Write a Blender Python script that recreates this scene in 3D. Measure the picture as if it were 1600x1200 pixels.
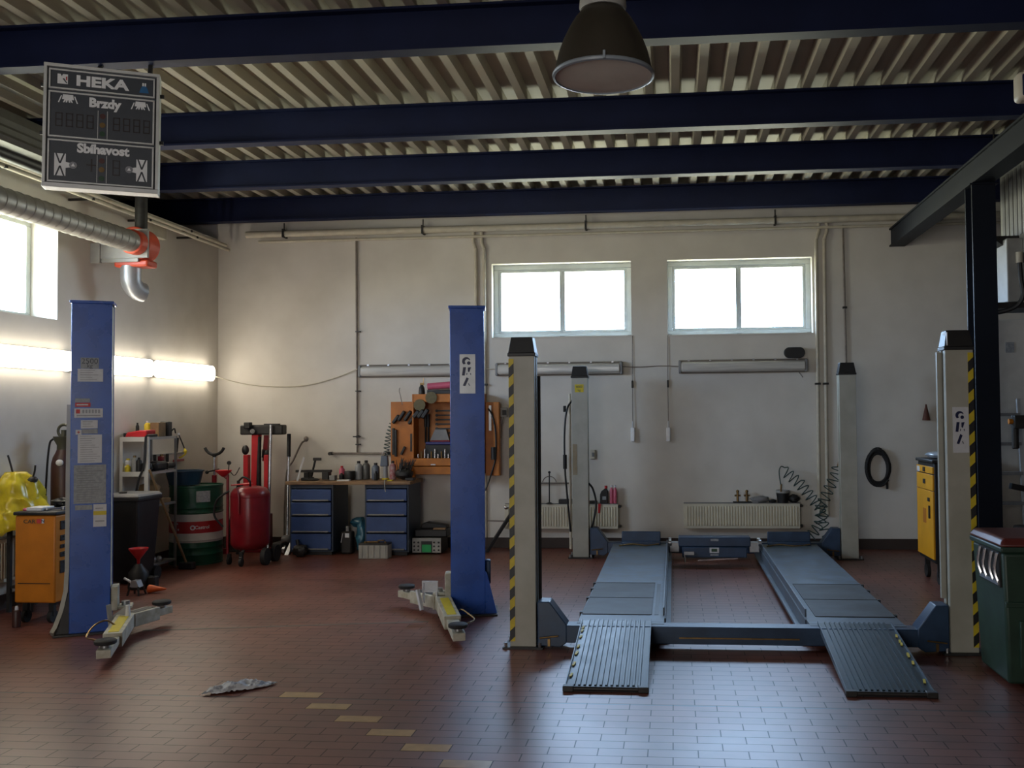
import bpy, math, random
from mathutils import Vector, Matrix, noise

for _o in list(bpy.data.objects):
    bpy.data.objects.remove(_o, do_unlink=True)
SC = bpy.context.scene
COL = SC.collection
R = math.radians
PI = math.pi
rng = random.Random(7)

# ------------------------------------------------------------------ camera
cam_d = bpy.data.cameras.new('camera')
cam = bpy.data.objects.new('camera', cam_d)
COL.objects.link(cam)
SC.camera = cam
cam_d.sensor_width = 36.0
cam_d.lens = 1477.04 / 1600 * 36.0
cam_d.shift_x = -116.1 / 1600
cam_d.clip_start = 0.05
cam_d.clip_end = 200
_yaw, _pit, _rol = 0.0918, 0.0318, -0.0086
cam.matrix_world = (Matrix.Translation((0, 0, 1.6436)) @ Matrix.Rotation(_yaw, 4, 'Z')
                    @ Matrix.Rotation(PI / 2 + _pit, 4, 'X') @ Matrix.Rotation(_rol, 4, 'Z'))

# ------------------------------------------------------------------ sky, view
world = bpy.data.worlds.new('world')
SC.world = world
world.use_nodes = True
_bg = world.node_tree.nodes['Background']
# blue sky above the horizon, warm sunlit ground and roofs below it
_nt = world.node_tree
_tc = _nt.nodes.new('ShaderNodeTexCoord')
_sx = _nt.nodes.new('ShaderNodeSeparateXYZ')
_cr = _nt.nodes.new('ShaderNodeValToRGB')
_mr = _nt.nodes.new('ShaderNodeMapRange')
_mr.inputs['From Min'].default_value = -1.0
_nt.links.new(_tc.outputs['Generated'], _sx.inputs['Vector'])
_nt.links.new(_sx.outputs['Z'], _mr.inputs['Value'])
_nt.links.new(_mr.outputs['Result'], _cr.inputs['Fac'])
_e = _cr.color_ramp.elements
_e[0].position, _e[0].color = 0.0, (0.48, 0.46, 0.34, 1)
_e[1].position, _e[1].color = 0.56, (0.50, 0.69, 1.0, 1)
_m = _e.new(0.47); _m.color = (0.62, 0.60, 0.47, 1)
_m = _e.new(0.51); _m.color = (0.70, 0.78, 0.92, 1)
_nt.links.new(_cr.outputs['Color'], _bg.inputs['Color'])
_bg.inputs['Strength'].default_value = 36.0
SC.view_settings.view_transform = 'Standard'
SC.view_settings.look = 'None'
SC.view_settings.exposure = 0.0
SC.view_settings.gamma = 1.0
SC.view_settings.use_curve_mapping = False
SC.cycles.max_bounces = 10
SC.cycles.diffuse_bounces = 5
SC.cycles.glossy_bounces = 4
SC.cycles.transparent_max_bounces = 12
SC.cycles.caustics_reflective = False
SC.cycles.caustics_refractive = False
SC.cycles.sample_clamp_indirect = 8.0
SC.cycles.use_denoising = True

def area_light(name, loc, rot, sx, sy, power, col=(1, 1, 1), portal=False):
    d = bpy.data.lights.new(name, 'AREA')
    d.shape = 'RECTANGLE'
    d.size, d.size_y = sx, sy
    d.energy = power
    d.color = col
    if portal:
        d.cycles.is_portal = True
    o = bpy.data.objects.new(name, d)
    o.location = loc
    o.rotation_euler = rot
    COL.objects.link(o)
    return o

# daylight: portals in the window openings, and the open roller gate behind the viewer
area_light('portal_window', (-1.376, 11.90, 3.066), (R(-90), 0, 0), 1.74, 0.93, 1, portal=True)
area_light('portal_window', (0.815, 11.90, 3.066), (R(-90), 0, 0), 1.75, 0.93, 1, portal=True)
area_light('portal_window', (-6.14, 7.02, 3.055), (0, R(-90), 0), 0.95, 2.84, 1, portal=True)
area_light('gate_daylight', (-2.7, -4.6, 1.8), (R(90), 0, 0), 4.0, 3.2, 205, (1.0, 0.975, 0.94))

# ------------------------------------------------------------------ materials
MATS = {}
def pm(name, col, rough=0.5, metal=0.0, var=0.12, scale=6.0, col2=None, bump=0.0, spec=0.5,
       emit=None, estr=0.0, alpha=1.0, rvar=0.0, thresh=(0.35, 0.65), detail=4.0, stretch=None):
    """Procedural material: noise between the colour and a darker (or second) colour."""
    m = bpy.data.materials.new(name)
    m.use_nodes = True
    nt = m.node_tree
    b = nt.nodes['Principled BSDF']
    b.inputs['Roughness'].default_value = rough
    b.inputs['Metallic'].default_value = metal
    b.inputs['Specular IOR Level'].default_value = spec
    tc = nt.nodes.new('ShaderNodeTexCoord')
    n = nt.nodes.new('ShaderNodeTexNoise')
    n.inputs['Scale'].default_value = scale
    n.inputs['Detail'].default_value = detail
    if stretch:
        mp = nt.nodes.new('ShaderNodeMapping')
        mp.inputs['Scale'].default_value = stretch
        nt.links.new(tc.outputs['Object'], mp.inputs['Vector'])
        nt.links.new(mp.outputs['Vector'], n.inputs['Vector'])
    else:
        nt.links.new(tc.outputs['Object'], n.inputs['Vector'])
    r = nt.nodes.new('ShaderNodeValToRGB')
    r.color_ramp.elements[0].position = thresh[0]
    r.color_ramp.elements[1].position = thresh[1]
    c2 = col2 or tuple(c * (1 - var) for c in col)
    r.color_ramp.elements[0].color = (*c2, 1)
    r.color_ramp.elements[1].color = (*col, 1)
    nt.links.new(n.outputs['Fac'], r.inputs['Fac'])
    nt.links.new(r.outputs['Color'], b.inputs['Base Color'])
    if rvar:
        mr = nt.nodes.new('ShaderNodeMapRange')
        mr.inputs['To Min'].default_value = max(0.02, rough - rvar)
        mr.inputs['To Max'].default_value = min(1, rough + rvar)
        nt.links.new(n.outputs['Fac'], mr.inputs['Value'])
        nt.links.new(mr.outputs['Result'], b.inputs['Roughness'])
    if bump:
        bp = nt.nodes.new('ShaderNodeBump')
        bp.inputs['Strength'].default_value = bump
        bp.inputs['Distance'].default_value = 0.01
        nt.links.new(n.outputs['Fac'], bp.inputs['Height'])
        nt.links.new(bp.outputs['Normal'], b.inputs['Normal'])
    if emit:
        b.inputs['Emission Color'].default_value = (*emit, 1)
        b.inputs['Emission Strength'].default_value = estr
    if alpha < 1:
        b.inputs['Alpha'].default_value = alpha
    MATS[name] = m
    return m

# ------------------------------------------------------------------ mesh builder
class MB:
    def __init__(s):
        s.v, s.f = [], []
    def add(s, vs, fs):
        o = len(s.v)
        s.v += [Vector(p) for p in vs]
        s.f += [tuple(i + o for i in f) for f in fs]
        return s
    def box(s, x0, x1, y0, y1, z0, z1):
        if x0 > x1: x0, x1 = x1, x0
        if y0 > y1: y0, y1 = y1, y0
        if z0 > z1: z0, z1 = z1, z0
        return s.add([(x0, y0, z0), (x1, y0, z0), (x1, y1, z0), (x0, y1, z0),
                      (x0, y0, z1), (x1, y0, z1), (x1, y1, z1), (x0, y1, z1)],
                     [(0, 3, 2, 1), (4, 5, 6, 7), (0, 1, 5, 4), (1, 2, 6, 5), (2, 3, 7, 6), (3, 0, 4, 7)])
    def hexa(s, b, t):
        """b, t: four points each, counter-clockwise seen from above."""
        return s.add(list(b) + list(t), [(0, 3, 2, 1), (4, 5, 6, 7), (0, 1, 5, 4), (1, 2, 6, 5), (2, 3, 7, 6), (3, 0, 4, 7)])
    def frustum(s, x0, x1, y0, y1, z0, z1, ix, iy):
        return s.hexa([(x0, y0, z0), (x1, y0, z0), (x1, y1, z0), (x0, y1, z0)],
                      [(x0 + ix, y0 + iy, z1), (x1 - ix, y0 + iy, z1), (x1 - ix, y1 - iy, z1), (x0 + ix, y1 - iy, z1)])
    def prism(s, poly, axis, lo, hi):
        """poly: 2-D outline in the two other axes (x: (y,z), y: (x,z), z: (x,y))."""
        def P(a, b, c):
            return (c, a, b) if axis == 'x' else (a, c, b) if axis == 'y' else (a, b, c)
        n = len(poly)
        vs = [P(a, b, lo) for a, b in poly] + [P(a, b, hi) for a, b in poly]
        fs = [tuple(range(n)), tuple(range(2 * n - 1, n - 1, -1))]
        fs += [(i, (i + 1) % n, n + (i + 1) % n, n + i)[::-1] for i in range(n)]
        return s.add(vs, fs)
    def bar(s, p0, p1, w, h, up=(0, 0, 1)):
        p0, p1 = Vector(p0), Vector(p1)
        d = (p1 - p0).normalized()
        u = Vector(up)
        x = d.cross(u)
        if x.length < 1e-4:
            x = d.cross(Vector((1, 0, 0)))
        x.normalize()
        z = x.cross(d).normalized()
        a, b = x * w / 2, z * h / 2
        return s.hexa([p0 - a - b, p0 + a - b, p1 + a - b, p1 - a - b], [p0 - a + b, p0 + a + b, p1 + a + b, p1 - a + b])
    def cyl(s, p0, p1, r0, r1=None, n=24, caps=True):
        r1 = r0 if r1 is None else r1
        p0, p1 = Vector(p0), Vector(p1)
        d = (p1 - p0).normalized()
        x = d.orthogonal().normalized()
        y = d.cross(x)
        vs = []
        for p, r in ((p0, r0), (p1, r1)):
            vs += [p + x * r * math.cos(2 * PI * i / n) + y * r * math.sin(2 * PI * i / n) for i in range(n)]
        fs = [(i, (i + 1) % n, n + (i + 1) % n, n + i) for i in range(n)]
        if caps:
            fs += [tuple(range(n - 1, -1, -1)), tuple(range(n, 2 * n))]
        return s.add(vs, fs)
    def lathe(s, prof, c=(0, 0, 0), n=32, axis='z', caps=True):
        """prof: list of (radius, height)."""
        c = Vector(c)
        vs, fs = [], []
        for r, h in prof:
            for i in range(n):
                a = 2 * PI * i / n
                p = (r * math.cos(a), r * math.sin(a), h)
                if axis == 'y': p = (p[0], p[2], p[1])
                if axis == 'x': p = (p[2], p[0], p[1])
                vs.append(c + Vector(p))
        m = len(prof)
        for k in range(m - 1):
            for i in range(n):
                fs.append((k * n + i, k * n + (i + 1) % n, (k + 1) * n + (i + 1) % n, (k + 1) * n + i))
        if prof[0] == prof[-1]: caps = False
        if caps and prof[0][0] > 1e-6: fs.append(tuple(range(n - 1, -1, -1)))
        if caps and prof[-1][0] > 1e-6: fs.append(tuple((m - 1) * n + i for i in range(n)))
        return s.add(vs, fs)
    def tube(s, pts, r, n=8, closed=False):
        pts = [Vector(p) for p in pts]
        m = len(pts)
        vs, fs = [], []
        prev = None
        for i, p in enumerate(pts):
            if closed:
                t = pts[(i + 1) % m] - pts[i - 1]
            else:
                t = pts[min(i + 1, m - 1)] - pts[max(i - 1, 0)]
            t = t.normalized() if t.length > 1e-9 else Vector((0, 0, 1))
            if prev is None:
                x = t.orthogonal().normalized()
            else:
                x = (prev - t * prev.dot(t))
                x = x.normalized() if x.length > 1e-6 else t.orthogonal().normalized()
            prev = x
            y = t.cross(x)
            rr = r[i] if isinstance(r, (list, tuple)) else r
            vs += [p + x * rr * math.cos(2 * PI * k / n) + y * rr * math.sin(2 * PI * k / n) for k in range(n)]
        for i in range(m if closed else m - 1):
            j = (i + 1) % m
            fs += [(i * n + k, i * n + (k + 1) % n, j * n + (k + 1) % n, j * n + k) for k in range(n)]
        if not closed:
            fs += [tuple(range(n - 1, -1, -1)), tuple((m - 1) * n + k for k in range(n))]
        return s.add(vs, fs)
    def ball(s, c, rx, ry=None, rz=None, n=16, m=10, jitter=0.0, seed=0):
        ry = rx if ry is None else ry
        rz = rx if rz is None else rz
        c = Vector(c)
        vs = [c + Vector((0, 0, rz))]
        for k in range(1, m):
            th = PI * k / m
            for i in range(n):
                a = 2 * PI * i / n
                d = Vector((math.sin(th) * math.cos(a), math.sin(th) * math.sin(a), math.cos(th)))
                j = 1 + jitter * noise.noise(d * 2.3 + Vector((seed * 3.1, seed, 0))) if jitter else 1
                vs.append(c + Vector((d.x * rx, d.y * ry, d.z * rz)) * j)
        vs.append(c - Vector((0, 0, rz)))
        fs = [(0, 1 + i, 1 + (i + 1) % n) for i in range(n)]
        for k in range(m - 2):
            o = 1 + k * n
            fs += [(o + i, o + n + i, o + n + (i + 1) % n, o + (i + 1) % n) for i in range(n)]
        o = 1 + (m - 2) * n
        fs += [(o + (i + 1) % n, o + i, len(vs) - 1) for i in range(n)]
        return s.add(vs, fs)
    def mapped(s, f):
        s.v = [Vector(f(p)) for p in s.v]
        return s

def mesh_object(name, mb, mat, xf=None, smooth=0.7, bevel=0.0, seg=2):
    me = bpy.data.meshes.new(name)
    vs = [xf @ p for p in mb.v] if xf is not None else mb.v
    me.from_pydata([tuple(p) for p in vs], [], mb.f)
    me.validate()
    import bmesh
    bm = bmesh.new()
    bm.from_mesh(me)
    bmesh.ops.recalc_face_normals(bm, faces=bm.faces)
    bm.to_mesh(me)
    bm.free()
    if mat is not None:
        me.materials.append(mat)
    for p in me.polygons:
        p.use_smooth = True
    me.set_sharp_from_angle(angle=smooth)
    o = bpy.data.objects.new(name, me)
    COL.objects.link(o)
    if bevel:
        md = o.modifiers.new('bevel', 'BEVEL')
        md.width = bevel
        md.segments = seg
        md.limit_method = 'ANGLE'
        md.angle_limit = 0.7
    return o

XF = {}
def tag(o, label=None, cat=None, group=None, kind=None):
    if label: o['label'] = label
    if cat: o['category'] = cat
    if group: o['group'] = group
    if kind: o['kind'] = kind
    return o

def thing(name, label, cat, loc, rz=0.0, group=None, rot=None, kind=None):
    o = bpy.data.objects.new(name, None)
    o.empty_display_size = 0.1
    COL.objects.link(o)
    e = rot if rot else (0, 0, rz)
    o.location = loc
    o.rotation_euler = e
    from mathutils import Euler
    XF[o.name] = Matrix.Translation(loc) @ Euler(e).to_matrix().to_4x4()
    return tag(o, label, cat, group, kind)

def root_of(o):
    while o.parent is not None:
        o = o.parent
    return o

def part(mb, name, mat, parent, local=False, label=None, kind=None, **k):
    """One mesh under its thing (or under a part). World coordinates unless local."""
    xf = None
    if not local:
        xf = XF[root_of(parent).name].inverted()
    o = mesh_object(name, mb, mat, xf, **k)
    o.parent = parent
    if label: o['label'] = label
    if kind: o['kind'] = kind
    return o

def solid(mb, name, mat, label, cat, group=None, kind=None, **k):
    """A thing that is one mesh; its origin at the middle of its base."""
    xs = [p.x for p in mb.v]; ys = [p.y for p in mb.v]; zs = [p.z for p in mb.v]
    c = Vector(((min(xs) + max(xs)) / 2, (min(ys) + max(ys)) / 2, min(zs)))
    o = mesh_object(name, mb, mat, Matrix.Translation(-c), **k)
    o.location = c
    XF[o.name] = Matrix.Translation(c)
    return tag(o, label, cat, group, kind)

def struct(mb, name, mat, parent=None, label=None, **k):
    if parent is not None:
        return part(mb, name, mat, parent, **k)
    o = solid(mb, name, mat, label, None, kind='structure', **k)
    return o

def dup(root, loc, label=None, rz=None, group=None):
    def copy(o, parent):
        c = o.copy()
        COL.objects.link(c)
        c.parent = parent
        for ch in [x for x in list(o.children)]:
            copy(ch, c)
        return c
    r = copy(root, None)
    r.location = loc
    if rz is not None: r.rotation_euler = (0, 0, rz)
    if label: r['label'] = label
    if group: r['group'] = group
    XF[r.name] = Matrix.Translation(loc) @ Matrix.Rotation(r.rotation_euler[2], 4, 'Z')
    return r

def text_mb(body, size, f, xscale=1.0, shear=0.0, bold=0.0, align='CENTER', depth=0.0):
    """Lettering as a mesh; f maps (x, y, d) in the lettering plane to a point."""
    cu = bpy.data.curves.new('lettering', 'FONT')
    cu.body = body
    cu.size = size
    cu.align_x = align
    cu.align_y = 'CENTER'
    cu.shear = shear
    cu.offset = bold
    cu.resolution_u = 3
    o = bpy.data.objects.new('lettering', cu)
    COL.objects.link(o)
    dg = bpy.context.evaluated_depsgraph_get()
    me = bpy.data.meshes.new_from_object(o.evaluated_get(dg))
    mb = MB()
    mb.add([f(v.co.x * xscale, v.co.y, 0) for v in me.vertices], [tuple(p.vertices) for p in me.polygons])
    bpy.data.objects.remove(o, do_unlink=True)
    bpy.data.meshes.remove(me)
    bpy.data.curves.remove(cu)
    return mb

def coil_path(pts, r, turns, per=14):
    """A helix wound about a polyline."""
    pts = [Vector(p) for p in pts]
    L = [0]
    for a, b in zip(pts, pts[1:]):
        L.append(L[-1] + (b - a).length)
    def at(s):
        for i in range(len(pts) - 1):
            if s <= L[i + 1] or i == len(pts) - 2:
                t = (s - L[i]) / max(1e-9, L[i + 1] - L[i])
                return pts[i].lerp(pts[i + 1], t), (pts[i + 1] - pts[i]).normalized()
    out = []
    n = int(turns * per)
    for k in range(n + 1):
        p, d = at(L[-1] * k / n)
        x = d.cross(Vector((0, 1, 0)))
        x = x.normalized() if x.length > 1e-4 else Vector((1, 0, 0))
        y = d.cross(x)
        a = 2 * PI * k / per
        out.append(p + x * r * math.cos(a) + y * r * 0.6 * math.sin(a))
    return out

def arc(c, r, a0, a1, n=16, plane='xz'):
    out = []
    for i in range(n + 1):
        a = a0 + (a1 - a0) * i / n
        u, v = r * math.cos(a), r * math.sin(a)
        c = Vector(c)
        out.append(c + (Vector((u, 0, v)) if plane == 'xz' else Vector((u, v, 0)) if plane == 'xy' else Vector((0, u, v))))
    return out

def smooth_path(pts, n=8):
    """Catmull-Rom through the points."""
    P = [Vector(p) for p in pts]
    P = [P[0] * 2 - P[1]] + P + [P[-1] * 2 - P[-2]]
    out = []
    for i in range(1, len(P) - 2):
        a, b, c, d = P[i - 1], P[i], P[i + 1], P[i + 2]
        for k in range(n):
            t = k / n
            out.append(0.5 * ((2 * b) + (c - a) * t + (2 * a - 5 * b + 4 * c - d) * t * t + (3 * b - a - 3 * c + d) * t ** 3))
    out.append(P[-2])
    return out

# ------------------------------------------------------------------ the materials of the place
M_PLASTER = pm('plaster', (0.715, 0.68, 0.62), 0.92, scale=2.2, col2=(0.625, 0.59, 0.53), bump=0.15, spec=0.15, detail=8, thresh=(0.3, 0.7))
M_BASE = pm('skirting_paint', (0.045, 0.028, 0.022), 0.6, scale=5)
M_SHEET = pm('roof_sheet', (0.51, 0.475, 0.385), 0.6, scale=1.2, var=0.15, spec=0.4)
M_NAVY = pm('navy_paint', (0.008, 0.014, 0.055), 0.55, scale=3, var=0.2, spec=0.25)
M_NAVY2 = pm('steel_blue_paint', (0.009, 0.013, 0.023), 0.55, scale=3, var=0.2, spec=0.2)
M_FRAME = pm('window_frame_paint', (0.58, 0.62, 0.60), 0.45, scale=8, var=0.08)
M_BLUE = pm('lift_blue', (0.014, 0.085, 0.42), 0.28, scale=5, var=0.25, rvar=0.08)
M_BLUED = pm('platform_blue', (0.026, 0.060, 0.125), 0.4, scale=7, var=0.35, rvar=0.1)
M_DECK = pm('runway_steel', (0.105, 0.145, 0.195), 0.45, scale=9, col2=(0.062, 0.080, 0.10), rvar=0.12, detail=8)
M_DECK2 = pm('worn_plate_steel', (0.085, 0.090, 0.095), 0.55, scale=4, col2=(0.038, 0.034, 0.031), spec=0.25, rvar=0.14, detail=8)
M_RAMP = pm('ramp_steel', (0.028, 0.050, 0.066), 0.42, scale=10, var=0.4, rvar=0.1)
M_CREAM = pm('cream_paint', (0.43, 0.42, 0.36), 0.45, scale=6, col2=(0.37, 0.36, 0.30))
M_CREAM2 = pm('arm_cream_paint', (0.52, 0.50, 0.42), 0.5, scale=14, col2=(0.36, 0.33, 0.24))
M_BLACK = pm('black_plastic', (0.012, 0.012, 0.013), 0.5, scale=12, var=0.3)
M_RUBBER = pm('black_rubber', (0.014, 0.013, 0.013), 0.75, scale=14, var=0.3)
M_DARK = pm('dark_metal', (0.035, 0.033, 0.032), 0.5, 0.3, scale=12, var=0.4)
M_STEEL = pm('bare_steel', (0.42, 0.42, 0.43), 0.32, 0.85, scale=12, var=0.25)
M_CHROME = pm('bright_steel', (0.72, 0.72, 0.74), 0.2, 0.95, scale=12, var=0.15)
M_ALU = pm('aluminium', (0.46, 0.47, 0.48), 0.38, 0.6, scale=12, var=0.12)
M_ORANGE = pm('orange_paint', (0.62, 0.205, 0.012), 0.42, scale=6, var=0.16)
M_ORANGE2 = pm('cabinet_orange_paint', (0.52, 0.165, 0.012), 0.5, scale=6, var=0.25)
M_YELLOWOR = pm('amber_paint', (0.78, 0.36, 0.012), 0.4, scale=6, var=0.1)
M_RED = pm('red_paint', (0.24, 0.010, 0.018), 0.28, scale=6, var=0.25)
M_REDBR = pm('bright_red_paint', (0.60, 0.022, 0.03), 0.38, scale=6, var=0.2)
M_TOMATO = pm('fan_red_paint', (0.62, 0.075, 0.03), 0.42, scale=6, var=0.15)
M_GREEN = pm('drum_green', (0.010, 0.085, 0.045), 0.35, scale=6, var=0.3)
M_BINGREEN = pm('bin_green', (0.022, 0.052, 0.034), 0.5, scale=8, var=0.25)
M_WHITE = pm('white_paint', (0.62, 0.61, 0.57), 0.5, scale=8, var=0.1)
M_OFFWHITE = pm('radiator_enamel', (0.66, 0.62, 0.49), 0.4, scale=8, var=0.1)
M_PAPER = pm('label_paper', (0.66, 0.67, 0.70), 0.6, scale=30, var=0.08)
M_GREYPAPER = pm('faded_notice_paper', (0.36, 0.38, 0.40), 0.6, scale=40, col2=(0.26, 0.28, 0.30), detail=8)
M_INK = pm('ink', (0.06, 0.065, 0.08), 0.6, scale=30)
M_GREYINK = pm('grey_ink', (0.33, 0.34, 0.37), 0.6, scale=30)
M_REDINK = pm('red_ink', (0.55, 0.05, 0.05), 0.6, scale=30)
M_YELINK = pm('yellow_label', (0.70, 0.55, 0.03), 0.55, scale=30, var=0.1)
M_YELLOW = pm('hazard_yellow', (0.66, 0.50, 0.02), 0.5, scale=20, var=0.15)
M_SLATE = pm('display_slate', (0.048, 0.056, 0.072), 0.45, scale=14, var=0.1)
M_SIGNTXT = pm('sign_lettering', (0.90, 0.92, 0.95), 0.5, scale=20, var=0.08)
M_SEG = pm('unlit_segments', (0.022, 0.014, 0.016), 0.4, scale=20)
M_WOOD = pm('bench_wood', (0.33, 0.20, 0.10), 0.6, scale=5, col2=(0.15, 0.085, 0.045), stretch=(1, 8, 8), detail=6)
M_CABBLUE = pm('cabinet_blue', (0.035, 0.075, 0.22), 0.42, scale=6, var=0.2)
M_CABDARK = pm('cabinet_side_blue', (0.028, 0.045, 0.075), 0.5, scale=6, var=0.2)
M_PIPE = pm('pipe_paint', (0.60, 0.55, 0.44), 0.5, scale=9, var=0.15)
M_PIPED = pm('old_pipe', (0.26, 0.22, 0.19), 0.5, 0.2, scale=9, var=0.35)
M_DUCT = pm('galvanised_duct', (0.33, 0.31, 0.28), 0.5, 0.5, scale=10, var=0.25)
M_BRASS = pm('brass', (0.27, 0.17, 0.07), 0.35, 0.8, scale=15, var=0.3)
M_HOSEG = pm('green_hose', (0.02, 0.055, 0.05), 0.4, scale=10)
M_BAG = pm('yellow_plastic_film', (0.74, 0.60, 0.03), 0.28, scale=9, col2=(0.52, 0.40, 0.02), bump=0.25)
M_BLUEBAG = pm('blue_plastic_film', (0.03, 0.13, 0.20), 0.3, scale=9, var=0.4, bump=0.3)
M_NEWS = pm('newsprint', (0.62, 0.63, 0.66), 0.75, scale=26, col2=(0.30, 0.31, 0.34), detail=8, thresh=(0.40, 0.52))
M_PINK = pm('pink_plastic', (0.62, 0.12, 0.20), 0.4, scale=10)
M_LENS = pm('unlit_lamp_lens', (0.60, 0.58, 0.53), 0.16, scale=3, var=0.2, stretch=(1, 1, 12))
M_LAMPBODY = pm('lamp_housing', (0.20, 0.17, 0.14), 0.5, scale=8, var=0.2)
M_TUBE = pm('lit_lamp_lens', (0.9, 0.88, 0.82), 0.4, emit=(1.0, 0.90, 0.74), estr=13.5)
M_BROWNENAM = pm('lamp_bell_enamel', (0.035, 0.030, 0.022), 0.38, scale=6, var=0.2)
M_LAMPIN = pm('reflector_inside', (0.62, 0.58, 0.52), 0.6, 0.0, scale=5)
M_GAS = pm('cylinder_brown', (0.060, 0.022, 0.018), 0.45, scale=6, var=0.3)
M_OLIVE = pm('cylinder_neck_olive', (0.055, 0.055, 0.035), 0.5, scale=6)
M_TUBBLUE = pm('tub_blue', (0.015, 0.05, 0.095), 0.45, scale=6)
M_GREY = pm('grey_paint', (0.24, 0.24, 0.24), 0.5, scale=8, var=0.2)
M_LIGHTGREY = pm('light_grey_case', (0.36, 0.36, 0.34), 0.5, scale=8, var=0.15)
M_BOARD = pm('brown_board', (0.30, 0.19, 0.09), 0.7, scale=8, var=0.3)
M_DISC = pm('grinding_disc', (0.16, 0.135, 0.07), 0.8, scale=30, var=0.2)
M_GREENLED = pm('green_screen', (0.01, 0.20, 0.06), 0.3, scale=20, emit=(0.02, 0.55, 0.14), estr=0.06)
M_CORAL = pm('brick_red_lid', (0.13, 0.026, 0.022), 0.35, scale=8, var=0.25)
M_DULLWALL = pm('fill_cutting_wall', (0.20, 0.18, 0.16), 0.9, scale=3)  # unseen walls given a dark colour to cut the bounced fill light
M_HOOD = pm('heater_hood', (0.13, 0.125, 0.11), 0.6, scale=8, var=0.2)
M_DUSTYGLASS = pm('dusty_lamp_glass', (0.82, 0.80, 0.74), 0.6, scale=5, alpha=0.85, spec=0.15)

def glass_mat():
    m = bpy.data.materials.new('window_glass')
    m.use_nodes = True
    nt = m.node_tree
    nt.nodes.remove(nt.nodes['Principled BSDF'])
    out = nt.nodes['Material Output']
    tr = nt.nodes.new('ShaderNodeBsdfTransparent')
    tr.inputs['Color'].default_value = (0.93, 0.96, 0.96, 1)
    gl = nt.nodes.new('ShaderNodeBsdfGlossy')
    gl.inputs['Roughness'].default_value = 0.02
    lw = nt.nodes.new('ShaderNodeLayerWeight')
    lw.inputs['Blend'].default_value = 0.5
    pw = nt.nodes.new('ShaderNodeMath'); pw.operation = 'POWER'
    pw.inputs[1].default_value = 4.0
    nt.links.new(lw.outputs['Facing'], pw.inputs[0])
    fr = nt.nodes.new('ShaderNodeMapRange')
    fr.inputs['To Min'].default_value = 0.05
    fr.inputs['To Max'].default_value = 0.7
    nt.links.new(pw.outputs[0], fr.inputs['Value'])
    nz = nt.nodes.new('ShaderNodeTexNoise')
    nz.inputs['Scale'].default_value = 1.5
    bp = nt.nodes.new('ShaderNodeBump')
    bp.inputs['Strength'].default_value = 0.02
    nt.links.new(nz.outputs['Fac'], bp.inputs['Height'])
    nt.links.new(bp.outputs['Normal'], gl.inputs['Normal'])
    mx = nt.nodes.new('ShaderNodeMixShader')
    nt.links.new(fr.outputs['Result'], mx.inputs['Fac'])
    nt.links.new(tr.outputs['BSDF'], mx.inputs[1])
    nt.links.new(gl.outputs['BSDF'], mx.inputs[2])
    nt.links.new(mx.outputs['Shader'], out.inputs['Surface'])
    return m
M_GLASS = glass_mat()

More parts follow.
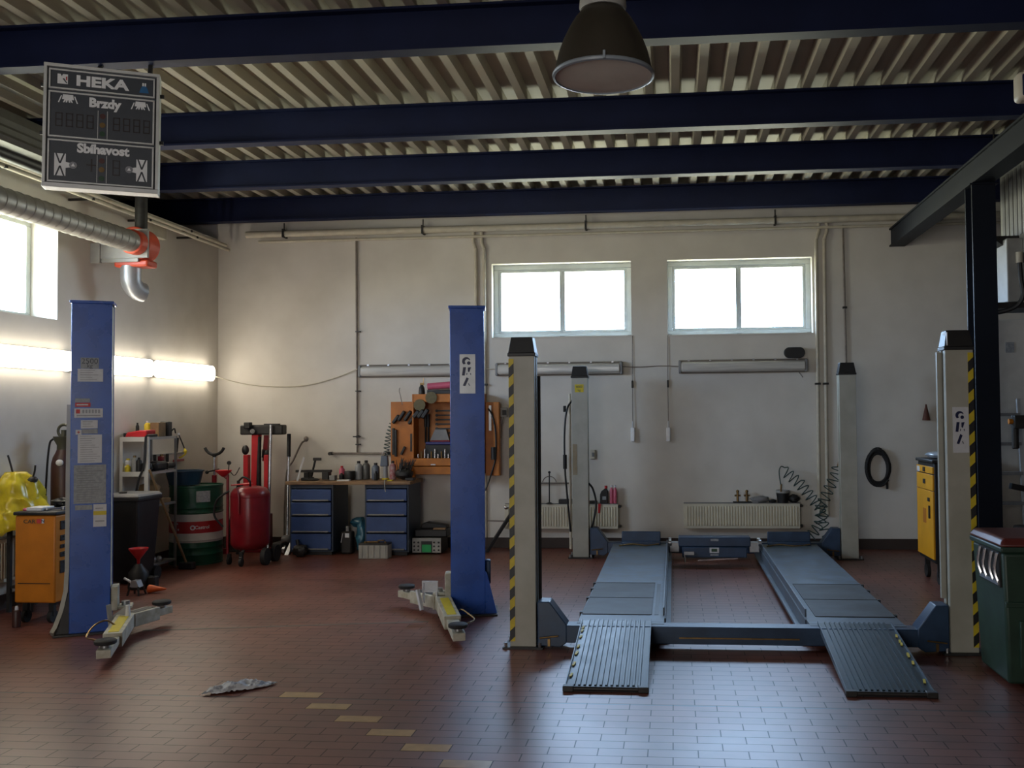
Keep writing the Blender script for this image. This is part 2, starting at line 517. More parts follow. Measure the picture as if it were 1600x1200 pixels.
def floor_mat():
    m = bpy.data.materials.new('quarry_tiles')
    m.use_nodes = True
    nt = m.node_tree
    b = nt.nodes['Principled BSDF']
    tc = nt.nodes.new('ShaderNodeTexCoord')
    geo = nt.nodes.new('ShaderNodeNewGeometry')
    mp = nt.nodes.new('ShaderNodeMapping')
    mp.inputs['Location'].default_value = (0.0215 + 0.243 * 20, -5.4085 + 0.1025 * 200, 0)
    nt.links.new(geo.outputs['Position'], mp.inputs['Vector'])
    br = nt.nodes.new('ShaderNodeTexBrick')
    br.inputs['Color1'].default_value = (0.178, 0.056, 0.036, 1)
    br.inputs['Color2'].default_value = (0.208, 0.068, 0.044, 1)
    br.inputs['Mortar'].default_value = (0.062, 0.034, 0.029, 1)
    br.inputs['Scale'].default_value = 1.0
    br.inputs['Mortar Size'].default_value = 0.0034
    br.inputs['Mortar Smooth'].default_value = 0.3
    br.inputs['Brick Width'].default_value = 0.243
    br.inputs['Row Height'].default_value = 0.1025
    br.offset = 0.5
    nt.links.new(mp.outputs['Vector'], br.inputs['Vector'])
    def nz(scale, detail, p0, p1, c0, c1):
        n = nt.nodes.new('ShaderNodeTexNoise')
        n.inputs['Scale'].default_value = scale
        n.inputs['Detail'].default_value = detail
        nt.links.new(geo.outputs['Position'], n.inputs['Vector'])
        r = nt.nodes.new('ShaderNodeValToRGB')
        r.color_ramp.elements[0].position, r.color_ramp.elements[1].position = p0, p1
        r.color_ramp.elements[0].color = (*c0, 1)
        r.color_ramp.elements[1].color = (*c1, 1)
        nt.links.new(n.outputs['Fac'], r.inputs['Fac'])
        return n, r
    n1, r1 = nz(0.9, 6, 0.36, 0.62, (0.62, 0.60, 0.60), (1.05, 1.02, 1.0))
    n2, r2 = nz(5.0, 6, 0.28, 0.5, (0.72, 0.70, 0.70), (1.0, 1.0, 1.0))
    def mul(a, c):
        x = nt.nodes.new('ShaderNodeMix')
        x.data_type = 'RGBA'
        x.blend_type = 'MULTIPLY'
        x.inputs[0].default_value = 1.0
        nt.links.new(a, x.inputs[6])
        nt.links.new(c, x.inputs[7])
        return x.outputs[2]
    c = mul(mul(br.outputs['Color'], r1.outputs['Color']), r2.outputs['Color'])
    # expansion joints across the floor
    sep = nt.nodes.new('ShaderNodeSeparateXYZ')
    nt.links.new(geo.outputs['Position'], sep.inputs['Vector'])
    for y0, w, col in ((5.395, 0.007, (0.035, 0.028, 0.028)),):
        s = nt.nodes.new('ShaderNodeMath'); s.operation = 'SUBTRACT'
        s.inputs[1].default_value = y0
        nt.links.new(sep.outputs['Y'], s.inputs[0])
        a = nt.nodes.new('ShaderNodeMath'); a.operation = 'ABSOLUTE'
        nt.links.new(s.outputs[0], a.inputs[0])
        l = nt.nodes.new('ShaderNodeMath'); l.operation = 'LESS_THAN'
        l.inputs[1].default_value = w
        nt.links.new(a.outputs[0], l.inputs[0])
        x = nt.nodes.new('ShaderNodeMix'); x.data_type = 'RGBA'
        nt.links.new(l.outputs[0], x.inputs[0])
        nt.links.new(c, x.inputs[6])
        x.inputs[7].default_value = (*col, 1)
        c = x.outputs[2]
    nt.links.new(c, b.inputs['Base Color'])
    mr = nt.nodes.new('ShaderNodeMapRange')
    mr.inputs['From Min'].default_value = 0.3
    mr.inputs['From Max'].default_value = 0.7
    mr.inputs['To Min'].default_value = 0.34
    mr.inputs['To Max'].default_value = 0.42
    nt.links.new(n1.outputs['Fac'], mr.inputs['Value'])
    nt.links.new(mr.outputs['Result'], b.inputs['Roughness'])
    bp = nt.nodes.new('ShaderNodeBump')
    bp.inputs['Strength'].default_value = 0.08
    bp.inputs['Distance'].default_value = 0.003
    bp.invert = True
    nt.links.new(br.outputs['Fac'], bp.inputs['Height'])
    nt.links.new(bp.outputs['Normal'], b.inputs['Normal'])
    sp = nt.nodes.new('ShaderNodeMapRange')
    sp.inputs['To Min'].default_value = 0.85
    sp.inputs['To Max'].default_value = 0.15
    nt.links.new(br.outputs['Fac'], sp.inputs['Value'])
    nt.links.new(sp.outputs['Result'], b.inputs['Specular IOR Level'])
    return m
M_FLOOR = floor_mat()
M_TILEY = pm('ochre_tile', (0.42, 0.26, 0.11), 0.3, scale=14, var=0.2)

# ------------------------------------------------------------------ the room
WY, WX = 11.62, -5.81
floor = struct(MB().box(-7.05, 5.2, -5.0, 11.95, -0.12, 0.0), 'floor', M_FLOOR, label='glossy brown quarry tile workshop floor')
for i in range(7):
    x0, y0 = -2.33 + i * 0.243, 5.4085 - i * 0.205
    part(MB().box(x0 + 0.003, x0 + 0.24, y0 + 0.003, y0 + 0.0995, 0.0, 0.0012), 'yellow_tile', M_TILEY, floor, label='ochre yellow floor tile')

struct(MB().hexa([(-4.10, 7.00, 0.0), (-1.96, 7.428, 0.0), (-1.966, 7.458, 0.0), (-4.106, 7.03, 0.0)], [(-4.10, 7.00, 0.002), (-1.96, 7.428, 0.002), (-1.966, 7.458, 0.002), (-4.106, 7.03, 0.002)]), 'trim_3',
       pm('floor_cover_strip', (0.15, 0.125, 0.10), 0.5, scale=6), label='flat cover strip in the floor between the two lift posts')

WIN = [(-2.247, -0.505, 2.603, 3.530), (-0.060, 1.690, 2.601, 3.528)]
wb = MB()
xs = [-7.05, WIN[0][0], WIN[0][1], WIN[1][0], WIN[1][1], 5.2]
for i in range(5):
    if i in (1, 3):
        w = WIN[i // 2]
        wb.box(xs[i], xs[i + 1], WY, WY + 0.32, -0.12, w[2])
        wb.box(xs[i], xs[i + 1], WY, WY + 0.32, w[3], 4.62)
    else:
        wb.box(xs[i], xs[i + 1], WY, WY + 0.32, -0.12, 4.62)
struct(wb, 'wall_back', M_PLASTER, label='dusty cream back wall with two windows')
LW = (5.60, 8.44, 2.58, 3.53)
wl = MB()
wl.box(WX - 0.36, WX, -5.0, LW[0], -0.12, 3.93).box(WX - 0.36, WX, LW[1], WY, -0.12, 3.93)
wl.box(WX - 0.36, WX, LW[0], LW[1], -0.12, LW[2]).box(WX - 0.36, WX, LW[0], LW[1], LW[3], 3.93)
wl.box(-7.05, WX - 0.36, -5.0, WY, 3.80, 3.93).box(-7.15, -7.0, -5.0, WY, 3.80, 4.62)
struct(wl, 'wall_left', M_PLASTER, label='dusty cream side wall with lit lamps and a high window')
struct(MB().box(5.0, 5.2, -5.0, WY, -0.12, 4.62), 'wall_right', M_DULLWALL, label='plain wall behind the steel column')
# front wall with the gate opening behind the viewer
struct(MB().box(-7.05, -5.1, -5.2, -5.0, -0.12, 4.62).box(-0.9, 5.2, -5.2, -5.0, -0.12, 4.62).box(-5.1, -0.9, -5.2, -5.0, 3.5, 4.62)
       .box(-5.1, -0.9, -5.2, -5.1, -0.12, 3.5), 'wall_front', M_DULLWALL, label='gate wall behind the viewer')
struct(MB().box(WX, 5.0, WY - 0.018, WY, 0.0, 0.125), 'baseboard_back', M_BASE, label='dark painted skirting along the back wall')
struct(MB().box(WX, WX + 0.015, -5.0, WY - 0.018, 0.0, 0.125), 'baseboard_left', M_BASE, label='dark painted skirting along the side wall')

# trapezoidal roof sheet, ribs running towards the back wall
prof = []
pitch, x = 0.222, -7.03 
k0 = math.ceil((x - 0.045) / pitch)
cx = 0.045 + k0 * pitch
zl, zh = 4.398, 4.475
while cx < 5.2:
    prof += [(cx - 0.055, zh), (cx - 0.034, zl), (cx + 0.034, zl), (cx + 0.055, zh)]
    cx += pitch
ce = MB()
n = len(prof)
for y in (-5.0, WY):
    ce.v += [Vector((a, y, b)) for a, b in prof]
for i in range(n - 1):
    ce.f.append((i, i + 1, n + i + 1, n + i))
o = len(ce.v)
ce.box(-7.15, 5.2, -5.2, WY + 0.32, 4.60, 4.70)
struct(ce, 'ceiling', M_SHEET, label='cream trapezoidal sheet metal roof', smooth=0.2)

def ibeam_y(mb, x0, x1, y, z0, h, w, tf=0.016, tw=0.010):
    mb.box(x0, x1, y - w / 2, y + w / 2, z0, z0 + tf)
    mb.box(x0, x1, y - w / 2, y + w / 2, z0 + h - tf, z0 + h)
    mb.box(x0, x1, y - tw / 2, y + tw / 2, z0 + tf, z0 + h - tf)
    return mb
for y, lab in ((4.26, 'navy steel roof beam over the bell lamp'), (6.20, 'navy steel roof beam behind the display board, nearest of the row'),
               (8.155, 'navy steel roof beam, second of the row behind the display board'),
               (9.745, 'navy steel roof beam, third of the row towards the windows'),
               (11.40, 'navy steel roof beam closest to the back wall')):
    solid(ibeam_y(MB(), -6.99, 4.99, y, 4.10, 0.298, 0.13), 'roof_beam', M_NAVY, lab, 'beam', 'navy roof beams', kind='structure', smooth=0.2)

# crane beam along the hall on its column
cb = MB()
X0, X1, Z0, Z1 = 2.61, 2.79, 3.625, 3.845
cb.box(X0, X1, 1.0, WY, Z0, Z0 + 0.018).box(X0, X1, 1.0, WY, Z1 - 0.018, Z1).box(2.69, 2.71, 1.0, WY, Z0 + 0.018, Z1 - 0.018)
cb.box(X0 + 0.02, X0 + 0.026, 1.0, WY - 0.001, Z0 + 0.018, Z1 - 0.018)
solid(cb, 'crane_beam', M_NAVY2, 'dark blue steel beam running from the back wall over the column', 'beam', kind='structure', smooth=0.2)
cc = MB()
cc.box(2.61, 2.81, 8.46, 8.476, 0.012, Z0 - 0.012).box(2.61, 2.81, 8.644, 8.66, 0.012, Z0 - 0.012).box(2.70, 2.715, 8.476, 8.644, 0.012, Z0 - 0.012)
cc.box(2.56, 2.86, 8.42, 8.70, 0, 0.012).box(2.59, 2.83, 8.44, 8.68, Z0 - 0.012, Z0)
solid(cc, 'steel_column', M_NAVY2, 'dark blue steel column carrying the crane beam', 'column', kind='structure', smooth=0.2)

# ------------------------------------------------------------------ windows
def window(name, x0, x1, z0, z1, yf, lab):
    t = thing(name, lab, None, ((x0 + x1) / 2, yf, z0), kind='structure')
    fw = 0.062
    f = MB().box(x0, x1, yf, yf + 0.07, z0, z0 + fw).box(x0, x1, yf, yf + 0.07, z1 - fw, z1)
    f.box(x0, x0 + fw, yf, yf + 0.07, z0 + fw, z1 - fw).box(x1 - fw, x1, yf, yf + 0.07, z0 + fw, z1 - fw)
    part(f, 'window_frame', M_FRAME, t, bevel=0.006)
    xm = (x0 + x1) / 2
    s = MB()
    for a, b in ((x0 + fw, xm), (xm, x1 - fw)):
        y0, y1, w = yf + 0.012, yf + 0.058, 0.034
        s.box(a, b, y0, y1, z0 + fw, z0 + fw + w).box(a, b, y0, y1, z1 - fw - w, z1 - fw)
        s.box(a, a + w, y0, y1, z0 + fw + w, z1 - fw - w).box(b - w, b, y0, y1, z0 + fw + w, z1 - fw - w)
        g = part(MB().box(a + w, b - w, yf + 0.034, yf + 0.038, z0 + fw + w, z1 - fw - w), 'pane', M_GLASS, t)
    part(s, 'sash', M_FRAME, t, bevel=0.004)
    k = MB()
    for px in (x0 + 0.02, xm, x1 - 0.02):
        k.box(px - 0.03, px + 0.03, yf - 0.014, yf, z0 + 0.004, z0 + 0.018)
    part(k, 'fitting', M_DARK, t)
    return t
window('window_1', *WIN[0], WY + 0.13, 'high two-pane window nearer the blue lift post')
window('window_2', *WIN[1], WY + 0.13, 'high two-pane window above the lamp with the black pad')
t = thing('window_3', 'high window in the side wall above the lit lamps', None, (WX - 0.27, 7.02, LW[2]), kind='structure')
xf = WX - 0.27
f = MB().box(xf - 0.07, xf, LW[0], LW[1], LW[2], LW[2] + 0.062).box(xf - 0.07, xf, LW[0], LW[1], LW[3] - 0.062, LW[3])
for y in (LW[0], 7.0, LW[1] - 0.062):
    f.box(xf - 0.07, xf, y, y + 0.062, LW[2] + 0.062, LW[3] - 0.062)
part(f, 'window_frame', M_FRAME, t, bevel=0.006)
for a, b in ((LW[0] + 0.062, 7.0), (7.062, LW[1] - 0.062)):
    part(MB().box(xf - 0.04, xf - 0.036, a, b, LW[2] + 0.062, LW[3] - 0.062), 'pane', M_GLASS, t)
# sills with crumbs of plaster
for i, w in enumerate(WIN):
    struct(MB().box(w[0] - 0.01, w[1] + 0.01, WY - 0.012, WY + 0.13, w[2] - 0.012, w[2] + 0.004), 'trim_%d' % (i + 1), M_PLASTER, label='narrow plaster sill under window %s' % ('nearer the blue post' if i == 0 else 'above the black pad'))

# ------------------------------------------------------------------ wall services
def strip_lamp(x0, x1, y, z0, z1, lab, group):
    """Wall strip light facing the viewer, with a trough lens."""
    t = thing('strip_lamp', lab, 'lamp', ((x0 + x1) / 2, y, z0), group=group)
    h = z1 - z0
    b = MB().prism([(y, z0), (y - 0.045, z0), (y - 0.06, z0 + 0.015), (y - 0.06, z1 - 0.012), (y - 0.045, z1), (y, z1)], 'x', x0, x1)
    part(b, 'housing', M_LAMPBODY, t, bevel=0.006)
    c = MB().prism([(y - 0.06, z0 + 0.012), (y - 0.098, z0 + 0.03), (y - 0.105, z0 + 0.05), (y - 0.098, z1 - 0.04), (y - 0.06, z1 - 0.022)], 'x', x0 + 0.03, x1 - 0.03)
    part(c, 'lens', M_LENS, t, bevel=0.008)
    n = 6
    for i in range(n):
        xx = x0 + 0.12 + (x1 - x0 - 0.24) * i / (n - 1)
        part(MB().box(xx - 0.012, xx + 0.012, y - 0.068, y - 0.045, z1 - 0.016, z1 + 0.004), 'clip', M_STEEL, t)
    for xx in (x0 - 0.004, x1 - 0.032):
        part(MB().box(xx, xx + 0.036, y - 0.09, y - 0.02, z0 + 0.004, z1 - 0.008), 'end_cap', M_GREY, t, bevel=0.01)
    return t
G_UN = 'unlit strip lamps under the windows'
strip_lamp(-3.935, -2.385, WY, 2.125, 2.285, 'unlit strip lamp above the orange tool cupboard', G_UN)
strip_lamp(-2.19, -0.62, WY, 2.125, 2.288, 'unlit strip lamp behind the hazard striped post and the yellow plated post', G_UN)
strip_lamp(0.07, 1.61, WY, 2.128, 2.292, 'unlit strip lamp with a black pad on its end', G_UN)
# lit lamps on the side wall
G_LIT = 'lit strip lamps on the side wall'
for y0, lab in ((10.03, 'lit strip lamp on the side wall closest to the corner'), (8.63, 'lit strip lamp on the side wall, second from the corner'),
                (7.23, 'lit strip lamp on the side wall, third from the corner'), (5.83, 'lit strip lamp on the side wall, fourth from the corner')):
    t = thing('lit_strip_lamp', lab, 'lamp', (WX, y0 + 0.68, 2.09), group=G_LIT)
    part(MB().box(WX, WX + 0.05, y0, y0 + 1.36, 2.10, 2.285), 'housing', M_LIGHTGREY, t, bevel=0.008)
    lens = MB()
    prof = [(0.05, 2.095), (0.085, 2.10), (0.105, 2.13), (0.11, 2.19), (0.105, 2.25), (0.085, 2.28), (0.05, 2.287)]
    secs = []
    for yy, s in ((y0 + 0.012, 0.25), (y0 + 0.022, 0.6), (y0 + 0.06, 1.0), (y0 + 1.30, 1.0), (y0 + 1.338, 0.6), (y0 + 1.348, 0.25)):
        secs.append([(WX + 0.05 + (a - 0.05) * s, yy, 2.19 + (z - 2.19) * (0.6 + 0.4 * s)) for a, z in prof])
    m = len(prof)
    for q in secs: lens.v += [Vector(p) for p in q]
    for i in range(len(secs) - 1):
        for k in range(m - 1):
            lens.f.append((i * m + k, i * m + k + 1, (i + 1) * m + k + 1, (i + 1) * m + k))
    lens.f += [tuple(range(m)), tuple(range(5 * m, 6 * m))]
    part(lens, 'lens', M_TUBE, t)

def cable(pts, r, name, mat, lab, cat='cable', group=None):
    return solid(MB().tube(smooth_path(pts, 8), r, 6), name, mat, lab, cat, group)
cable([(WX + 0.10, 11.37, 2.15), (-5.40, 11.56, 2.06), (-5.0, 11.60, 2.025), (-4.62, 11.60, 2.04), (-4.25, 11.60, 2.13), (-3.96, 11.58, 2.235)], 0.006, 'lamp_cable', M_PIPE,
      'thin cable sagging across the corner to the strip lamp above the tool cupboard')
cable([(-2.385, 11.57, 2.22), (-2.28, 11.59, 2.215), (-2.19, 11.57, 2.215)], 0.006, 'lamp_cable', M_PIPE, 'short cable joining two strip lamps beside the blue post')
cable([(-0.62, 11.57, 2.22), (-0.40, 11.60, 2.215), (-0.15, 11.60, 2.225), (0.07, 11.57, 2.215)], 0.006, 'lamp_cable', M_PIPED, 'thin cable between the two lamps under the windows')

# pulled cords with white plugs hanging from the sills
G_CORD = 'cords with white handles under the windows'
for x, lab in ((-0.500, 'thin cord with white handle hanging under the window nearer the blue post'), (-0.066, 'thin cord with white handle hanging under the window with the black pad')):
    t = thing('window_cord', lab, 'cord', (x, WY - 0.03, 1.30), group=G_CORD)
    part(MB().tube([(x + 0.006, WY - 0.012, 2.60), (x, WY - 0.02, 2.1), (x, WY - 0.03, 1.52)], 0.0045, 6), 'cord', M_PIPED, t)
    part(MB().box(x - 0.026, x + 0.026, WY - 0.052, WY - 0.012, 1.30, 1.475), 'handle', pm('white_handle_plastic', (0.88, 0.90, 0.92), 0.3), t, bevel=0.012)
    part(MB().cyl((x, WY - 0.03, 1.475), (x, WY - 0.03, 1.55), 0.011, 0.008, 10), 'ferrule', M_PAPER, t)
    part(MB().box(x - 0.011, x + 0.011, WY - 0.034, WY - 0.012, 1.96, 2.05), 'joint', M_DARK, t, bevel=0.004)

# pipes
def pipe(pts, r, lab, mat=M_PIPE, clips=(), name='pipe', group=None):
    t = thing(name, lab, 'pipe', pts[0], group=group)
    part(MB().tube(pts, r, 12), 'tube', mat, t)
    for c in clips:
        part(MB().box(c[0] - r - 0.012, c[0] + r + 0.012, c[1] - r - 0.012, c[1] + r + 0.012, c[2] - 0.012, c[2] + 0.012), 'clip', M_DARK, t)
    return t
YP = WY - 0.028
t = thing('heating_pipe', 'cream pipe running along the top of the back wall', 'pipe', (-5.4, WY - 0.08, 3.93))
part(MB().cyl((-5.40, WY - 0.08, 3.965), (4.9, WY - 0.08, 3.965), 0.042, n=12), 'tube', M_PIPE, t)
for x in (-4.90, -3.10, -1.05, 1.25, 3.2):
    part(MB().box(x - 0.012, x + 0.012, WY - 0.13, WY, 3.915, 4.02).cyl((x, WY - 0.08, 3.99), (x, WY - 0.08, 4.10), 0.008, n=6), 'pipe_hanger', M_DARK, t)
t = thing('heating_pipe', 'thin cream pipe under the thick one along the top of the back wall', 'pipe', (-5.0, WY - 0.05, 3.86))
part(MB().cyl((-5.25, WY - 0.045, 3.875), (4.9, WY - 0.045, 3.875), 0.018, n=10), 'tube', M_PIPE, t)
for dx, lab in ((0.0, 'cream riser pipe beside the blue lift post, outer one'), (0.105, 'cream riser pipe beside the window, inner one of the pair')):
    x = -2.44 + dx
    s = -1 if dx == 0 else 1
    pipe(smooth_path([(x - 0.03, YP, 3.93), (x - 0.03, YP, 3.80), (x, YP - 0.02, 3.72), (x, YP, 3.60), (x, YP, 2.5), (x, YP, 1.0), (x, YP, 0.13)], 5), 0.020, lab, clips=[(x, YP, 2.02)], group='riser pipes on the back wall')
for dx, lab in ((0.0, 'cream riser pipe next to the window with the pad'), (0.095, 'cream riser pipe between its twin and the coiled air hose')):
    x = 1.745 + dx
    pipe(smooth_path([(x + 0.03, YP, 3.93), (x + 0.03, YP, 3.83), (x, YP - 0.02, 3.74), (x - 0.005, YP, 3.62), (x - 0.01, YP, 2.5), (x - 0.015, YP, 1.2), (x - 0.015, YP, 0.40)], 5), 0.020, lab, clips=[(x - 0.012, YP, 1.985)], group='riser pipes on the back wall')
t = pipe([(2.062, WY - 0.025, 3.90), (2.08, WY - 0.025, 1.0)], 0.012, 'thin dark conduit dropping to the far lift post', M_PIPED, clips=[(2.068, WY - 0.025, 2.9)], name='conduit')
# compressed air drop with its cross bar
t = thing('air_pipe', 'old iron air pipe with a cross bar of outlets above the workbench', 'pipe', (-3.955, WY - 0.035, 1.17))
part(MB().tube([(-3.978, WY - 0.025, 3.90), (-3.966, WY - 0.03, 1.18)], 0.013, 10), 'tube', M_PIPED, t)
part(MB().cyl((-4.30, WY - 0.05, 1.178), (-3.56, WY - 0.05, 1.172), 0.013, n=10), 'cross_tube', M_PIPED, t)
part(MB().cyl((-3.955, WY - 0.075, 1.385), (-3.955, WY, 1.385), 0.016, n=8).box(-4.01, -3.91, WY - 0.07, WY - 0.055, 1.378, 1.392), 'valve', M_DARK, t)
for x in (-4.30, -3.57):
    part(MB().cyl((x, WY - 0.10, 1.175), (x, WY, 1.175), 0.022, n=10), 'outlet', M_DARK, t)
for z in (1.95, 1.28, 2.7):
    part(MB().box(-3.985, -3.925, WY - 0.045, WY, z, z + 0.014), 'clip', M_DARK, t)
# coiled hose from the outlet up to the tool cupboard
solid(MB().tube(coil_path([(-3.565, WY - 0.09, 1.15), (-3.57, WY - 0.10, 1.22), (-3.54, WY - 0.11, 1.40), (-3.49, WY - 0.12, 1.54)], 0.035, 9), 0.0055, 6),
      'coiled_air_hose', M_HOSEG, 'short coiled air hose hanging beside the orange tool cupboard', 'hose')

# side wall pipes, duct and fan
for dz, dx, lab in ((0.0, 0.0, 'upper cream pipe under the side wall ledge'), (-0.075, 0.07, 'lower cream pipe of the pair under the side wall ledge')):
    x = WX + 0.16 + dx
    z = 3.86 + dz
    t = thing('heating_pipe', lab, 'pipe', (x, 4.0, z), group='pipes along the side wall')
    part(MB().cyl((x, 3.0, z), (x, 11.50 - dx, z - 0.03), 0.020, n=10), 'tube', M_PIPE, t)
    for y in (6.2, 7.4, 8.6, 9.6, 10.6):
        part(MB().box(WX, x + 0.03, y - 0.012, y + 0.012, z - 0.035, z - 0.012), 'pipe_hanger', M_DARK, t)
t = thing('conduit', 'thin brown conduit on the side wall above the round duct', 'conduit', (WX + 0.02, 7, 3.6))
part(MB().tube([(WX + 0.02, 5.0, 3.57), (WX + 0.02, 9.35, 3.60)], 0.010, 8), 'tube', M_PIPED, t)

XD, ZD, RD = -5.325, 3.39, 0.105
t = thing('exhaust_duct', 'round spiral metal duct running into the red fan', 'duct', (XD, 3.0, ZD))
pr = []
y = 1.5
while y < 8.86:
    pr += [(RD, y), (RD, y + 0.085), (RD + 0.0045, y + 0.092), (RD + 0.0045, y + 0.10), (RD, y + 0.106)]
    y += 0.112
pr = [(0.0, 1.5)] + pr
part(MB().lathe(pr, (XD, 0, ZD), 28, 'y'), 'duct_tube', M_DUCT, t, smooth=0.4)
part(MB().lathe([(RD + 0.006, 8.84), (RD + 0.018, 8.85), (RD + 0.018, 8.945), (RD - 0.02, 8.95)], (XD, 0, ZD), 28, 'y'), 'collar', M_TOMATO, t)

t = thing('exhaust_fan', 'red exhaust fan with a bent bright outlet high on the side wall', 'fan', (-5.4, 9.3, 2.9))
vol = []
for i in range(41):
    a = 2 * PI * i / 40
    r = 0.155 + 0.04 * (i / 40)
    vol.append((-5.39 + r * math.cos(a + PI), 3.385 + r * math.sin(a + PI)))
part(MB().prism(vol, 'y', 8.99, 9.20), 'fan_housing', M_TOMATO, t, bevel=0.015)
part(MB().box(WX + 0.06, -5.215, 8.955, 8.985, 3.245, 3.535), 'mounting_plate', M_LIGHTGREY, t, bevel=0.004)
part(MB().box(WX + 0.001, WX + 0.10, 8.94, 8.98, 3.20, 3.40).box(WX + 0.001, XD, 8.97, 9.01, 3.21, 3.244), 'bracket', M_LIGHTGREY, t)
part(MB().box(-5.60, -5.24, 9.0, 9.19, 3.165, 3.235), 'outlet_throat', M_TOMATO, t, bevel=0.02)
el = []
for i in range(9):
    a = R(90) * i / 8
    el.append((-5.47 + 0.06 * (1 - math.cos(a)), 9.09 + 0.125 * (1 - math.cos(a)), 3.06 - 0.13 * math.sin(a)))
part(MB().tube([(-5.47, 9.09, 3.18)] + el, 0.098, 22), 'outlet_elbow', M_ALU, t, smooth=0.35)
part(MB().cyl((-5.38, 9.12, 3.56), (-5.38, 9.12, 4.05), 0.06, n=18), 'fan_motor', M_DARK, t)
solid(MB().box(WX + 0.001, WX + 0.07, 9.78, 10.25, 3.67, 3.81), 'wall_box', M_PIPE, 'cream sheet metal box on the side wall behind the red fan', 'box', bevel=0.006)

# gas radiant heater hung under the roof along the side wall
t = thing('radiant_heater', 'long grey radiant heater hung under the roof behind the display board', 'heater', (-5.3, 5.0, 3.75))
xa, xb, za, zb = -5.50, -5.10, 3.78, 4.07
part(MB().prism([(xa, za), (xb, za), (xb + 0.03, za + 0.035), (xb - 0.02, za + 0.075), (xb - 0.02, za + 0.12), (xb - 0.05, za + 0.15), (xb - 0.05, za + 0.20), (xb - 0.09, zb), (xa + 0.09, zb), (xa, za + 0.12)], 'y', 1.0, 7.8),
     'hood', M_HOOD, t, smooth=0.2)
part(MB().cyl((-5.30, 1.0, za - 0.015), (-5.30, 7.7, za - 0.015), 0.05, n=14), 'burner_tube', M_DARK, t)
for y in (5.2, 6.75):
    part(MB().cyl((-5.20, y, zb - 0.01), (-5.20, y, 4.40), 0.006, n=6), 'hanger_rod', M_DARK, t)

# bell lamp
M_RIM = pm('blue_grey_rim', (0.24, 0.28, 0.32), 0.4, scale=10)
t = thing('bell_lamp', 'large brown bell shaped lamp hanging under the roof', 'lamp', (-0.283, 4.0, 3.07))
c = (-0.283, 4.0, 0)
part(MB().lathe([(0.212, 3.098), (0.205, 3.13), (0.192, 3.185), (0.170, 3.245), (0.143, 3.30), (0.118, 3.34), (0.095, 3.368), (0.088, 3.375), (0.084, 3.372), (0.09, 3.362), (0.138, 3.295), (0.186, 3.185), (0.206, 3.10)], c, 48, caps=False), 'bell', M_BROWNENAM, t)
part(MB().lathe([(0.208, 3.083), (0.218, 3.086), (0.220, 3.094), (0.216, 3.101), (0.208, 3.100)] + [(0.208, 3.083)], c, 48), 'rim_ring', M_RIM, t)
gl = part(MB().lathe([(0.0, 3.088), (0.207, 3.09), (0.207, 3.094), (0.0, 3.092)], c, 40), 'glass_disc', M_DUSTYGLASS, t)
part(MB().lathe([(0.195, 3.115), (0.18, 3.19), (0.135, 3.285), (0.08, 3.355), (0.0, 3.36)], c, 40, caps=False), 'reflector', M_LAMPIN, t)
part(MB().ball((-0.283, 4.0, 3.24), 0.04, 0.04, 0.085), 'bulb', M_PAPER, t)
part(MB().lathe([(0.0, 3.374), (0.097, 3.374), (0.102, 3.39), (0.098, 3.43), (0.085, 3.445), (0.085, 3.70), (0.06, 3.73), (0.0, 3.73)], c, 32), 'gear_housing', M_LIGHTGREY, t)
for a in (35, 155, 275):
    x, y = c[0] + 0.219 * math.cos(R(a)), c[1] + 0.219 * math.sin(R(a))
    part(MB().box(x - 0.005, x + 0.005, y - 0.006, y + 0.006, 3.085, 3.118), 'clasp', M_RIM, t)
part(MB().cyl((c[0], c[1], 3.73), (c[0], c[1], 4.41), 0.012, n=8), 'pendant_rod', M_DARK, t)

# ------------------------------------------------------------------ brake tester display board
t = thing('display_board', 'slate brake tester display board with white lettering hung from the roof beam', 'sign', (-4.134, 5.85, 4.01), rot=(0, R(0.6), math.atan2(0.29, 0.641)))
M_SIGNFRAME = pm('sign_frame_aluminium', (0.68, 0.70, 0.70), 0.4, 0.15, scale=12, var=0.1)
BW, BH = 0.704, 0.83
def bz(a): return -a * BH
part(MB().box(0.012, BW - 0.012, 0.012, 0.10, -BH + 0.012, -0.012), 'case', M_SLATE, t, local=True)
fr = MB().box(0, BW, -0.012, 0.11, -0.022, 0).box(0, BW, -0.012, 0.11, -BH, -BH + 0.030)
fr.box(0, 0.020, -0.012, 0.11, -BH + 0.03, -0.022).box(BW - 0.020, BW, -0.012, 0.11, -BH + 0.03, -0.022)
part(fr, 'outer_frame', M_SIGNFRAME, t, local=True, bevel=0.003)
def panel(z0, z1, nm, extra=None):
    a, b = 0.030, BW - 0.030
    w = 0.011
    f = MB().box(a, b, -0.010, 0.012, z1 - w, z1).box(a, b, -0.010, 0.012, z0, z0 + w).box(a, a + w, -0.010, 0.012, z0 + w, z1 - w).box(b - w, b, -0.010, 0.012, z0 + w, z1 - w)
    p = part(MB().box(a + w, b - w, -0.001, 0.012, z0 + w, z1 - w), nm, M_SLATE, t, local=True)
    part(f, 'panel_frame', M_SIGNFRAME, p, local=True, bevel=0.002)
    return p
pa = panel(bz(0.205), bz(0.042), 'name_panel')
pb = panel(bz(0.595), bz(0.222), 'brake_panel')
pc = panel(bz(0.958), bz(0.612), 'tracking_panel')
def bt(s, size, x, z, p, nm, m=M_SIGNTXT, **k):
    return part(text_mb(s, size, lambda a, b, d: (x + a, -0.0025, z + b), **k), nm, m, p, local=True)
bt('HEKA', 0.094, 0.348, bz(0.125), pa, 'lettering', xscale=1.32, bold=0.0042)
bt('Brzdy', 0.084, 0.366, bz(0.292), pb, 'lettering', bold=0.0042, xscale=0.98)
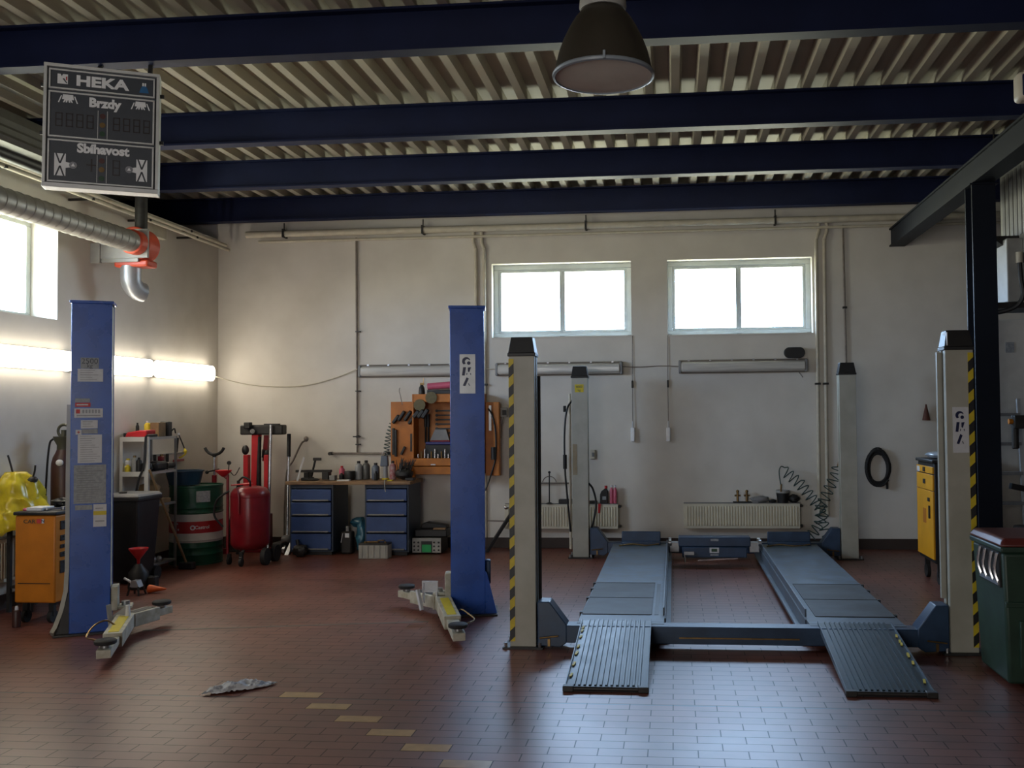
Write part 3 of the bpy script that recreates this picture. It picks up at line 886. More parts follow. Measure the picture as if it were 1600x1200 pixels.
bt('Sbíhavost', 0.084, 0.362, bz(0.672), pc, 'lettering', bold=0.004, xscale=0.98)
def q(mb, pts, y=-0.0026):
    mb.add([(a, y, b) for a, b in pts], [tuple(range(len(pts)))])
    return mb
def rect(mb, x0, x1, z0, z1, y=-0.0026):
    return q(mb, [(x0, z0), (x1, z0), (x1, z1), (x0, z1)], y)
# emblem square and blue figure
x0, z0 = 0.080, bz(0.160)
e = rect(MB(), x0, x0 + 0.062, z0, z0 + 0.066)
part(e, 'emblem', M_SIGNTXT, pa, local=True)
e = MB()
q(e, [(x0 + 0.03, z0 + 0.035), (x0 + 0.052, z0 + 0.006), (x0 + 0.060, z0 + 0.006), (x0 + 0.040, z0 + 0.038)], -0.0032)
q(e, [(x0 + 0.018, z0 + 0.066), (x0 + 0.026, z0 + 0.05), (x0 + 0.032, z0 + 0.066)], -0.0032)
part(e, 'emblem_mark', M_SLATE, pa, local=True)
part(q(MB(), [(x0 + 0.050, z0 + 0.028), (x0 + 0.058, z0 + 0.022), (x0 + 0.058, z0 + 0.05), (x0 + 0.050, z0 + 0.05)], -0.0034), 'emblem_dot', M_REDINK, pa, local=True)
xb_, zb_ = 0.606, bz(0.168)
M_SIGNBLUE = pm('sign_blue', (0.015, 0.14, 0.36), 0.5, scale=20)
e = q(MB(), [(xb_ - 0.030, zb_), (xb_ + 0.030, zb_), (xb_ + 0.022, zb_ + 0.028), (xb_ + 0.012, zb_ + 0.048), (xb_ - 0.012, zb_ + 0.048), (xb_ - 0.022, zb_ + 0.028)])
part(e, 'emblem', M_SIGNBLUE, pa, local=True)
e = rect(rect(MB(), xb_ - 0.012, xb_ - 0.002, zb_ + 0.046, zb_ + 0.068, -0.003), xb_ + 0.002, xb_ + 0.012, zb_ + 0.046, zb_ + 0.068, -0.003)
part(e, 'emblem_mark', M_SIGNTXT, pa, local=True)
# roller-bed pictograms
for x in (0.145, 0.585):
    z = bz(0.285)
    e = q(MB(), [(x - 0.036, z), (x + 0.036, z), (x + 0.030, z + 0.034), (x - 0.030, z + 0.034)])
    q(e, [(x - 0.060, z - 0.022), (x - 0.052, z - 0.022), (x - 0.036, z + 0.024), (x - 0.042, z + 0.026)])
    q(e, [(x + 0.052, z - 0.022), (x + 0.060, z - 0.022), (x + 0.042, z + 0.026), (x + 0.036, z + 0.024)])
    for dx in (-0.026, -0.010, 0.010, 0.026):
        q(e, [(x + dx - 0.004, z - 0.020), (x + dx + 0.004, z - 0.020), (x + dx * 0.6 + 0.006, z), (x + dx * 0.6 - 0.006, z)])
    part(e, 'pictogram', M_SIGNTXT, pb, local=True)
# unlit digits
def digit(mb, x, z, w, h, segs='abcdefg', tk=0.007):
    S = {'a': (x, x + w, z + h - tk, z + h), 'g': (x, x + w, z + h / 2 - tk / 2, z + h / 2 + tk / 2), 'd': (x, x + w, z, z + tk),
         'f': (x, x + tk, z + h / 2, z + h), 'e': (x, x + tk, z, z + h / 2), 'b': (x + w - tk, x + w, z + h / 2, z + h), 'c': (x + w - tk, x + w, z, z + h / 2)}
    for c_ in segs: rect(mb, *S[c_])
    return mb
for k in range(4):
    part(digit(MB(), 0.072 + k * 0.062, bz(0.505), 0.043, 0.092), 'digit', M_SEG, pb, local=True)
    part(digit(MB(), 0.418 + k * 0.062, bz(0.505), 0.043, 0.092), 'digit', M_SEG, pb, local=True)
part(digit(MB(), 0.420, bz(0.872), 0.046, 0.105), 'digit', M_SEG, pc, local=True)
part(rect(rect(MB(), 0.262, 0.322, bz(0.806), bz(0.796)), 0.288, 0.298, bz(0.855), bz(0.75)), 'plus_sign', M_SEG, pc, local=True)
M_AMB = pm('unlit_amber', (0.17, 0.095, 0.015), 0.4, scale=20)
M_GRN = pm('unlit_green', (0.012, 0.055, 0.022), 0.4, scale=20)
M_RDL = pm('unlit_red', (0.075, 0.018, 0.016), 0.4, scale=20)
for p, zt, zb2 in ((pb, 0.350, 0.580), (pc, 0.715, 0.940)):
    e = rect(rect(MB(), 0.325, 0.328, bz(zb2), bz(zt)), 0.382, 0.385, bz(zb2), bz(zt))
    part(e, 'divider', M_SIGNFRAME, p, local=True)
    for k, mm in enumerate((M_RDL, M_AMB, M_GRN)):
        z = bz(zt + 0.045 + k * 0.072)
        part(MB().cyl((0.3545, -0.0035, z), (0.3545, 0.0, z), 0.018, n=20), 'indicator', mm, p, local=True)
# tracking pictograms
M_SIGNMID = pm('sign_mid_grey', (0.26, 0.27, 0.30), 0.5, scale=20)
for x, s in ((0.105, 1), (0.600, -1)):
    z = bz(0.905); h = 0.150
    e = rect(MB(), x - 0.034, x + 0.034, z, z + h)
    q(e, [(x + s * 0.034, z + 0.055), (x + s * 0.070, z + 0.062), (x + s * 0.070, z + 0.088), (x + s * 0.034, z + 0.095)])
    part(e, 'pictogram', M_SIGNTXT, pc, local=True)
    v = MB()
    for a, b in ((h, 0.083), (0.0, 0.067)):
        for sg in (-1, 1):
            q(v, [(x + sg * 0.024 - 0.005, z + a), (x + sg * 0.024 + 0.005, z + a), (x + 0.005, z + b), (x - 0.005, z + b)], -0.0033)
    part(v, 'pictogram_line', M_INK, pc, local=True)
    d = MB().cyl((x + s * 0.078, -0.0038, z + 0.076), (x + s * 0.078, -0.002, z + 0.076), 0.024, n=20)
    part(d, 'pictogram_disc', M_SIGNMID, pc, local=True)
    part(q(MB(), [(x + s * 0.078 - 0.012, z + 0.068), (x + s * 0.078 + 0.012, z + 0.068), (x + s * 0.078, z + 0.090)], -0.0042), 'pictogram_mark', M_SIGNTXT, pc, local=True)
for p0, p1 in (((-3.95, 6.035, 3.95), (-3.95, 6.19, 4.102)), ((-3.60, 6.19, 3.94), (-3.60, 6.21, 4.102))):
    part(MB().bar(p0, p1, 0.03, 0.012, up=(0, 1, 0.2)), 'hanger', M_DARK, t)
for z in (bz(0.17), bz(0.56)):
    for x in (-0.025, BW):
        part(MB().box(x, x + 0.025, 0.03, 0.05, z - 0.012, z + 0.012), 'side_knob', M_BLACK, t, local=True)

# framed panel hanging at the edge of the view
t = thing('hanging_panel', 'dark panel in a rounded cream frame hanging under the roof by the crane beam', 'sign', (1.95, 5.0, 3.24))
part(MB().box(1.79, 2.25, 5.0, 5.10, 3.245, 3.395), 'frame', M_PIPE, t, bevel=0.025, seg=3)
part(MB().box(1.806, 2.234, 4.996, 5.05, 3.262, 3.378), 'face', M_NAVY, t, bevel=0.01)
part(MB().cyl((2.10, 5.05, 3.39), (2.10, 5.05, 4.41), 0.01, n=8), 'hanger_rod', M_DARK, t)

# ------------------------------------------------------------------ two post lift: two posts turned with the lift
LRZ = R(15.8)
LH = 2.55
def lift_post(cx, cy, side, lab, rz):
    """Local: front face on y=0 facing -y, inner side +x*side."""
    t = thing('lift_post', lab, 'lift post', (cx, cy, 0), rz, group='posts of the two post lift')
    s = side
    w = 0.14
    # C shaped column
    c = MB().box(-w, w, 0, 0.012, 0.012, LH - 0.02).box(-s * w, -s * (w - 0.012), 0.012, 0.21, 0.012, LH - 0.02).box(-w, w, 0.198, 0.21, 0.012, LH - 0.02)
    part(c, 'column', M_BLUE, t, local=True, bevel=0.004)
    part(MB().box(s * (w - 0.05), s * (w - 0.004), 0.013, 0.197, 0.10, LH - 0.03), 'carriage_track', M_CREAM2, t, local=True, bevel=0.004)
    part(MB().box(-w - 0.012, w + 0.012, -0.012, 0.222, LH - 0.022, LH), 'top_cap', M_BLUE, t, local=True, bevel=0.003)
    part(MB().box(-0.24, 0.24, -0.05, 0.33, 0, 0.014), 'base_plate', M_DARK, t, local=True, bevel=0.003)
    g = MB().prism([(-s * w, 0.014), (-s * 0.225, 0.014), (-s * 0.225, 0.05), (-s * w, 0.30)], 'y', 0.09, 0.105)
    part(g, 'gusset', M_BLUE, t, local=True)
    # carriage at the bottom of its travel
    k = MB().box(s * w, s * (w + 0.05), 0.02, 0.19, 0.16, 0.34).box(s * (w + 0.05), s * (w + 0.15), 0.03, 0.18, 0.05, 0.075).box(s * (w + 0.05), s * (w + 0.15), 0.03, 0.18, 0.165, 0.185)
    part(k, 'carriage', M_CREAM2, t, local=True, bevel=0.004)
    part(MB().cyl((s * (w + 0.10), 0.105, 0.045), (s * (w + 0.10), 0.105, 0.215), 0.03, n=18), 'arm_pivot', M_STEEL, t, local=True)
    return t
def arm(t, p0, p1, lab=None, hoop=None, W=0.125):
    """Two telescoping boxes with a pad on the end; world coordinates at the arm's mid height."""
    p0, p1 = Vector(p0), Vector(p1)
    d = (p1 - p0)
    m = p0 + d * 0.62
    a = part(MB().bar(p0, m, W, 0.10), 'arm', M_CREAM2, t, bevel=0.004)
    part(MB().bar(p0 + d * 0.3, p1, W * 0.72, 0.055), 'arm_extension', M_CREAM2, a, bevel=0.003)
    part(MB().bar(p0 + d * 0.08 + Vector((0, 0, 0.051)), m + Vector((0, 0, 0.051)) - d * 0.04, W * 0.55, 0.004), 'arm_label', M_YELINK if hoop else M_DARK, a)
    pad = p1 - d.normalized() * 0.075
    part(MB().cyl(pad + Vector((0, 0, 0.028)), pad + Vector((0, 0, 0.05)), 0.032, n=18), 'pad_screw', M_STEEL, a)
    part(MB().lathe([(0.0, 0.050), (0.062, 0.050), (0.07, 0.056), (0.07, 0.074), (0.062, 0.080), (0.0, 0.078)], pad, 24), 'pad', M_RUBBER, a)
    if hoop:
        part(MB().tube(smooth_path(hoop, 4), 0.006, 6), 'foot_guard', M_BRASS, a)
    return a

LPC = (-4.455, 6.885)
lp = lift_post(LPC[0], LPC[1], 1, 'blue lift post covered with notices, beside the orange tool trolley', R(27))
# flat duct with a flared foot down the outer side
d = [(-0.158, 0.10, 1.75), (-0.163, 0.10, 1.2), (-0.163, 0.10, 0.5), (-0.170, 0.09, 0.32), (-0.20, 0.06, 0.16), (-0.235, 0.02, 0.05), (-0.25, 0.0, 0.018)]
mb = MB()
for a, b in zip(d, d[1:]):
    mb.bar(a, b, 0.075, 0.03, up=(1, 0, 0.01))
part(mb, 'hose_cover', M_CREAM, lp, local=True)
part(MB().prism([(-0.14, 0.014), (-0.235, 0.014), (-0.215, 0.06), (-0.14, 0.34)], 'y', 0.015, 0.03), 'gusset', M_DARK, lp, local=True)
def px(u): return (u - 140.0) / 56 * 0.28
def pz(v): return (991.0 - v) / 521 * LH
STICK = [(125, 150, 560, 577, M_GREYPAPER, None), (121, 156, 577.5, 597.6, M_PAPER, 'lines'), (118, 138, 624, 630, M_GREYPAPER, None), (118, 139, 630.7, 637, M_REDINK, 'white'),
         (117, 156, 639.6, 654, M_PAPER, 'big'), (126, 149, 658, 671, M_PAPER, 'lines'), (119, 127, 673, 680.5, M_PAPER, 'red'), (127.5, 149, 672, 679, M_GREYPAPER, None),
         (122, 155, 680.8, 725, M_PAPER, 'lines'), (117, 161, 728, 788, M_GREYPAPER, 'text'), (119, 142.6, 790.5, 798, M_GREYPAPER, None), (144, 162, 790, 825, M_PAPER, 'yellow')]
for a, b, c0, c1, mt, kind in STICK:
    x0, x1, z0, z1 = px(a), px(b), pz(c1), pz(c0)
    st = part(MB().box(x0, x1, -0.0022, -0.0002, z0, z1), 'notice', mt, lp, local=True)
    e = MB()
    y = -0.0028
    w, h = x1 - x0, z1 - z0
    if kind in ('lines', 'text'):
        k = max(3, int(h / 0.018))
        for i in range(k):
            zz = z1 - h * (i + 0.8) / (k + 0.6)
            l = 0.45 + 0.4 * rng.random()
            rect(e, x0 + w * 0.1, x0 + w * (0.1 + l), zz, zz + h * 0.22 / k, y)
        part(e, 'notice_print', M_GREYINK if kind == 'lines' else M_GREY, st, local=True)
    elif kind == 'white':
        part(rect(e, x0 + w * 0.1, x0 + w * 0.85, z0 + h * 0.35, z0 + h * 0.65, y), 'notice_print', M_PAPER, st, local=True)
    elif kind == 'big':
        for i in range(6):
            rect(e, x0 + w * (0.28 + 0.11 * i), x0 + w * (0.35 + 0.11 * i), z0 + h * 0.48, z0 + h * 0.86, y)
        rect(e, x0 + w * 0.08, x0 + w * 0.92, z0 + h * 0.16, z0 + h * 0.28, y)
        part(e, 'notice_print', M_GREYINK, st, local=True)
        part(rect(MB(), x0 + w * 0.06, x0 + w * 0.2, z0 + h * 0.45, z0 + h * 0.9, y), 'notice_mark', M_REDINK, st, local=True)
    elif kind == 'red':
        part(rect(rect(e, x0 + w * .42, x0 + w * .58, z0 + h * .25, z0 + h * .75, y), x0 + w * .25, x0 + w * .75, z0 + h * .42, z0 + h * .58, y), 'notice_mark', M_REDINK, st, local=True)
    elif kind == 'yellow':
        part(rect(e, x0, x1, z0 + h * .52, z0 + h * .70, y), 'notice_band', M_YELINK, st, local=True)
        part(rect(rect(MB(), x0 + w * .15, x0 + w * .85, z0 + h * .22, z0 + h * .28, y), x0 + w * .15, x0 + w * .75, z0 + h * .80, z0 + h * .84, y), 'notice_print', M_GREYINK, st, local=True)
    if (a, c0) == (125, 560):
        part(text_mb('2500', 0.058, lambda p, r_, d_: ((x0 + x1) / 2 + p, -0.003, z0 + h * 0.66 + r_)), 'notice_print', M_INK, st, local=True)
        part(text_mb('kg', 0.045, lambda p, r_, d_: ((x0 + x1) / 2 + p, -0.003, z0 + h * 0.24 + r_)), 'notice_print', M_INK, st, local=True)
arm(lp, (-4.14, 6.84, 0.115), (-3.765, 5.97, 0.085), hoop=[(-4.02, 6.52, 0.15), (-4.08, 6.50, 0.19), (-4.12, 6.42, 0.17), (-4.126, 6.34, 0.11), (-4.03, 6.25, 0.115), (-3.90, 6.20, 0.11)])
arm(lp, (-4.13, 6.86, 0.115), (-4.06, 7.30, 0.11))
part(MB().bar((-4.27, 6.86, 0.10), (-4.10, 6.80, 0.21), 0.02, 0.05).bar((-4.25, 6.80, 0.24), (-4.24, 6.82, 0.06), 0.02, 0.03), 'arm_stay', M_LIGHTGREY, lp)
part(MB().cyl((-4.085, 6.78, 0.16), (-4.085, 6.78, 0.245), 0.02, 0.014, 12), 'lock_pin', M_PAPER, lp)

RPC = (-1.695, 7.68)
rp = lift_post(RPC[0], RPC[1], -1, 'plain blue lift post with a white maker plate, in front of the orange tool cupboard', R(11))
px2 = lambda u: (u - 731.5) / 50 * 0.28
z0, z1 = (958 - 615) / 480 * LH, (958 - 554) / 480 * LH
x0, x1 = px2(720.5), px2(743.5)
pl = part(MB().box(x0, x1, -0.004, -0.0002, z0, z1), 'maker_plate', M_ALU, rp, local=True)
def oma(pl, xc, z0, z1, w, yf=-0.006, mat=None):
    """The three sloping shadow letters of the maker's plate, one above the other."""
    mat = mat or MATS['plate_letter_blue']
    h = z1 - z0
    X = lambda a: xc + a * w * 1.25
    Z = lambda a: z0 + a * h
    o = MB()
    ring = []
    for i in range(13):
        a = R(25) + R(205) * i / 12
        ring.append((X(-0.06) + 0.27 * w * math.cos(a), Z(0.82) + 0.27 * w * math.sin(a)))
    inner = []
    for i in range(13):
        a = R(230) - R(205) * i / 12
        inner.append((X(0.0) + 0.16 * w * math.cos(a), Z(0.81) + 0.16 * w * math.sin(a)))
    for i in range(12):
        q(o, [ring[i], ring[i + 1], inner[11 - i], inner[12 - i]], yf)
    o.cyl((X(0.07), yf, Z(0.775)), (X(0.07), yf + 0.003, Z(0.775)), 0.115 * w, n=14)
    part(o, 'plate_letter', mat, pl, local=True)
    m = MB()
    q(m, [(X(-0.28), Z(0.46)), (X(-0.14), Z(0.455)), (X(-0.07), Z(0.67)), (X(-0.22), Z(0.67))], yf)
    q(m, [(X(0.02), Z(0.56)), (X(0.09), Z(0.54)), (X(0.19), Z(0.67)), (X(0.02), Z(0.66))], yf)
    q(m, [(X(-0.06), Z(0.475)), (X(-0.02), Z(0.475)), (X(0.0), Z(0.52)), (X(-0.04), Z(0.52))], yf)
    q(m, [(X(0.15), Z(0.475)), (X(0.19), Z(0.475)), (X(0.17), Z(0.52)), (X(0.13), Z(0.52))], yf)
    part(m, 'plate_letter', mat, pl, local=True)
    a = MB()
    q(a, [(X(-0.24), Z(0.20)), (X(-0.11), Z(0.185)), (X(0.07), Z(0.38)), (X(-0.05), Z(0.41))], yf)
    q(a, [(X(0.08), Z(0.20)), (X(0.14), Z(0.195)), (X(0.06), Z(0.26)), (X(0.03), Z(0.26))], yf)
    part(a, 'plate_letter', mat, pl, local=True)
pm('plate_letter_blue', (0.008, 0.012, 0.06), 0.4, scale=20)
oma(pl, (x0 + x1) / 2, z0, z1, x1 - x0)
part(MB().box(0.14, 0.185, 0.06, 0.15, 0.24, 0.44), 'control_box', M_BLUED, rp, local=True, bevel=0.012)
part(MB().prism([(0.14, 0.014), (0.235, 0.014), (0.155, 0.34), (0.14, 0.36)], 'y', 0.0, 0.03), 'gusset', M_BLUE, rp, local=True)
arm(rp, (-1.90, 7.66, 0.115), (-1.535, 6.66, 0.065), hoop=[(-1.70, 7.20, 0.11), (-1.67, 7.30, 0.13), (-1.59, 7.20, 0.12), (-1.515, 7.08, 0.10), (-1.555, 6.93, 0.10), (-1.62, 6.90, 0.09)])
arm(rp, (-1.93, 7.68, 0.115), (-2.37, 8.10, 0.10))
part(MB().box(-2.065, -1.935, 7.62, 7.635, 0.20, 0.215).box(-2.065, -1.935, 7.62, 7.635, 0.275, 0.29).box(-2.065, -2.052, 7.62, 7.635, 0.215, 0.275).box(-1.948, -1.935, 7.62, 7.635, 0.215, 0.275)
     .box(-2.05, -1.95, 7.64, 7.645, 0.20, 0.28).box(-2.06, -2.05, 7.62, 7.66, 0.11, 0.20).box(-1.95, -1.94, 7.62, 7.66, 0.11, 0.20), 'arm_guard', M_PAPER, rp)
part(MB().bar((-2.035, 7.50, 0.08), (-2.075, 7.52, 0.24), 0.03, 0.02), 'arm_handle', M_PAPER, rp)

# ------------------------------------------------------------------ four post lift
FL = thing('four_post_lift', 'four post car lift with blue cross beams, steel runways and ramps', 'car lift', (0.43, 8.7, 0))
HZ = 2.07
M_STRIPE = None
def hazard(p, x0, x1, y, z0, z1, up=1):
    """Yellow strip with slanted black bars."""
    st = part(MB().box(x0, x1, y - 0.0025, y - 0.0002, z0, z1), 'hazard_strip', M_YELLOW, p)
    b = MB()
    z = z0
    w = x1 - x0
    sl = w * 0.95
    while z < z1 - 0.06:
        lo = [(x0, z), (x1, z + sl * up), (x1, z + sl * up + 0.072), (x0, z + 0.072)]
        lo = [(a, min(max(c, z0), z1)) for a, c in lo]
        b.add([(a, y - 0.003, c) for a, c in lo], [(0, 1, 2, 3)])
        z += 0.1425
    part(b, 'hazard_bar', M_BLACK, st)
def post(cx, y, inner, stripe):
    """inner: +1 when the lift's middle is on +x. Column front face at y."""
    w, d = 0.092, 0.15
    c = MB()
    i = inner
    c.box(cx - w, cx + w, y, y + 0.010, 0.014, HZ)
    c.box(cx - i * w, cx - i * (w - 0.010), y + 0.010, y + d, 0.014, HZ)
    c.box(cx - w, cx + w, y + d - 0.010, y + d, 0.014, HZ)
    c.box(cx + i * w, cx + i * (w - 0.008), y + 0.010, y + 0.055, 0.014, HZ).box(cx + i * w, cx + i * (w - 0.008), y + d - 0.055, y + d - 0.010, 0.014, HZ)
    p = part(c, 'post', M_CREAM, FL, bevel=0.003)
    part(MB().box(cx + i * (w - 0.035), cx + i * (w - 0.03), y + 0.05, y + d - 0.05, 0.03, HZ - 0.02), 'ladder_bar', M_DARK, p)
    part(MB().box(cx + i * 0.02, cx + i * 0.045, y + 0.065, y + 0.085, 0.03, HZ - 0.02), 'lifting_cable', M_STEEL, p)
    k = MB().box(cx - w - 0.008, cx + w + 0.008, y - 0.008, y + d + 0.008, HZ - 0.012, HZ + 0.012).frustum(cx - w - 0.003, cx + w + 0.003, y - 0.003, y + d + 0.003, HZ + 0.012, HZ + 0.125, 0.018, 0.018)
    part(k, 'post_cap', M_BLACK, p, bevel=0.004)
    part(MB().box(cx - w - 0.05, cx + w + 0.05, y - 0.03, y + d + 0.05, 0, 0.014), 'base_plate', M_DARK, p)
    b = MB()
    for sx in (-1, 1):
        for yy in (y - 0.012, y + d + 0.03):
            b.cyl((cx + sx * (w + 0.028), yy, 0.014), (cx + sx * (w + 0.028), yy, 0.045), 0.011, n=8)
    part(b, 'anchor_bolt', M_STEEL, p)
    if stripe:
        a = cx - i * w
        hazard(p, min(a, a + i * 0.036), max(a, a + i * 0.036), y, 0.05, HZ - 0.03, 1)
    return p
YF, YB = 6.63, 10.78
p1 = post(-1.072, YF, 1, True)
p2 = post(1.938, YF, -1, True)
p3 = post(-1.072, YB, 1, False)
p4 = post(1.938, YB, -1, False)
# maker plate on the front post, capacity label on the back one
z0, z1 = 1.34, 1.67
part_pl = part(MB().box(1.888, 1.992, YF - 0.004, YF - 0.0002, z0 + 0.02, z1), 'maker_plate', M_PAPER, p2)
def oma_w(pl, xc, z0, z1, w, y):
    before = set(o.name for o in bpy.data.objects)
    off = Vector(XF[root_of(pl).name].translation)
    oma(pl, xc - off.x, z0 - off.z, z1 - off.z, w, yf=y - off.y)
oma_w(part_pl, 1.94, z0 + 0.02, z1, 0.104, YF - 0.006)
yl = part(MB().box(-1.125, -1.025, YB - 0.003, YB - 0.0002, 1.895, 1.985), 'capacity_label', M_YELINK, p3)
part(text_mb('4000', 0.038, lambda a, b, d: (-1.075 + a, YB - 0.004, 1.955 + b)), 'capacity_print', M_INK, yl)
part(text_mb('kg', 0.038, lambda a, b, d: (-1.075 + a, YB - 0.004, 1.918 + b)), 'capacity_print', M_INK, yl)
part(MB().box(1.856, 1.862, YF - 0.012, YF + 0.08, HZ + 0.02, HZ + 0.11), 'cap_label', M_PAPER, p2)
part(MB().box(-1.155, -1.105, YB - 0.003, YB - 0.0002, 0.95, 1.30), 'rust_patch', pm('rust_film', (0.36, 0.31, 0.22), 0.6, scale=9, col2=(0.30, 0.23, 0.13)), p3)

# cross beams with their end brackets
def cross(y, z0, z1, front):
    b = MB().box(-0.90, 1.77, y, y + 0.14, z0, z1)
    o = part(b, 'cross_beam', M_BLUED, FL, bevel=0.006)
    for x, s in ((-0.968, 1), (1.834, -1)):
        poly = [(x, z0 - 0.02), (x, z1 + 0.165), (x + s * 0.085, z1 + 0.165), (x + s * 0.205, z1 + 0.005), (x + s * 0.205, z0), (x + s * 0.16, z0 - 0.03)]
        part(MB().prism(poly, 'y', y - 0.006, y + 0.15), 'end_bracket', M_BLUED, o, bevel=0.006)
    for x, s in ((-0.95, 1), (1.815, -1)):
        e = MB()
        e.cyl((x, y - 0.02, z0 + 0.035), (x + s * 0.13, y - 0.02, z0 + 0.05), 0.006, n=8)
        e.box(x + s * 0.055, x + s * 0.072, y - 0.022, y - 0.008, z0 - 0.02, z0 + 0.03)
        part(e, 'release_rod', M_BRASS, o)
    return o
cbm = cross(6.625, 0.045, 0.165, True)
part(MB().box(0.02, 0.84, 6.617, 6.6245, 0.085, 0.095), 'edge_strip', M_BRASS, cbm)
cross(10.80, 0.06, 0.18, False)

# runways
def runway(x0, x1, inner):
    """inner: side of the lift's middle (+1 when on +x)."""
    o = part(MB().box(x0, x1, 6.76, 10.86, 0.075, 0.168).box(x0, x1, 6.70, 6.76, 0.15, 0.168), 'runway', M_DECK, FL, bevel=0.004)
    xi = x1 if inner > 0 else x0
    part(MB().box(xi - 0.012 if inner > 0 else xi, xi if inner > 0 else xi + 0.012, 6.98, 10.70, 0.168, 0.225), 'guide_rail', M_DECK, o, bevel=0.002)
    k = MB().box(xi + 0.002 * inner, xi + inner * 0.042, 6.90, 10.84, 0.05, 0.070).box(xi, xi + inner * 0.008, 6.90, 10.84, 0.070, 0.165)
    part(k, 'jack_track', M_DECK, o)
    a, b = (x0 + 0.01, x1 - 0.095) if inner > 0 else (x0 + 0.075, x1 - 0.01)
    sp = MB().box(a, b, 6.985, 7.60, 0.168, 0.174).box(a, b, 7.62, 8.26, 0.168, 0.174)
    part(sp, 'slide_plate', M_DECK2, o, bevel=0.002)
    part(MB().box(a, b, 8.28, 8.30, 0.168, 0.173), 'gap_strip', M_DARK, o)
    if inner > 0:
        part(MB().box(x1 - 0.075, x1 - 0.045, 6.99, 8.25, 0.168, 0.1705), 'slot', M_BLACK, o)
    s_ = MB()
    for yy in (7.05, 7.6, 8.0, 8.25):
        xe = x0 if inner > 0 else x1
        s_.box(xe - 0.012, xe + 0.012, yy - 0.02, yy + 0.02, 0.14, 0.176)
    part(s_, 'lock_pin', M_BLACK, o)
    # wheel stop at the far end
    part(MB().box(x0 + 0.10, x1 - 0.08, 10.72, 10.76, 0.168, 0.315).box(x0 + 0.10, x1 - 0.08, 10.66, 10.72, 0.168, 0.21), 'wheel_stop', M_BLUED, o, bevel=0.01)
    part(MB().tube(smooth_path([(x0 + 0.08, 10.56, 0.176), (x0 + 0.22, 10.63, 0.185), (x0 + 0.38, 10.57, 0.18), (x1 - 0.10, 10.62, 0.19)], 5), 0.008, 6), 'stop_chain', M_BRASS, o)
    # approach ramp with grip ribs
    return o
r1 = runway(-0.70, -0.082, 1)
r2 = runway(0.925, 1.575, -1)
def ramp(o, x0, x1, y0=5.635, y1=6.74):
    z0, z1 = 0.012, 0.178
    s = (z1 - z0) / (y1 - y0)
    P = lambda y, k=0: z0 + (y - y0) * s + k
    m = MB().hexa([(x0, y0, 0.0), (x1, y0, 0.0), (x1, y1, z1 - 0.02), (x0, y1, z1 - 0.02)], [(x0, y0, z0), (x1, y0, z0), (x1, y1, z1), (x0, y1, z1)])
    n = 13
    for i in range(n):
        xa = x0 + 0.03 + (x1 - x0 - 0.06) * (i + 0.5) / n
        m.hexa([(xa - 0.009, y0 + 0.045, P(y0 + 0.045) - 0.004), (xa + 0.009, y0 + 0.045, P(y0 + 0.045) - 0.004), (xa + 0.009, y1, z1 - 0.004), (xa - 0.009, y1, z1 - 0.004)],
               [(xa - 0.006, y0 + 0.045, P(y0 + 0.045, 0.010)), (xa + 0.006, y0 + 0.045, P(y0 + 0.045, 0.010)), (xa + 0.006, y1, z1 + 0.010), (xa - 0.006, y1, z1 + 0.010)])
    rp_ = part(m, 'ramp', M_RAMP, o, smooth=0.3)
    sd = MB()
    for xa in (x0 - 0.006, x1):
        sd.hexa([(xa, y0, 0.0), (xa + 0.006, y0, 0.0), (xa + 0.006, y1, z1 - 0.03), (xa, y1, z1 - 0.03)], [(xa, y0, z0 + 0.014), (xa + 0.006, y0, z0 + 0.014), (xa + 0.006, y1, z1 + 0.014), (xa, y1, z1 + 0.014)])
    part(sd, 'ramp_edge', M_DECK, rp_)
    part(MB().box(x0 - 0.014, x0 + 0.05, y0 - 0.02, y0 + 0.03, 0.0, 0.034).box(x1 - 0.05, x1 + 0.014, y0 - 0.02, y0 + 0.03, 0.0, 0.034).cyl((x0, y0, 0.016), (x1, y0, 0.016), 0.014, n=10), 'ramp_roller', M_DARK, rp_, bevel=0.004)
    ch = MB()
    g = random.Random(int(x0 * 100))
    for i in range(9):
        yy = y0 + 0.1 + g.random() * (y1 - y0 - 0.2)
        xa = x0 + 0.002 if x0 < 0 else x1 - 0.028
        ch.bar((xa + 0.010, yy, P(yy, 0.006)), (xa + 0.018, yy + 0.045, P(yy + 0.045, 0.006)), 0.014, 0.004)
    part(ch, 'edge_marking', M_YELINK, rp_)
ramp(FL, -0.66, -0.178)
ramp(FL, 0.985, 1.475)
# air hose looped on the far post
part(MB().tube(smooth_path([(-1.165, YB + 0.05, 1.80), (-1.215, YB - 0.02, 1.70), (-1.245, YB - 0.02, 1.45), (-1.245, YB - 0.02, 1.05), (-1.225, YB - 0.01, 0.75), (-1.19, YB + 0.02, 0.30)], 6), 0.011, 8), 'control_hose', M_BLACK, p3)
part(MB().cyl((-1.243, YB - 0.02, 1.18), (-1.243, YB - 0.02, 1.02), 0.022, n=10).cyl((-1.243, YB - 0.02, 1.74), (-1.243, YB - 0.02, 1.67), 0.016, n=10), 'hose_sleeve', M_RUBBER, p3)
part(MB().cyl((-1.19, YB + 0.04, 0.10), (-1.19, YB + 0.04, 1.88), 0.016, n=10), 'cable_conduit', M_PIPE, p3)
part(MB().tube(smooth_path([(-0.98, YB + 0.06, 0.85), (-0.93, YB + 0.05, 0.78), (-0.895, YB + 0.04, 0.62), (-0.92, YB + 0.04, 0.45), (-0.96, YB + 0.05, 0.30)], 6), 0.012, 8), 'power_cable', M_BLACK, p3)
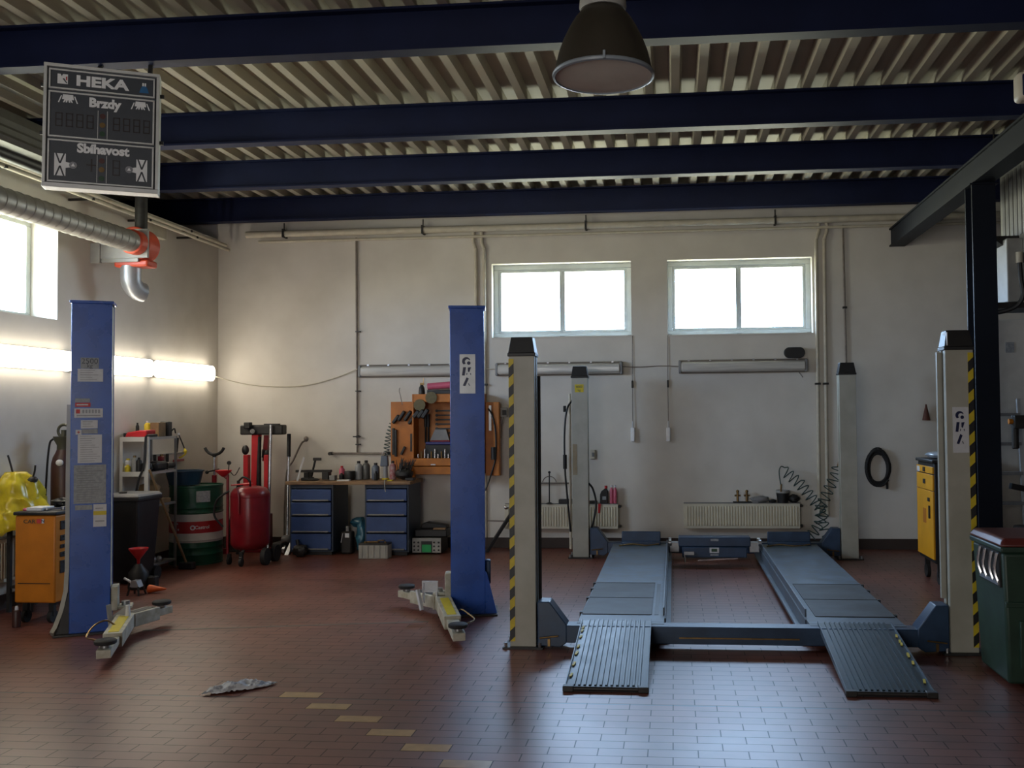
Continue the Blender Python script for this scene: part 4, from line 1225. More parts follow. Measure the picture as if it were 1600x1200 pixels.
part(MB().cyl((-0.965, YF + 0.12, 0.03), (-0.965, YF + 0.12, HZ - 0.15), 0.012, n=8), 'cable_conduit', M_DARK, p1)
part(MB().box(1.815, 1.845, YF + 0.09, YF + 0.12, 0.36, HZ - 0.02), 'cable_conduit', M_CREAM, p2)

# jacking beam rolling between the runways
t = thing('jacking_beam', 'dark blue rolling jack beam between the two runways', 'jack', (0.42, 10.3, 0.05))
part(MB().box(0.035, 0.80, 10.24, 10.42, 0.215, 0.315).box(0.075, 0.76, 10.22, 10.44, 0.10, 0.212), 'body', M_BLUED, t, bevel=0.008)
part(MB().box(-0.06, 0.045, 10.27, 10.39, 0.15, 0.255).box(0.79, 0.895, 10.27, 10.39, 0.15, 0.255), 'extension', M_ALU, t, bevel=0.006)
for x in (-0.055, 0.898):
    for yy in (10.25, 10.41):
        part(MB().cyl((x - 0.015, yy, 0.255), (x + 0.015, yy, 0.255), 0.035, n=16), 'roller', M_STEEL, t)
lb = part(MB().box(0.365, 0.465, 10.216, 10.2195, 0.150, 0.208), 'notice', M_PAPER, t)
part(MB().box(0.385, 0.445, 10.214, 10.216, 0.165, 0.195), 'notice_mark', M_GREENLED if False else M_GRN, lb)
part(MB().box(0.378, 0.462, 10.236, 10.2395, 0.275, 0.298), 'notice', M_GREYPAPER, t)
part(MB().box(0.372, 0.460, 10.216, 10.2195, 0.122, 0.140), 'notice', M_GREYPAPER, t)
part(MB().bar((0.24, 10.20, 0.075), (0.66, 10.20, 0.098), 0.018, 0.014), 'pump_lever', M_CHROME, t)
part(MB().box(0.095, 0.20, 10.20, 10.219, 0.13, 0.165).bar((0.10, 10.20, 0.13), (0.105, 10.18, 0.055), 0.012, 0.018), 'valve_handle', M_ALU, t)

# ------------------------------------------------------------------ along the side wall
def caster(mb, x, y, z, r=0.05, w=0.03):
    mb.cyl((x - w / 2, y, r), (x + w / 2, y, r), r, n=18)
    mb.box(x - w / 2 - 0.006, x + w / 2 + 0.006, y - 0.015, y + 0.015, r, z)
    return mb
# orange tool trolley
t = thing('tool_trolley', 'orange tool trolley behind the blue lift post with notices', 'tool trolley', (-5.13, 7.5, 0))
X0, X1, Y0, Y1 = -5.30, -4.955, 7.20, 7.85
part(MB().box(X0, X1, Y0, Y1, 0.165, 0.865), 'body', M_ORANGE, t, bevel=0.012)
part(MB().box(X0 - 0.012, X1 + 0.012, Y0 - 0.012, Y1 + 0.012, 0.866, 0.895), 'top_tray', M_BLACK, t, bevel=0.008)
for z0, z1 in ((0.745, 0.815), (0.655, 0.70), (0.595, 0.625), (0.525, 0.565), (0.395, 0.495)):
    dr = part(MB().box(X1 - 0.002, X1 + 0.008, Y0 + 0.06, Y1 - 0.04, z0, z1), 'drawer', M_BLACK, t, bevel=0.003)
    part(MB().box(X1 + 0.008, X1 + 0.016, Y0 + 0.09, Y1 - 0.07, z1 - 0.016, z1 - 0.006), 'drawer_pull', M_DARK, dr)
part(MB().box(X0 + 0.03, X1 - 0.04, Y0 - 0.002, Y0 + 0.004, 0.318, 0.324), 'seam', M_BLACK, t)
bd = part(MB().box(X0 + 0.13, X0 + 0.245, Y0 - 0.0025, Y0 - 0.0003, 0.80, 0.838), 'badge', M_ORANGE2, t)
part(rect(MB(), X0 + 0.188, X0 + 0.228, 0.803, 0.837, Y0 - 0.0032), 'badge_red', M_REDINK, bd)
part(rect(MB(), X0 + 0.228, X0 + 0.252, 0.803, 0.837, Y0 - 0.0032), 'badge_white', M_PAPER, bd)
part(text_mb('CAR', 0.042, lambda a, b, d: (X0 + 0.125 + a, Y0 - 0.0034, 0.816 + b), bold=0.0008, xscale=1.25), 'badge_lettering', M_OLIVE, bd)
part(text_mb('N', 0.036, lambda a, b, d: (X0 + 0.240 + a, Y0 - 0.0038, 0.82 + b), bold=0.0008), 'badge_lettering', M_INK, bd)
for x in (X0 + 0.06, X1 - 0.06):
    for y in (Y0 + 0.06, Y1 - 0.06):
        part(caster(MB(), x, y, 0.168), 'caster', M_RUBBER, t)
# bits on the trolley
solid(MB().box(-5.235, -5.10, 7.24, 7.40, 0.896, 0.925), 'paper_box', M_PAPER, 'small white paper box lying on the orange tool trolley', 'box', bevel=0.006)
solid(MB().box(-5.275, -5.238, 7.25, 7.37, 0.896, 0.918), 'rag', M_PINK, 'dark pink rag beside the white box on the trolley', 'rag', bevel=0.008)
solid(MB().ball((-5.15, 7.58, 0.937), 0.09, 0.07, 0.04, jitter=0.4, seed=3), 'glove', M_BLACK, 'black work glove on the orange tool trolley', 'glove')
for i, (x, y, mt, lab) in enumerate(((-5.04, 7.32, M_STEEL, 'bright ratchet near the edge of the trolley top'), (-5.00, 7.5, M_DARK, 'dark socket wrench across the trolley top'), (-4.99, 7.68, M_STEEL, 'bright spanner at the far end of the trolley top'))):
    b = MB().bar((x - 0.05, y - 0.03, 0.908), (x + 0.04, y + 0.05, 0.912), 0.018, 0.012)
    b.cyl((x + 0.04, y + 0.05, 0.897), (x + 0.04, y + 0.05, 0.922), 0.022, n=14).cyl((x - 0.05, y - 0.03, 0.900), (x - 0.05, y - 0.03, 0.915), 0.015, n=12)
    solid(b, 'wrench', mt, lab, 'wrench', 'wrenches on the tool trolley')
solid(MB().ball((-5.0, 7.76, 0.928), 0.05, 0.05, 0.03, jitter=0.5, seed=9), 'rag', M_NEWS, 'crumpled pale rag at the far end of the trolley top', 'rag')
# spray can on the floor
t = thing('spray_can', 'small spray can standing on the floor at the foot of the trolley', 'spray can', (-5.19, 7.08, 0))
part(MB().lathe([(0.0, 0), (0.029, 0.002), (0.031, 0.02), (0.031, 0.115), (0.026, 0.13), (0.014, 0.135), (0.0, 0.135)], (-5.19, 7.08, 0), 18), 'can', M_GAS, t)
part(MB().lathe([(0.014, 0.135), (0.013, 0.155), (0.009, 0.165), (0.0, 0.166)], (-5.19, 7.08, 0), 14), 'nozzle', M_PAPER, t)

# wall radiator, side wall
def radiator(x0, x1, y, z0, z1, axis, lab, group):
    """Panel radiator. axis 'x': along the back wall at y; axis 'y': along the side wall, x0..x1 are y."""
    if axis == 'x':
        t = thing('radiator', lab, 'radiator', ((x0 + x1) / 2, y, z0), group=group)
        B = lambda mb, a0, a1, d0, d1, c0, c1: mb.box(a0, a1, y - d1 - 0.003, y - d0 - 0.003, c0, c1)
    else:
        t = thing('radiator', lab, 'radiator', (WX, (x0 + x1) / 2, z0), group=group)
        B = lambda mb, a0, a1, d0, d1, c0, c1: mb.box(WX + d0 + 0.003, WX + d1 + 0.003, a0, a1, c0, c1)
    m = MB()
    B(m, x0, x1, 0.04, 0.11, z0, z1)
    n = int((x1 - x0) / 0.034)
    st = (x1 - x0 - 0.05) / n
    for i in range(n):
        a = x0 + 0.025 + st * i
        B(m, a + st * 0.2, a + st * 0.8, 0.108, 0.121, z0 + 0.035, z1 - 0.032)
    part(m, 'panel', M_OFFWHITE, t, bevel=0.004)
    g = MB()
    B(g, x0 + 0.004, x1 - 0.004, 0.035, 0.114, z1, z1 + 0.007)
    part(g, 'top_grille', M_GREY, t)
    b = MB()
    for a in (x0 + 0.12, x1 - 0.15):
        B(b, a, a + 0.03, 0.0, 0.04, z0 + 0.03, z1 - 0.03)
    part(b, 'bracket', M_WHITE, t)
    v = MB()
    B(v, x1, x1 + 0.035, 0.05, 0.09, z1 - 0.045, z1 - 0.015)
    B(v, x1, x1 + 0.035, 0.05, 0.09, z0 + 0.015, z0 + 0.045)
    part(v, 'valve', M_DARK, t, bevel=0.006)
    return t
radiator(6.6, 8.05, 0, 0.25, 0.62, 'y', 'cream panel radiator on the side wall behind the orange trolley', 'panel radiators')
radiator(-2.08, -0.685, WY, 0.245, 0.545, 'x', 'cream panel radiator behind the yellow plated post', 'panel radiators')
radiator(0.105, 1.49, WY, 0.255, 0.555, 'x', 'cream panel radiator under the window with the black pad', 'panel radiators')

# yellow plastic cover draped over a dark stand
t = thing('covered_stand', 'dark stand draped with a yellow plastic cover against the side wall', 'stand', (-5.53, 7.75, 0))
sb = MB()
for x in (-5.655, -5.46):
    for y in (7.62, 7.95):
        sb.box(x - 0.015, x + 0.015, y - 0.015, y + 0.015, 0, 0.80)
sb.box(-5.68, -5.44, 7.60, 7.97, 0.78, 0.82).box(-5.66, -5.46, 7.62, 7.95, 0.2, 0.22)
part(sb, 'stand_frame', M_DARK, t)
cov = MB()
nx, nz_ = 34, 20
for k in range(nz_ + 1):
    f = k / nz_
    z = 1.19 - 0.50 * f + 0.05 * noise.noise(Vector((f * 6, 2.2, 0)))
    rx = 0.075 + 0.13 * f ** 0.7
    ry = 0.09 + 0.20 * f ** 0.75
    for i in range(nx):
        a = 2 * PI * i / nx
        wv = 1 + (0.10 * math.sin(5 * a + 3 * f) + 0.07 * math.sin(9 * a + 1.0)) * (0.3 + f) + 0.30 * noise.noise(Vector((math.cos(a) * 2, math.sin(a) * 2, f * 3))) + 0.22 * noise.noise(Vector((math.cos(a) * 4.5, math.sin(a) * 4.5, f * 9 + 5)))
        cov.v.append(Vector((max(-5.79, -5.68 + 0.12 * f + rx * wv * math.cos(a)), 7.72 + 0.04 * f + ry * wv * math.sin(a), z + 0.03 * math.sin(4 * a) * f)))
for k in range(nz_):
    for i in range(nx):
        cov.f.append((k * nx + i, k * nx + (i + 1) % nx, (k + 1) * nx + (i + 1) % nx, (k + 1) * nx + i))
cov.f.append(tuple(range(nx)))
part(cov, 'plastic_cover', M_BAG, t, smooth=1.2)
part(MB().tube(smooth_path([(-5.70, 7.72, 1.15), (-5.72, 7.70, 1.27), (-5.74, 7.70, 1.33)], 5), 0.008, 6).tube(smooth_path([(-5.58, 7.76, 1.08), (-5.54, 7.76, 1.17), (-5.53, 7.76, 1.24)], 5), 0.008, 6).ball((-5.55, 7.74, 1.11), 0.05, 0.04, 0.035, jitter=0.3),
     'wire_hook', M_DARK, t)
part(MB().tube(smooth_path([(-5.72, 7.75, 1.0), (-5.66, 7.66, 1.05), (-5.60, 7.62, 1.02)], 5), 0.014, 8), 'hand_grip', M_BLACK, t)

# gas cylinder with guard
t = thing('gas_cylinder', 'brown gas cylinder with valve guard standing against the side wall', 'gas cylinder', (-5.56, 8.19, 0))
c = (-5.56, 8.19, 0)
part(MB().lathe([(0.0, 0.0), (0.10, 0.005), (0.105, 0.03), (0.105, 1.19), (0.102, 1.24), (0.09, 1.29), (0.07, 1.33), (0.058, 1.36), (0.0, 1.36)], c, 28), 'cylinder', M_GAS, t)
part(MB().lathe([(0.058, 1.36), (0.058, 1.40), (0.085, 1.455), (0.09, 1.48), (0.0, 1.48)], c, 24), 'neck', M_OLIVE, t)
part(MB().tube(arc((c[0], c[1], 1.53), 0.058, R(-60), R(240), 18), 0.013, 8).cyl((c[0], c[1], 1.48), (c[0], c[1], 1.54), 0.025, n=12), 'valve_guard', M_OLIVE, t)
part(MB().tube(smooth_path([(c[0] - 0.07, c[1] - 0.05, 1.46), (c[0] - 0.10, c[1] - 0.06, 1.40), (c[0] - 0.105, c[1] - 0.09, 1.1), (c[0] - 0.115, c[1] - 0.10, 0.6), (c[0] - 0.10, c[1] - 0.12, 0.2)], 6), 0.009, 6), 'gas_hose', M_BLACK, t)
part(MB().ball((c[0] + 0.03, c[1] - 0.105, 1.245), 0.035, 0.02, 0.03), 'label_tag', M_PAPER, t)

# shelf rack along the wall
t = thing('shelf_rack', 'pale metal shelf rack against the side wall near the corner', 'shelf', (-5.64, 9.74, 0))
SX0, SX1, SY0, SY1 = -5.79, -5.475, 9.44, 10.02
for x in (SX0, SX1 - 0.03):
    part(MB().box(x - 0.014 if x > -5.7 else x, x + 0.032, SY0, SY0 + 0.03, 0, 1.44), 'upright', M_WHITE, t)
    part(MB().box(x + 0.006, x + 0.028, SY1 - 0.022, SY1, 0, 1.44), 'upright', M_GREY, t)
for z in (1.44, 1.075, 0.725, 0.10):
    part(MB().box(SX0 + 0.004, SX1 - 0.004, SY0 + 0.03, SY1 - 0.022, z - 0.026, z), 'shelf_board', M_ALU, t)
    part(MB().box(SX0, SX1, SY0 - 0.002, SY0 + 0.03, z - 0.045, z + 0.004), 'end_bar', M_WHITE, t)
SHZ = {0: 1.441, 1: 1.076, 2: 0.726, 3: 0.101}
t2 = thing('power_tool_case', 'red and black tool case on top of the shelf rack', 'case', (-5.66, 9.56, SHZ[0]))
part(MB().prism([(-5.76, SHZ[0]), (-5.54, SHZ[0]), (-5.52, SHZ[0] + 0.03), (-5.52, SHZ[0] + 0.075), (-5.60, SHZ[0] + 0.07), (-5.74, SHZ[0] + 0.05)], 'y', 9.48, 9.66), 'shell', M_REDBR, t2, bevel=0.01)
part(MB().box(-5.785, -5.735, 9.49, 9.65, SHZ[0], SHZ[0] + 0.045).box(-5.56, -5.49, 9.49, 9.65, SHZ[0], SHZ[0] + 0.03), 'base_pad', M_BLACK, t2, bevel=0.008)
def jar(name, x, y, z, r, h, mt, cap, lab, cat='bottle', group=None, sh=0.75):
    t = thing(name, lab, cat, (x, y, z), group=group)
    part(MB().lathe([(0.0, 0.0), (r, 0.002), (r, h * sh), (r * 0.5, h * (sh + 0.13)), (r * 0.42, h * 0.9), (0.0, h * 0.9)], (x, y, z), 18), 'bottle_body', mt, t)
    part(MB().lathe([(r * 0.5, h * 0.88), (r * 0.5, h), (0.0, h)], (x, y, z), 14), 'bottle_cap', cap, t)
    return t
jar('spray_bottle', -5.75, 9.70, SHZ[0], 0.018, 0.15, M_BLACK, M_BLACK, 'slim black bottle on top of the shelf rack')
jar('oil_can', -5.67, 9.76, SHZ[0], 0.035, 0.17, M_YELINK, M_PAPER, 'yellow and white oil can on top of the shelf rack', 'can')
solid(MB().box(-5.62, -5.52, 9.72, 9.86, SHZ[0], SHZ[0] + 0.15), 'carton', M_BOARD, 'brown carton on top of the shelf rack', 'box', bevel=0.004)
solid(MB().box(-5.60, -5.50, 9.88, 9.96, SHZ[0], SHZ[0] + 0.16), 'battery_charger', M_BLACK, 'black charger box on top of the shelf rack', 'box', bevel=0.008)
solid(MB().tube(smooth_path([(-5.53, 9.93, SHZ[0] + 0.01), (-5.50, 9.95, SHZ[0] + 0.06), (-5.49, 9.985, SHZ[0] + 0.08), (-5.485, 10.0, SHZ[0] + 0.03)], 6), 0.008, 6), 'jump_lead', M_DARK, 'looped dark lead on the top edge of the shelf rack', 'cable')
jar('bottle', -5.745, 9.52, SHZ[1], 0.035, 0.14, M_PAPER, M_YELINK, 'pale bottle on the middle shelf of the rack')
jar('bottle', -5.69, 9.55, SHZ[1], 0.032, 0.17, M_LIGHTGREY, M_BRASS, 'grey bottle beside the pale one on the middle shelf')
jar('bottle', -5.725, 9.48, SHZ[1], 0.028, 0.075, M_YELINK, M_YELINK, 'short yellow green jar at the front of the middle shelf')
jar('bottle', -5.63, 9.53, SHZ[1], 0.028, 0.15, M_BLACK, M_BLACK, 'black bottle on the middle shelf of the rack')
solid(MB().ball((-5.56, 9.56, SHZ[1] + 0.05), 0.06, 0.05, 0.052, jitter=0.3, seed=4), 'rag', M_BLACK, 'black oily rag on the middle shelf of the rack', 'rag')
t2 = thing('drill_case', 'black drill lying on the middle shelf of the rack', 'drill', (-5.57, 9.76, SHZ[1]))
part(MB().box(-5.66, -5.50, 9.64, 9.88, SHZ[1], SHZ[1] + 0.10), 'tool_body', M_BLACK, t2, bevel=0.03)
part(MB().cyl((-5.52, 9.86, SHZ[1] + 0.05), (-5.51, 9.98, SHZ[1] + 0.045), 0.035, n=14), 'motor_end', M_DARK, t2)
part(MB().box(-5.58, -5.53, 9.80, 9.86, SHZ[1] + 0.10, SHZ[1] + 0.15), 'trigger_grip', M_RED, t2, bevel=0.01)
solid(MB().box(-5.62, -5.48, 9.60, 9.90, SHZ[2], SHZ[2] + 0.045), 'plank_offcut', M_BOARD, 'brown board lying on the lower shelf of the rack', 'board', bevel=0.003)
solid(MB().ball((-5.62, 9.72, SHZ[2] + 0.14), 0.11, 0.10, 0.09, jitter=0.35, seed=6), 'cloth_bundle', M_BOARD, 'brown cloth bundle on the lower shelf of the rack', 'cloth')
for x, y, r_, mt, lab in ((-5.62, 9.60, 0.06, M_DARK, 'dark brake disc at the front of the bottom shelf'), (-5.56, 9.80, 0.05, M_DARK, 'dark brake disc at the far end of the bottom shelf')):
    solid(MB().lathe([(0.0, 0.0), (r_, 0.0), (r_, 0.02), (r_ * 0.55, 0.022), (r_ * 0.5, 0.05), (0.0, 0.05)], (x, y, SHZ[3]), 24), 'brake_disc', mt, lab, 'brake disc', 'brake discs on the shelf rack')
for x, z, lab in ((-5.50, 0.20, 'small bright fitting on the bottom shelf, nearest the wall side'), (-5.53, 0.17, 'small bright fitting lying lower on the bottom shelf')):
    solid(MB().ball((x, 9.70 + (x + 5.5) * 2, 0.135), 0.03, 0.03, 0.034, jitter=0.2), 'metal_fitting', M_ALU, lab, 'fitting')
# hanging lamp and cable at the rack corner
t2 = thing('work_lamp', 'inspection lamp with yellow cage hanging from the corner of the rack', 'lamp', (-5.455, 10.02, 1.2))
part(MB().cyl((-5.475, 10.03, 1.42), (-5.49, 10.03, 1.26), 0.014, n=10), 'lamp_grip', M_BLACK, t2)
part(MB().ball((-5.465, 10.035, 1.46), 0.014), 'hook_end', M_PAPER, t2)
part(MB().tube([(-5.465, 10.035, 1.45), (-5.42, 10.035, 1.35), (-5.40, 10.035, 1.30)], 0.007, 6), 'lamp_arm', M_DARK, t2)
part(MB().tube(smooth_path([(-5.40, 10.035, 1.30), (-5.385, 10.035, 1.25), (-5.43, 10.035, 1.21), (-5.46, 10.035, 1.20)], 5), 0.009, 6).ball((-5.39, 10.035, 1.27), 0.02), 'lamp_cage', M_YELINK, t2)
solid(MB().tube(smooth_path([(-5.495, 9.425, 1.45), (-5.50, 9.42, 1.35), (-5.51, 9.42, 1.15), (-5.56, 9.42, 1.02), (-5.585, 9.42, 0.92), (-5.60, 9.42, 0.86)], 6), 0.011, 8), 'power_cable', M_BLACK, 'black cable hanging down the end of the shelf rack', 'cable')
t2 = thing('wall_tool_hooks', 'small hand tools on hooks on the side wall past the rack', 'hook rail', (WX, 10.35, 1.15))
part(MB().box(WX, WX + 0.02, 10.05, 10.75, 1.215, 1.235), 'rail', M_LIGHTGREY, t2)
for k, y in enumerate((10.10, 10.24, 10.36)):
    part(MB().cyl((WX + 0.03, y, 1.03), (WX + 0.03, y, 1.22), 0.010, n=8).cyl((WX + 0.03, y, 1.14), (WX + 0.03, y, 1.23), 0.017, n=10), 'screwdriver', (M_DARK, M_BRASS, M_DARK)[k], t2)
part(MB().box(WX + 0.01, WX + 0.04, 10.52, 10.72, 1.13, 1.155), 'red_file', M_RED, t2)
# broom handle leaning against the rack
t2 = thing('push_broom', 'long broom leaning against the shelf rack with its head on the floor', 'broom', (-5.30, 9.83, 0))
part(MB().cyl((-5.455, 9.43, 1.10), (-5.285, 9.87, 0.07), 0.013, n=10), 'handle', M_BOARD, t2)
part(MB().box(-5.36, -5.20, 9.84, 9.92, 0.0, 0.075), 'broom_head', M_DARK, t2, bevel=0.01)

# wheelie bin
def wheelie(x0, x1, y0, y1, h, body, lid, lab, open_=0.0):
    t = thing('wheelie_bin', lab, 'bin', ((x0 + x1) / 2, (y0 + y1) / 2, 0))
    i = 0.045
    part(MB().hexa([(x0 + i, y0 + i, 0.03), (x1 - i, y0 + i, 0.03), (x1 - i, y1 - i, 0.03), (x0 + i, y1 - i, 0.03)], [(x0, y0, h - 0.06), (x1, y0, h - 0.06), (x1, y1, h - 0.06), (x0, y1, h - 0.06)]), 'bin_body', body, t, bevel=0.015)
    part(MB().box(x0 - 0.012, x1 + 0.012, y0 - 0.012, y1 + 0.012, h - 0.075, h - 0.035), 'rim', body, t, bevel=0.008)
    part(MB().frustum(x0 - 0.018, x1 + 0.018, y0 - 0.02, y1 + 0.03, h - 0.034, h, 0.03, 0.03), 'lid', lid, t, bevel=0.012)
    for xx in (x0 + 0.01, x1 - 0.05):
        part(MB().cyl((xx, y1 - 0.03, 0.07), (xx + 0.04, y1 - 0.03, 0.07), 0.07, n=22), 'wheel', M_RUBBER, t)
    part(MB().cyl((x0 + 0.04, y1 + 0.03, h - 0.06), (x1 - 0.04, y1 + 0.03, h - 0.06), 0.013, n=10).box(x0 + 0.05, x0 + 0.08, y1 - 0.02, y1 + 0.03, h - 0.07, h - 0.05).box(x1 - 0.08, x1 - 0.05, y1 - 0.02, y1 + 0.03, h - 0.07, h - 0.05), 'grab_bar', body, t)
    return t
wheelie(-5.62, -5.24, 8.86, 9.27, 0.895, M_BLACK, M_GREY, 'black wheelie bin with dusty grey lid in front of the shelf rack')
solid(MB().lathe([(0.0, 0), (0.035, 0.002), (0.04, 0.01), (0.02, 0.018), (0.0, 0.02)], (-5.47, 8.98, 0.8955), 16), 'lid_dish', M_DARK, 'small dark dish on the lid of the black bin', 'dish')
# floor clutter by the bin
t = thing('funnel', 'red plastic funnel on a dark canister by the black bin', 'funnel', (-5.15, 8.72, 0.24))
part(MB().lathe([(0.085, 0.385), (0.088, 0.39), (0.088, 0.38), (0.03, 0.30), (0.016, 0.285), (0.013, 0.23), (0.010, 0.23), (0.012, 0.285), (0.026, 0.302), (0.085, 0.385)], (-5.15, 8.72, 0), 24), 'cone', M_REDBR, t)
solid(MB().lathe([(0.0, 0), (0.09, 0.004), (0.095, 0.02), (0.09, 0.16), (0.05, 0.21), (0.03, 0.24), (0.0, 0.24)], (-5.15, 8.72, 0), 20), 'canister', M_DARK, 'dark oily canister under the red funnel', 'canister')
solid(MB().box(-5.10, -4.985, 8.72, 8.80, 0, 0.115), 'filter_box', M_DARK, 'small grimy box beside the fallen orange cone', 'box', bevel=0.01)
t = thing('axle_stand', 'small grey axle stand on the floor behind the blue post', 'axle stand', (-5.0, 8.42, 0))
part(MB().prism([(-5.02, 0.135), (-4.97, 0.135), (-4.945, 0.075), (-5.035, 0.075)], 'y', 8.38, 8.46), 'head', M_ALU, t)
part(MB().bar((-5.03, 8.38, 0.08), (-5.045, 8.36, 0.0), 0.016, 0.012).bar((-4.95, 8.38, 0.08), (-4.935, 8.36, 0.0), 0.016, 0.012).bar((-5.03, 8.46, 0.08), (-5.045, 8.48, 0.0), 0.016, 0.012).bar((-4.95, 8.46, 0.08), (-4.935, 8.48, 0.0), 0.016, 0.012), 'leg', M_DARK, t)
t = thing('marker_cone', 'orange cone lying on its side on the tiles by the axle stand', 'cone', (-4.86, 8.48, 0))
part(MB().lathe([(0.0, -4.925), (0.038, -4.925), (0.036, -4.90), (0.008, -4.76), (0.0, -4.755)], (0, 8.52, 0.039), 18, 'x'), 'cone_body', pm('cone_orange', (0.75, 0.13, 0.02), 0.5), t)
solid(MB().cyl((-5.155, 8.50, 0.135), (-5.065, 8.44, 0.12), 0.012, n=10).cyl((-5.065, 8.44, 0.12), (-5.02, 8.40, 0.085), 0.007, n=8), 'hand_brush', M_PAPER, 'pale handled tool leaning on the axle stand', 'tool')

# oil drum and tub
t = thing('oil_drum', 'green oil drum with a white band and red stripe near the corner', 'drum', (-5.43, 10.36, 0))
c = (-5.43, 10.36, 0)
r_ = 0.284
def drum(z0, z1, mt, nm, ribs=()):
    p = [(r_, z0)]
    for zr in ribs:
        p += [(r_, zr - 0.012), (r_ + 0.008, zr), (r_, zr + 0.012)]
    p += [(r_, z1)]
    return part(MB().lathe(p, c, 48), nm, mt, t)
part(MB().lathe([(0.0, 0.012), (r_ - 0.004, 0.012), (r_ + 0.006, 0.0), (r_ + 0.006, 0.016), (r_, 0.02), (r_, 0.10), (r_ + 0.005, 0.112), (r_, 0.124), (r_, 0.18), (r_ + 0.005, 0.192), (r_, 0.204), (r_, 0.25)], c, 48), 'lower_shell', M_GREEN, t)
bnd = drum(0.25, 0.565, M_WHITE, 'white_band', ribs=(0.275,))
part(MB().lathe([(r_ + 0.0012, 0.355), (r_ + 0.0012, 0.485)], c, 48), 'red_stripe', pm('drum_red', (0.42, 0.018, 0.022), 0.4), bnd)
part(MB().lathe([(r_, 0.565), (r_ + 0.008, 0.578), (r_, 0.59), (r_, 0.62), (r_ + 0.005, 0.632), (r_, 0.644), (r_, 0.70), (r_, 0.855), (r_ + 0.006, 0.862), (r_ + 0.006, 0.88), (r_ - 0.006, 0.88), (r_ - 0.006, 0.866), (0.0, 0.866)], c, 48), 'upper_shell', M_GREEN, t)
def on_drum(ang, dz):
    def f(a, b, d):
        th = ang + a / r_
        return (c[0] + (r_ + 0.003) * math.sin(th), c[1] - (r_ + 0.003) * math.cos(th), dz + b)
    return f
ANG = math.atan2(5.43, 10.36) 
part(text_mb('Castrol', 0.052, on_drum(ANG + 0.22, 0.418), align='CENTER', bold=0.0008), 'drum_lettering', M_PAPER, bnd)
f_ = on_drum(ANG - 0.13, 0.418)
ring = MB()
for k in range(24):
    a0, a1 = 2 * PI * k / 24, 2 * PI * (k + 1) / 24
    ring.add([f_(0.028 * math.cos(a0), 0.028 * math.sin(a0), 0), f_(0.028 * math.cos(a1), 0.028 * math.sin(a1), 0), f_(0.014 * math.cos(a1), 0.014 * math.sin(a1), 0), f_(0.014 * math.cos(a0), 0.014 * math.sin(a0), 0)], [(0, 1, 2, 3)])
part(ring, 'drum_emblem', M_PAPER, bnd)
lab_ = MB()
chk = MB()
for k, (da, dz) in enumerate(((-1.05, 0.03), (-0.98, -0.005), (-0.92, 0.035), (-0.86, -0.035), (-0.80, 0.012), (-0.74, 0.042), (-0.70, -0.022))):
    fc = on_drum(ANG + da, 0.42 + dz)
    chk.add([fc(-0.009, -0.011, 0), fc(0.009, -0.011, 0), fc(0.009, 0.011, 0), fc(-0.009, 0.011, 0)], [(0, 1, 2, 3)])
part(chk, 'drum_pattern', M_PAPER, bnd)
f_ = on_drum(ANG + 0.26, 0.76)
for k in range(8):
    a0, a1 = -0.075 + 0.15 * k / 8, -0.075 + 0.15 * (k + 1) / 8
    lab_.add([f_(a0, -0.062, 0), f_(a1, -0.062, 0), f_(a1, 0.062, 0), f_(a0, 0.062, 0)], [(0, 1, 2, 3)])
part(lab_, 'drum_label', M_GREYPAPER, t)
t = thing('plastic_tub', 'dark blue plastic tub standing on the green drum', 'tub', (-5.52, 10.34, 0.88))
part(MB().lathe([(0.0, 0.881), (0.165, 0.881), (0.20, 1.025), (0.21, 1.03), (0.21, 1.042), (0.19, 1.042), (0.16, 0.895), (0.0, 0.895)], (-5.56, 10.34, 0), 32), 'tub_body', M_TUBBLUE, t)

# transmission jack with a curved saddle
t = thing('saddle_jack', 'red jack post with a black curved saddle in the corner', 'jack', (-5.50, 10.96, 0))
c = (-5.50, 10.92)
part(MB().cyl((c[0], c[1], 0.05), (c[0], c[1], 0.95), 0.028, n=14), 'post', M_RED, t)
part(MB().cyl((c[0], c[1], 0.95), (c[0], c[1], 1.18), 0.014, n=12), 'ram', M_CHROME, t)
part(MB().tube(arc((c[0], c[1], 1.32), 0.125, R(200), R(340), 18), 0.018, 8), 'saddle', M_BLACK, t)
part(MB().cyl((c[0], c[1], 1.165), (c[0], c[1], 1.205), 0.022, n=12), 'saddle_socket', M_DARK, t)
part(MB().cyl((c[0] - 0.075, c[1] - 0.02, 0.99), (c[0] + 0.07, c[1] - 0.02, 1.02), 0.010, n=8).ball((c[0] - 0.08, c[1] - 0.02, 0.985), 0.022), 'pump_lever', M_DARK, t)
part(MB().bar((c[0] - 0.12, c[1] - 0.12, 0.03), (c[0] + 0.12, c[1] + 0.12, 0.03), 0.05, 0.06).bar((c[0] + 0.12, c[1] - 0.12, 0.03), (c[0] - 0.12, c[1] + 0.12, 0.03), 0.05, 0.06), 'foot', M_RED, t)
# dark rubber mat rolled against the wall
solid(MB().hexa([(-5.50, 11.12, 0), (-5.31, 11.12, 0), (-5.31, 11.18, 0), (-5.50, 11.18, 0)], [(-5.50, 11.50, 0.80), (-5.40, 11.50, 0.80), (-5.37, 11.56, 0.79), (-5.50, 11.56, 0.79)]), 'rubber_mat', M_RUBBER, 'black rubber mat leaning into the corner behind the red oil drainer', 'mat', bevel=0.01)

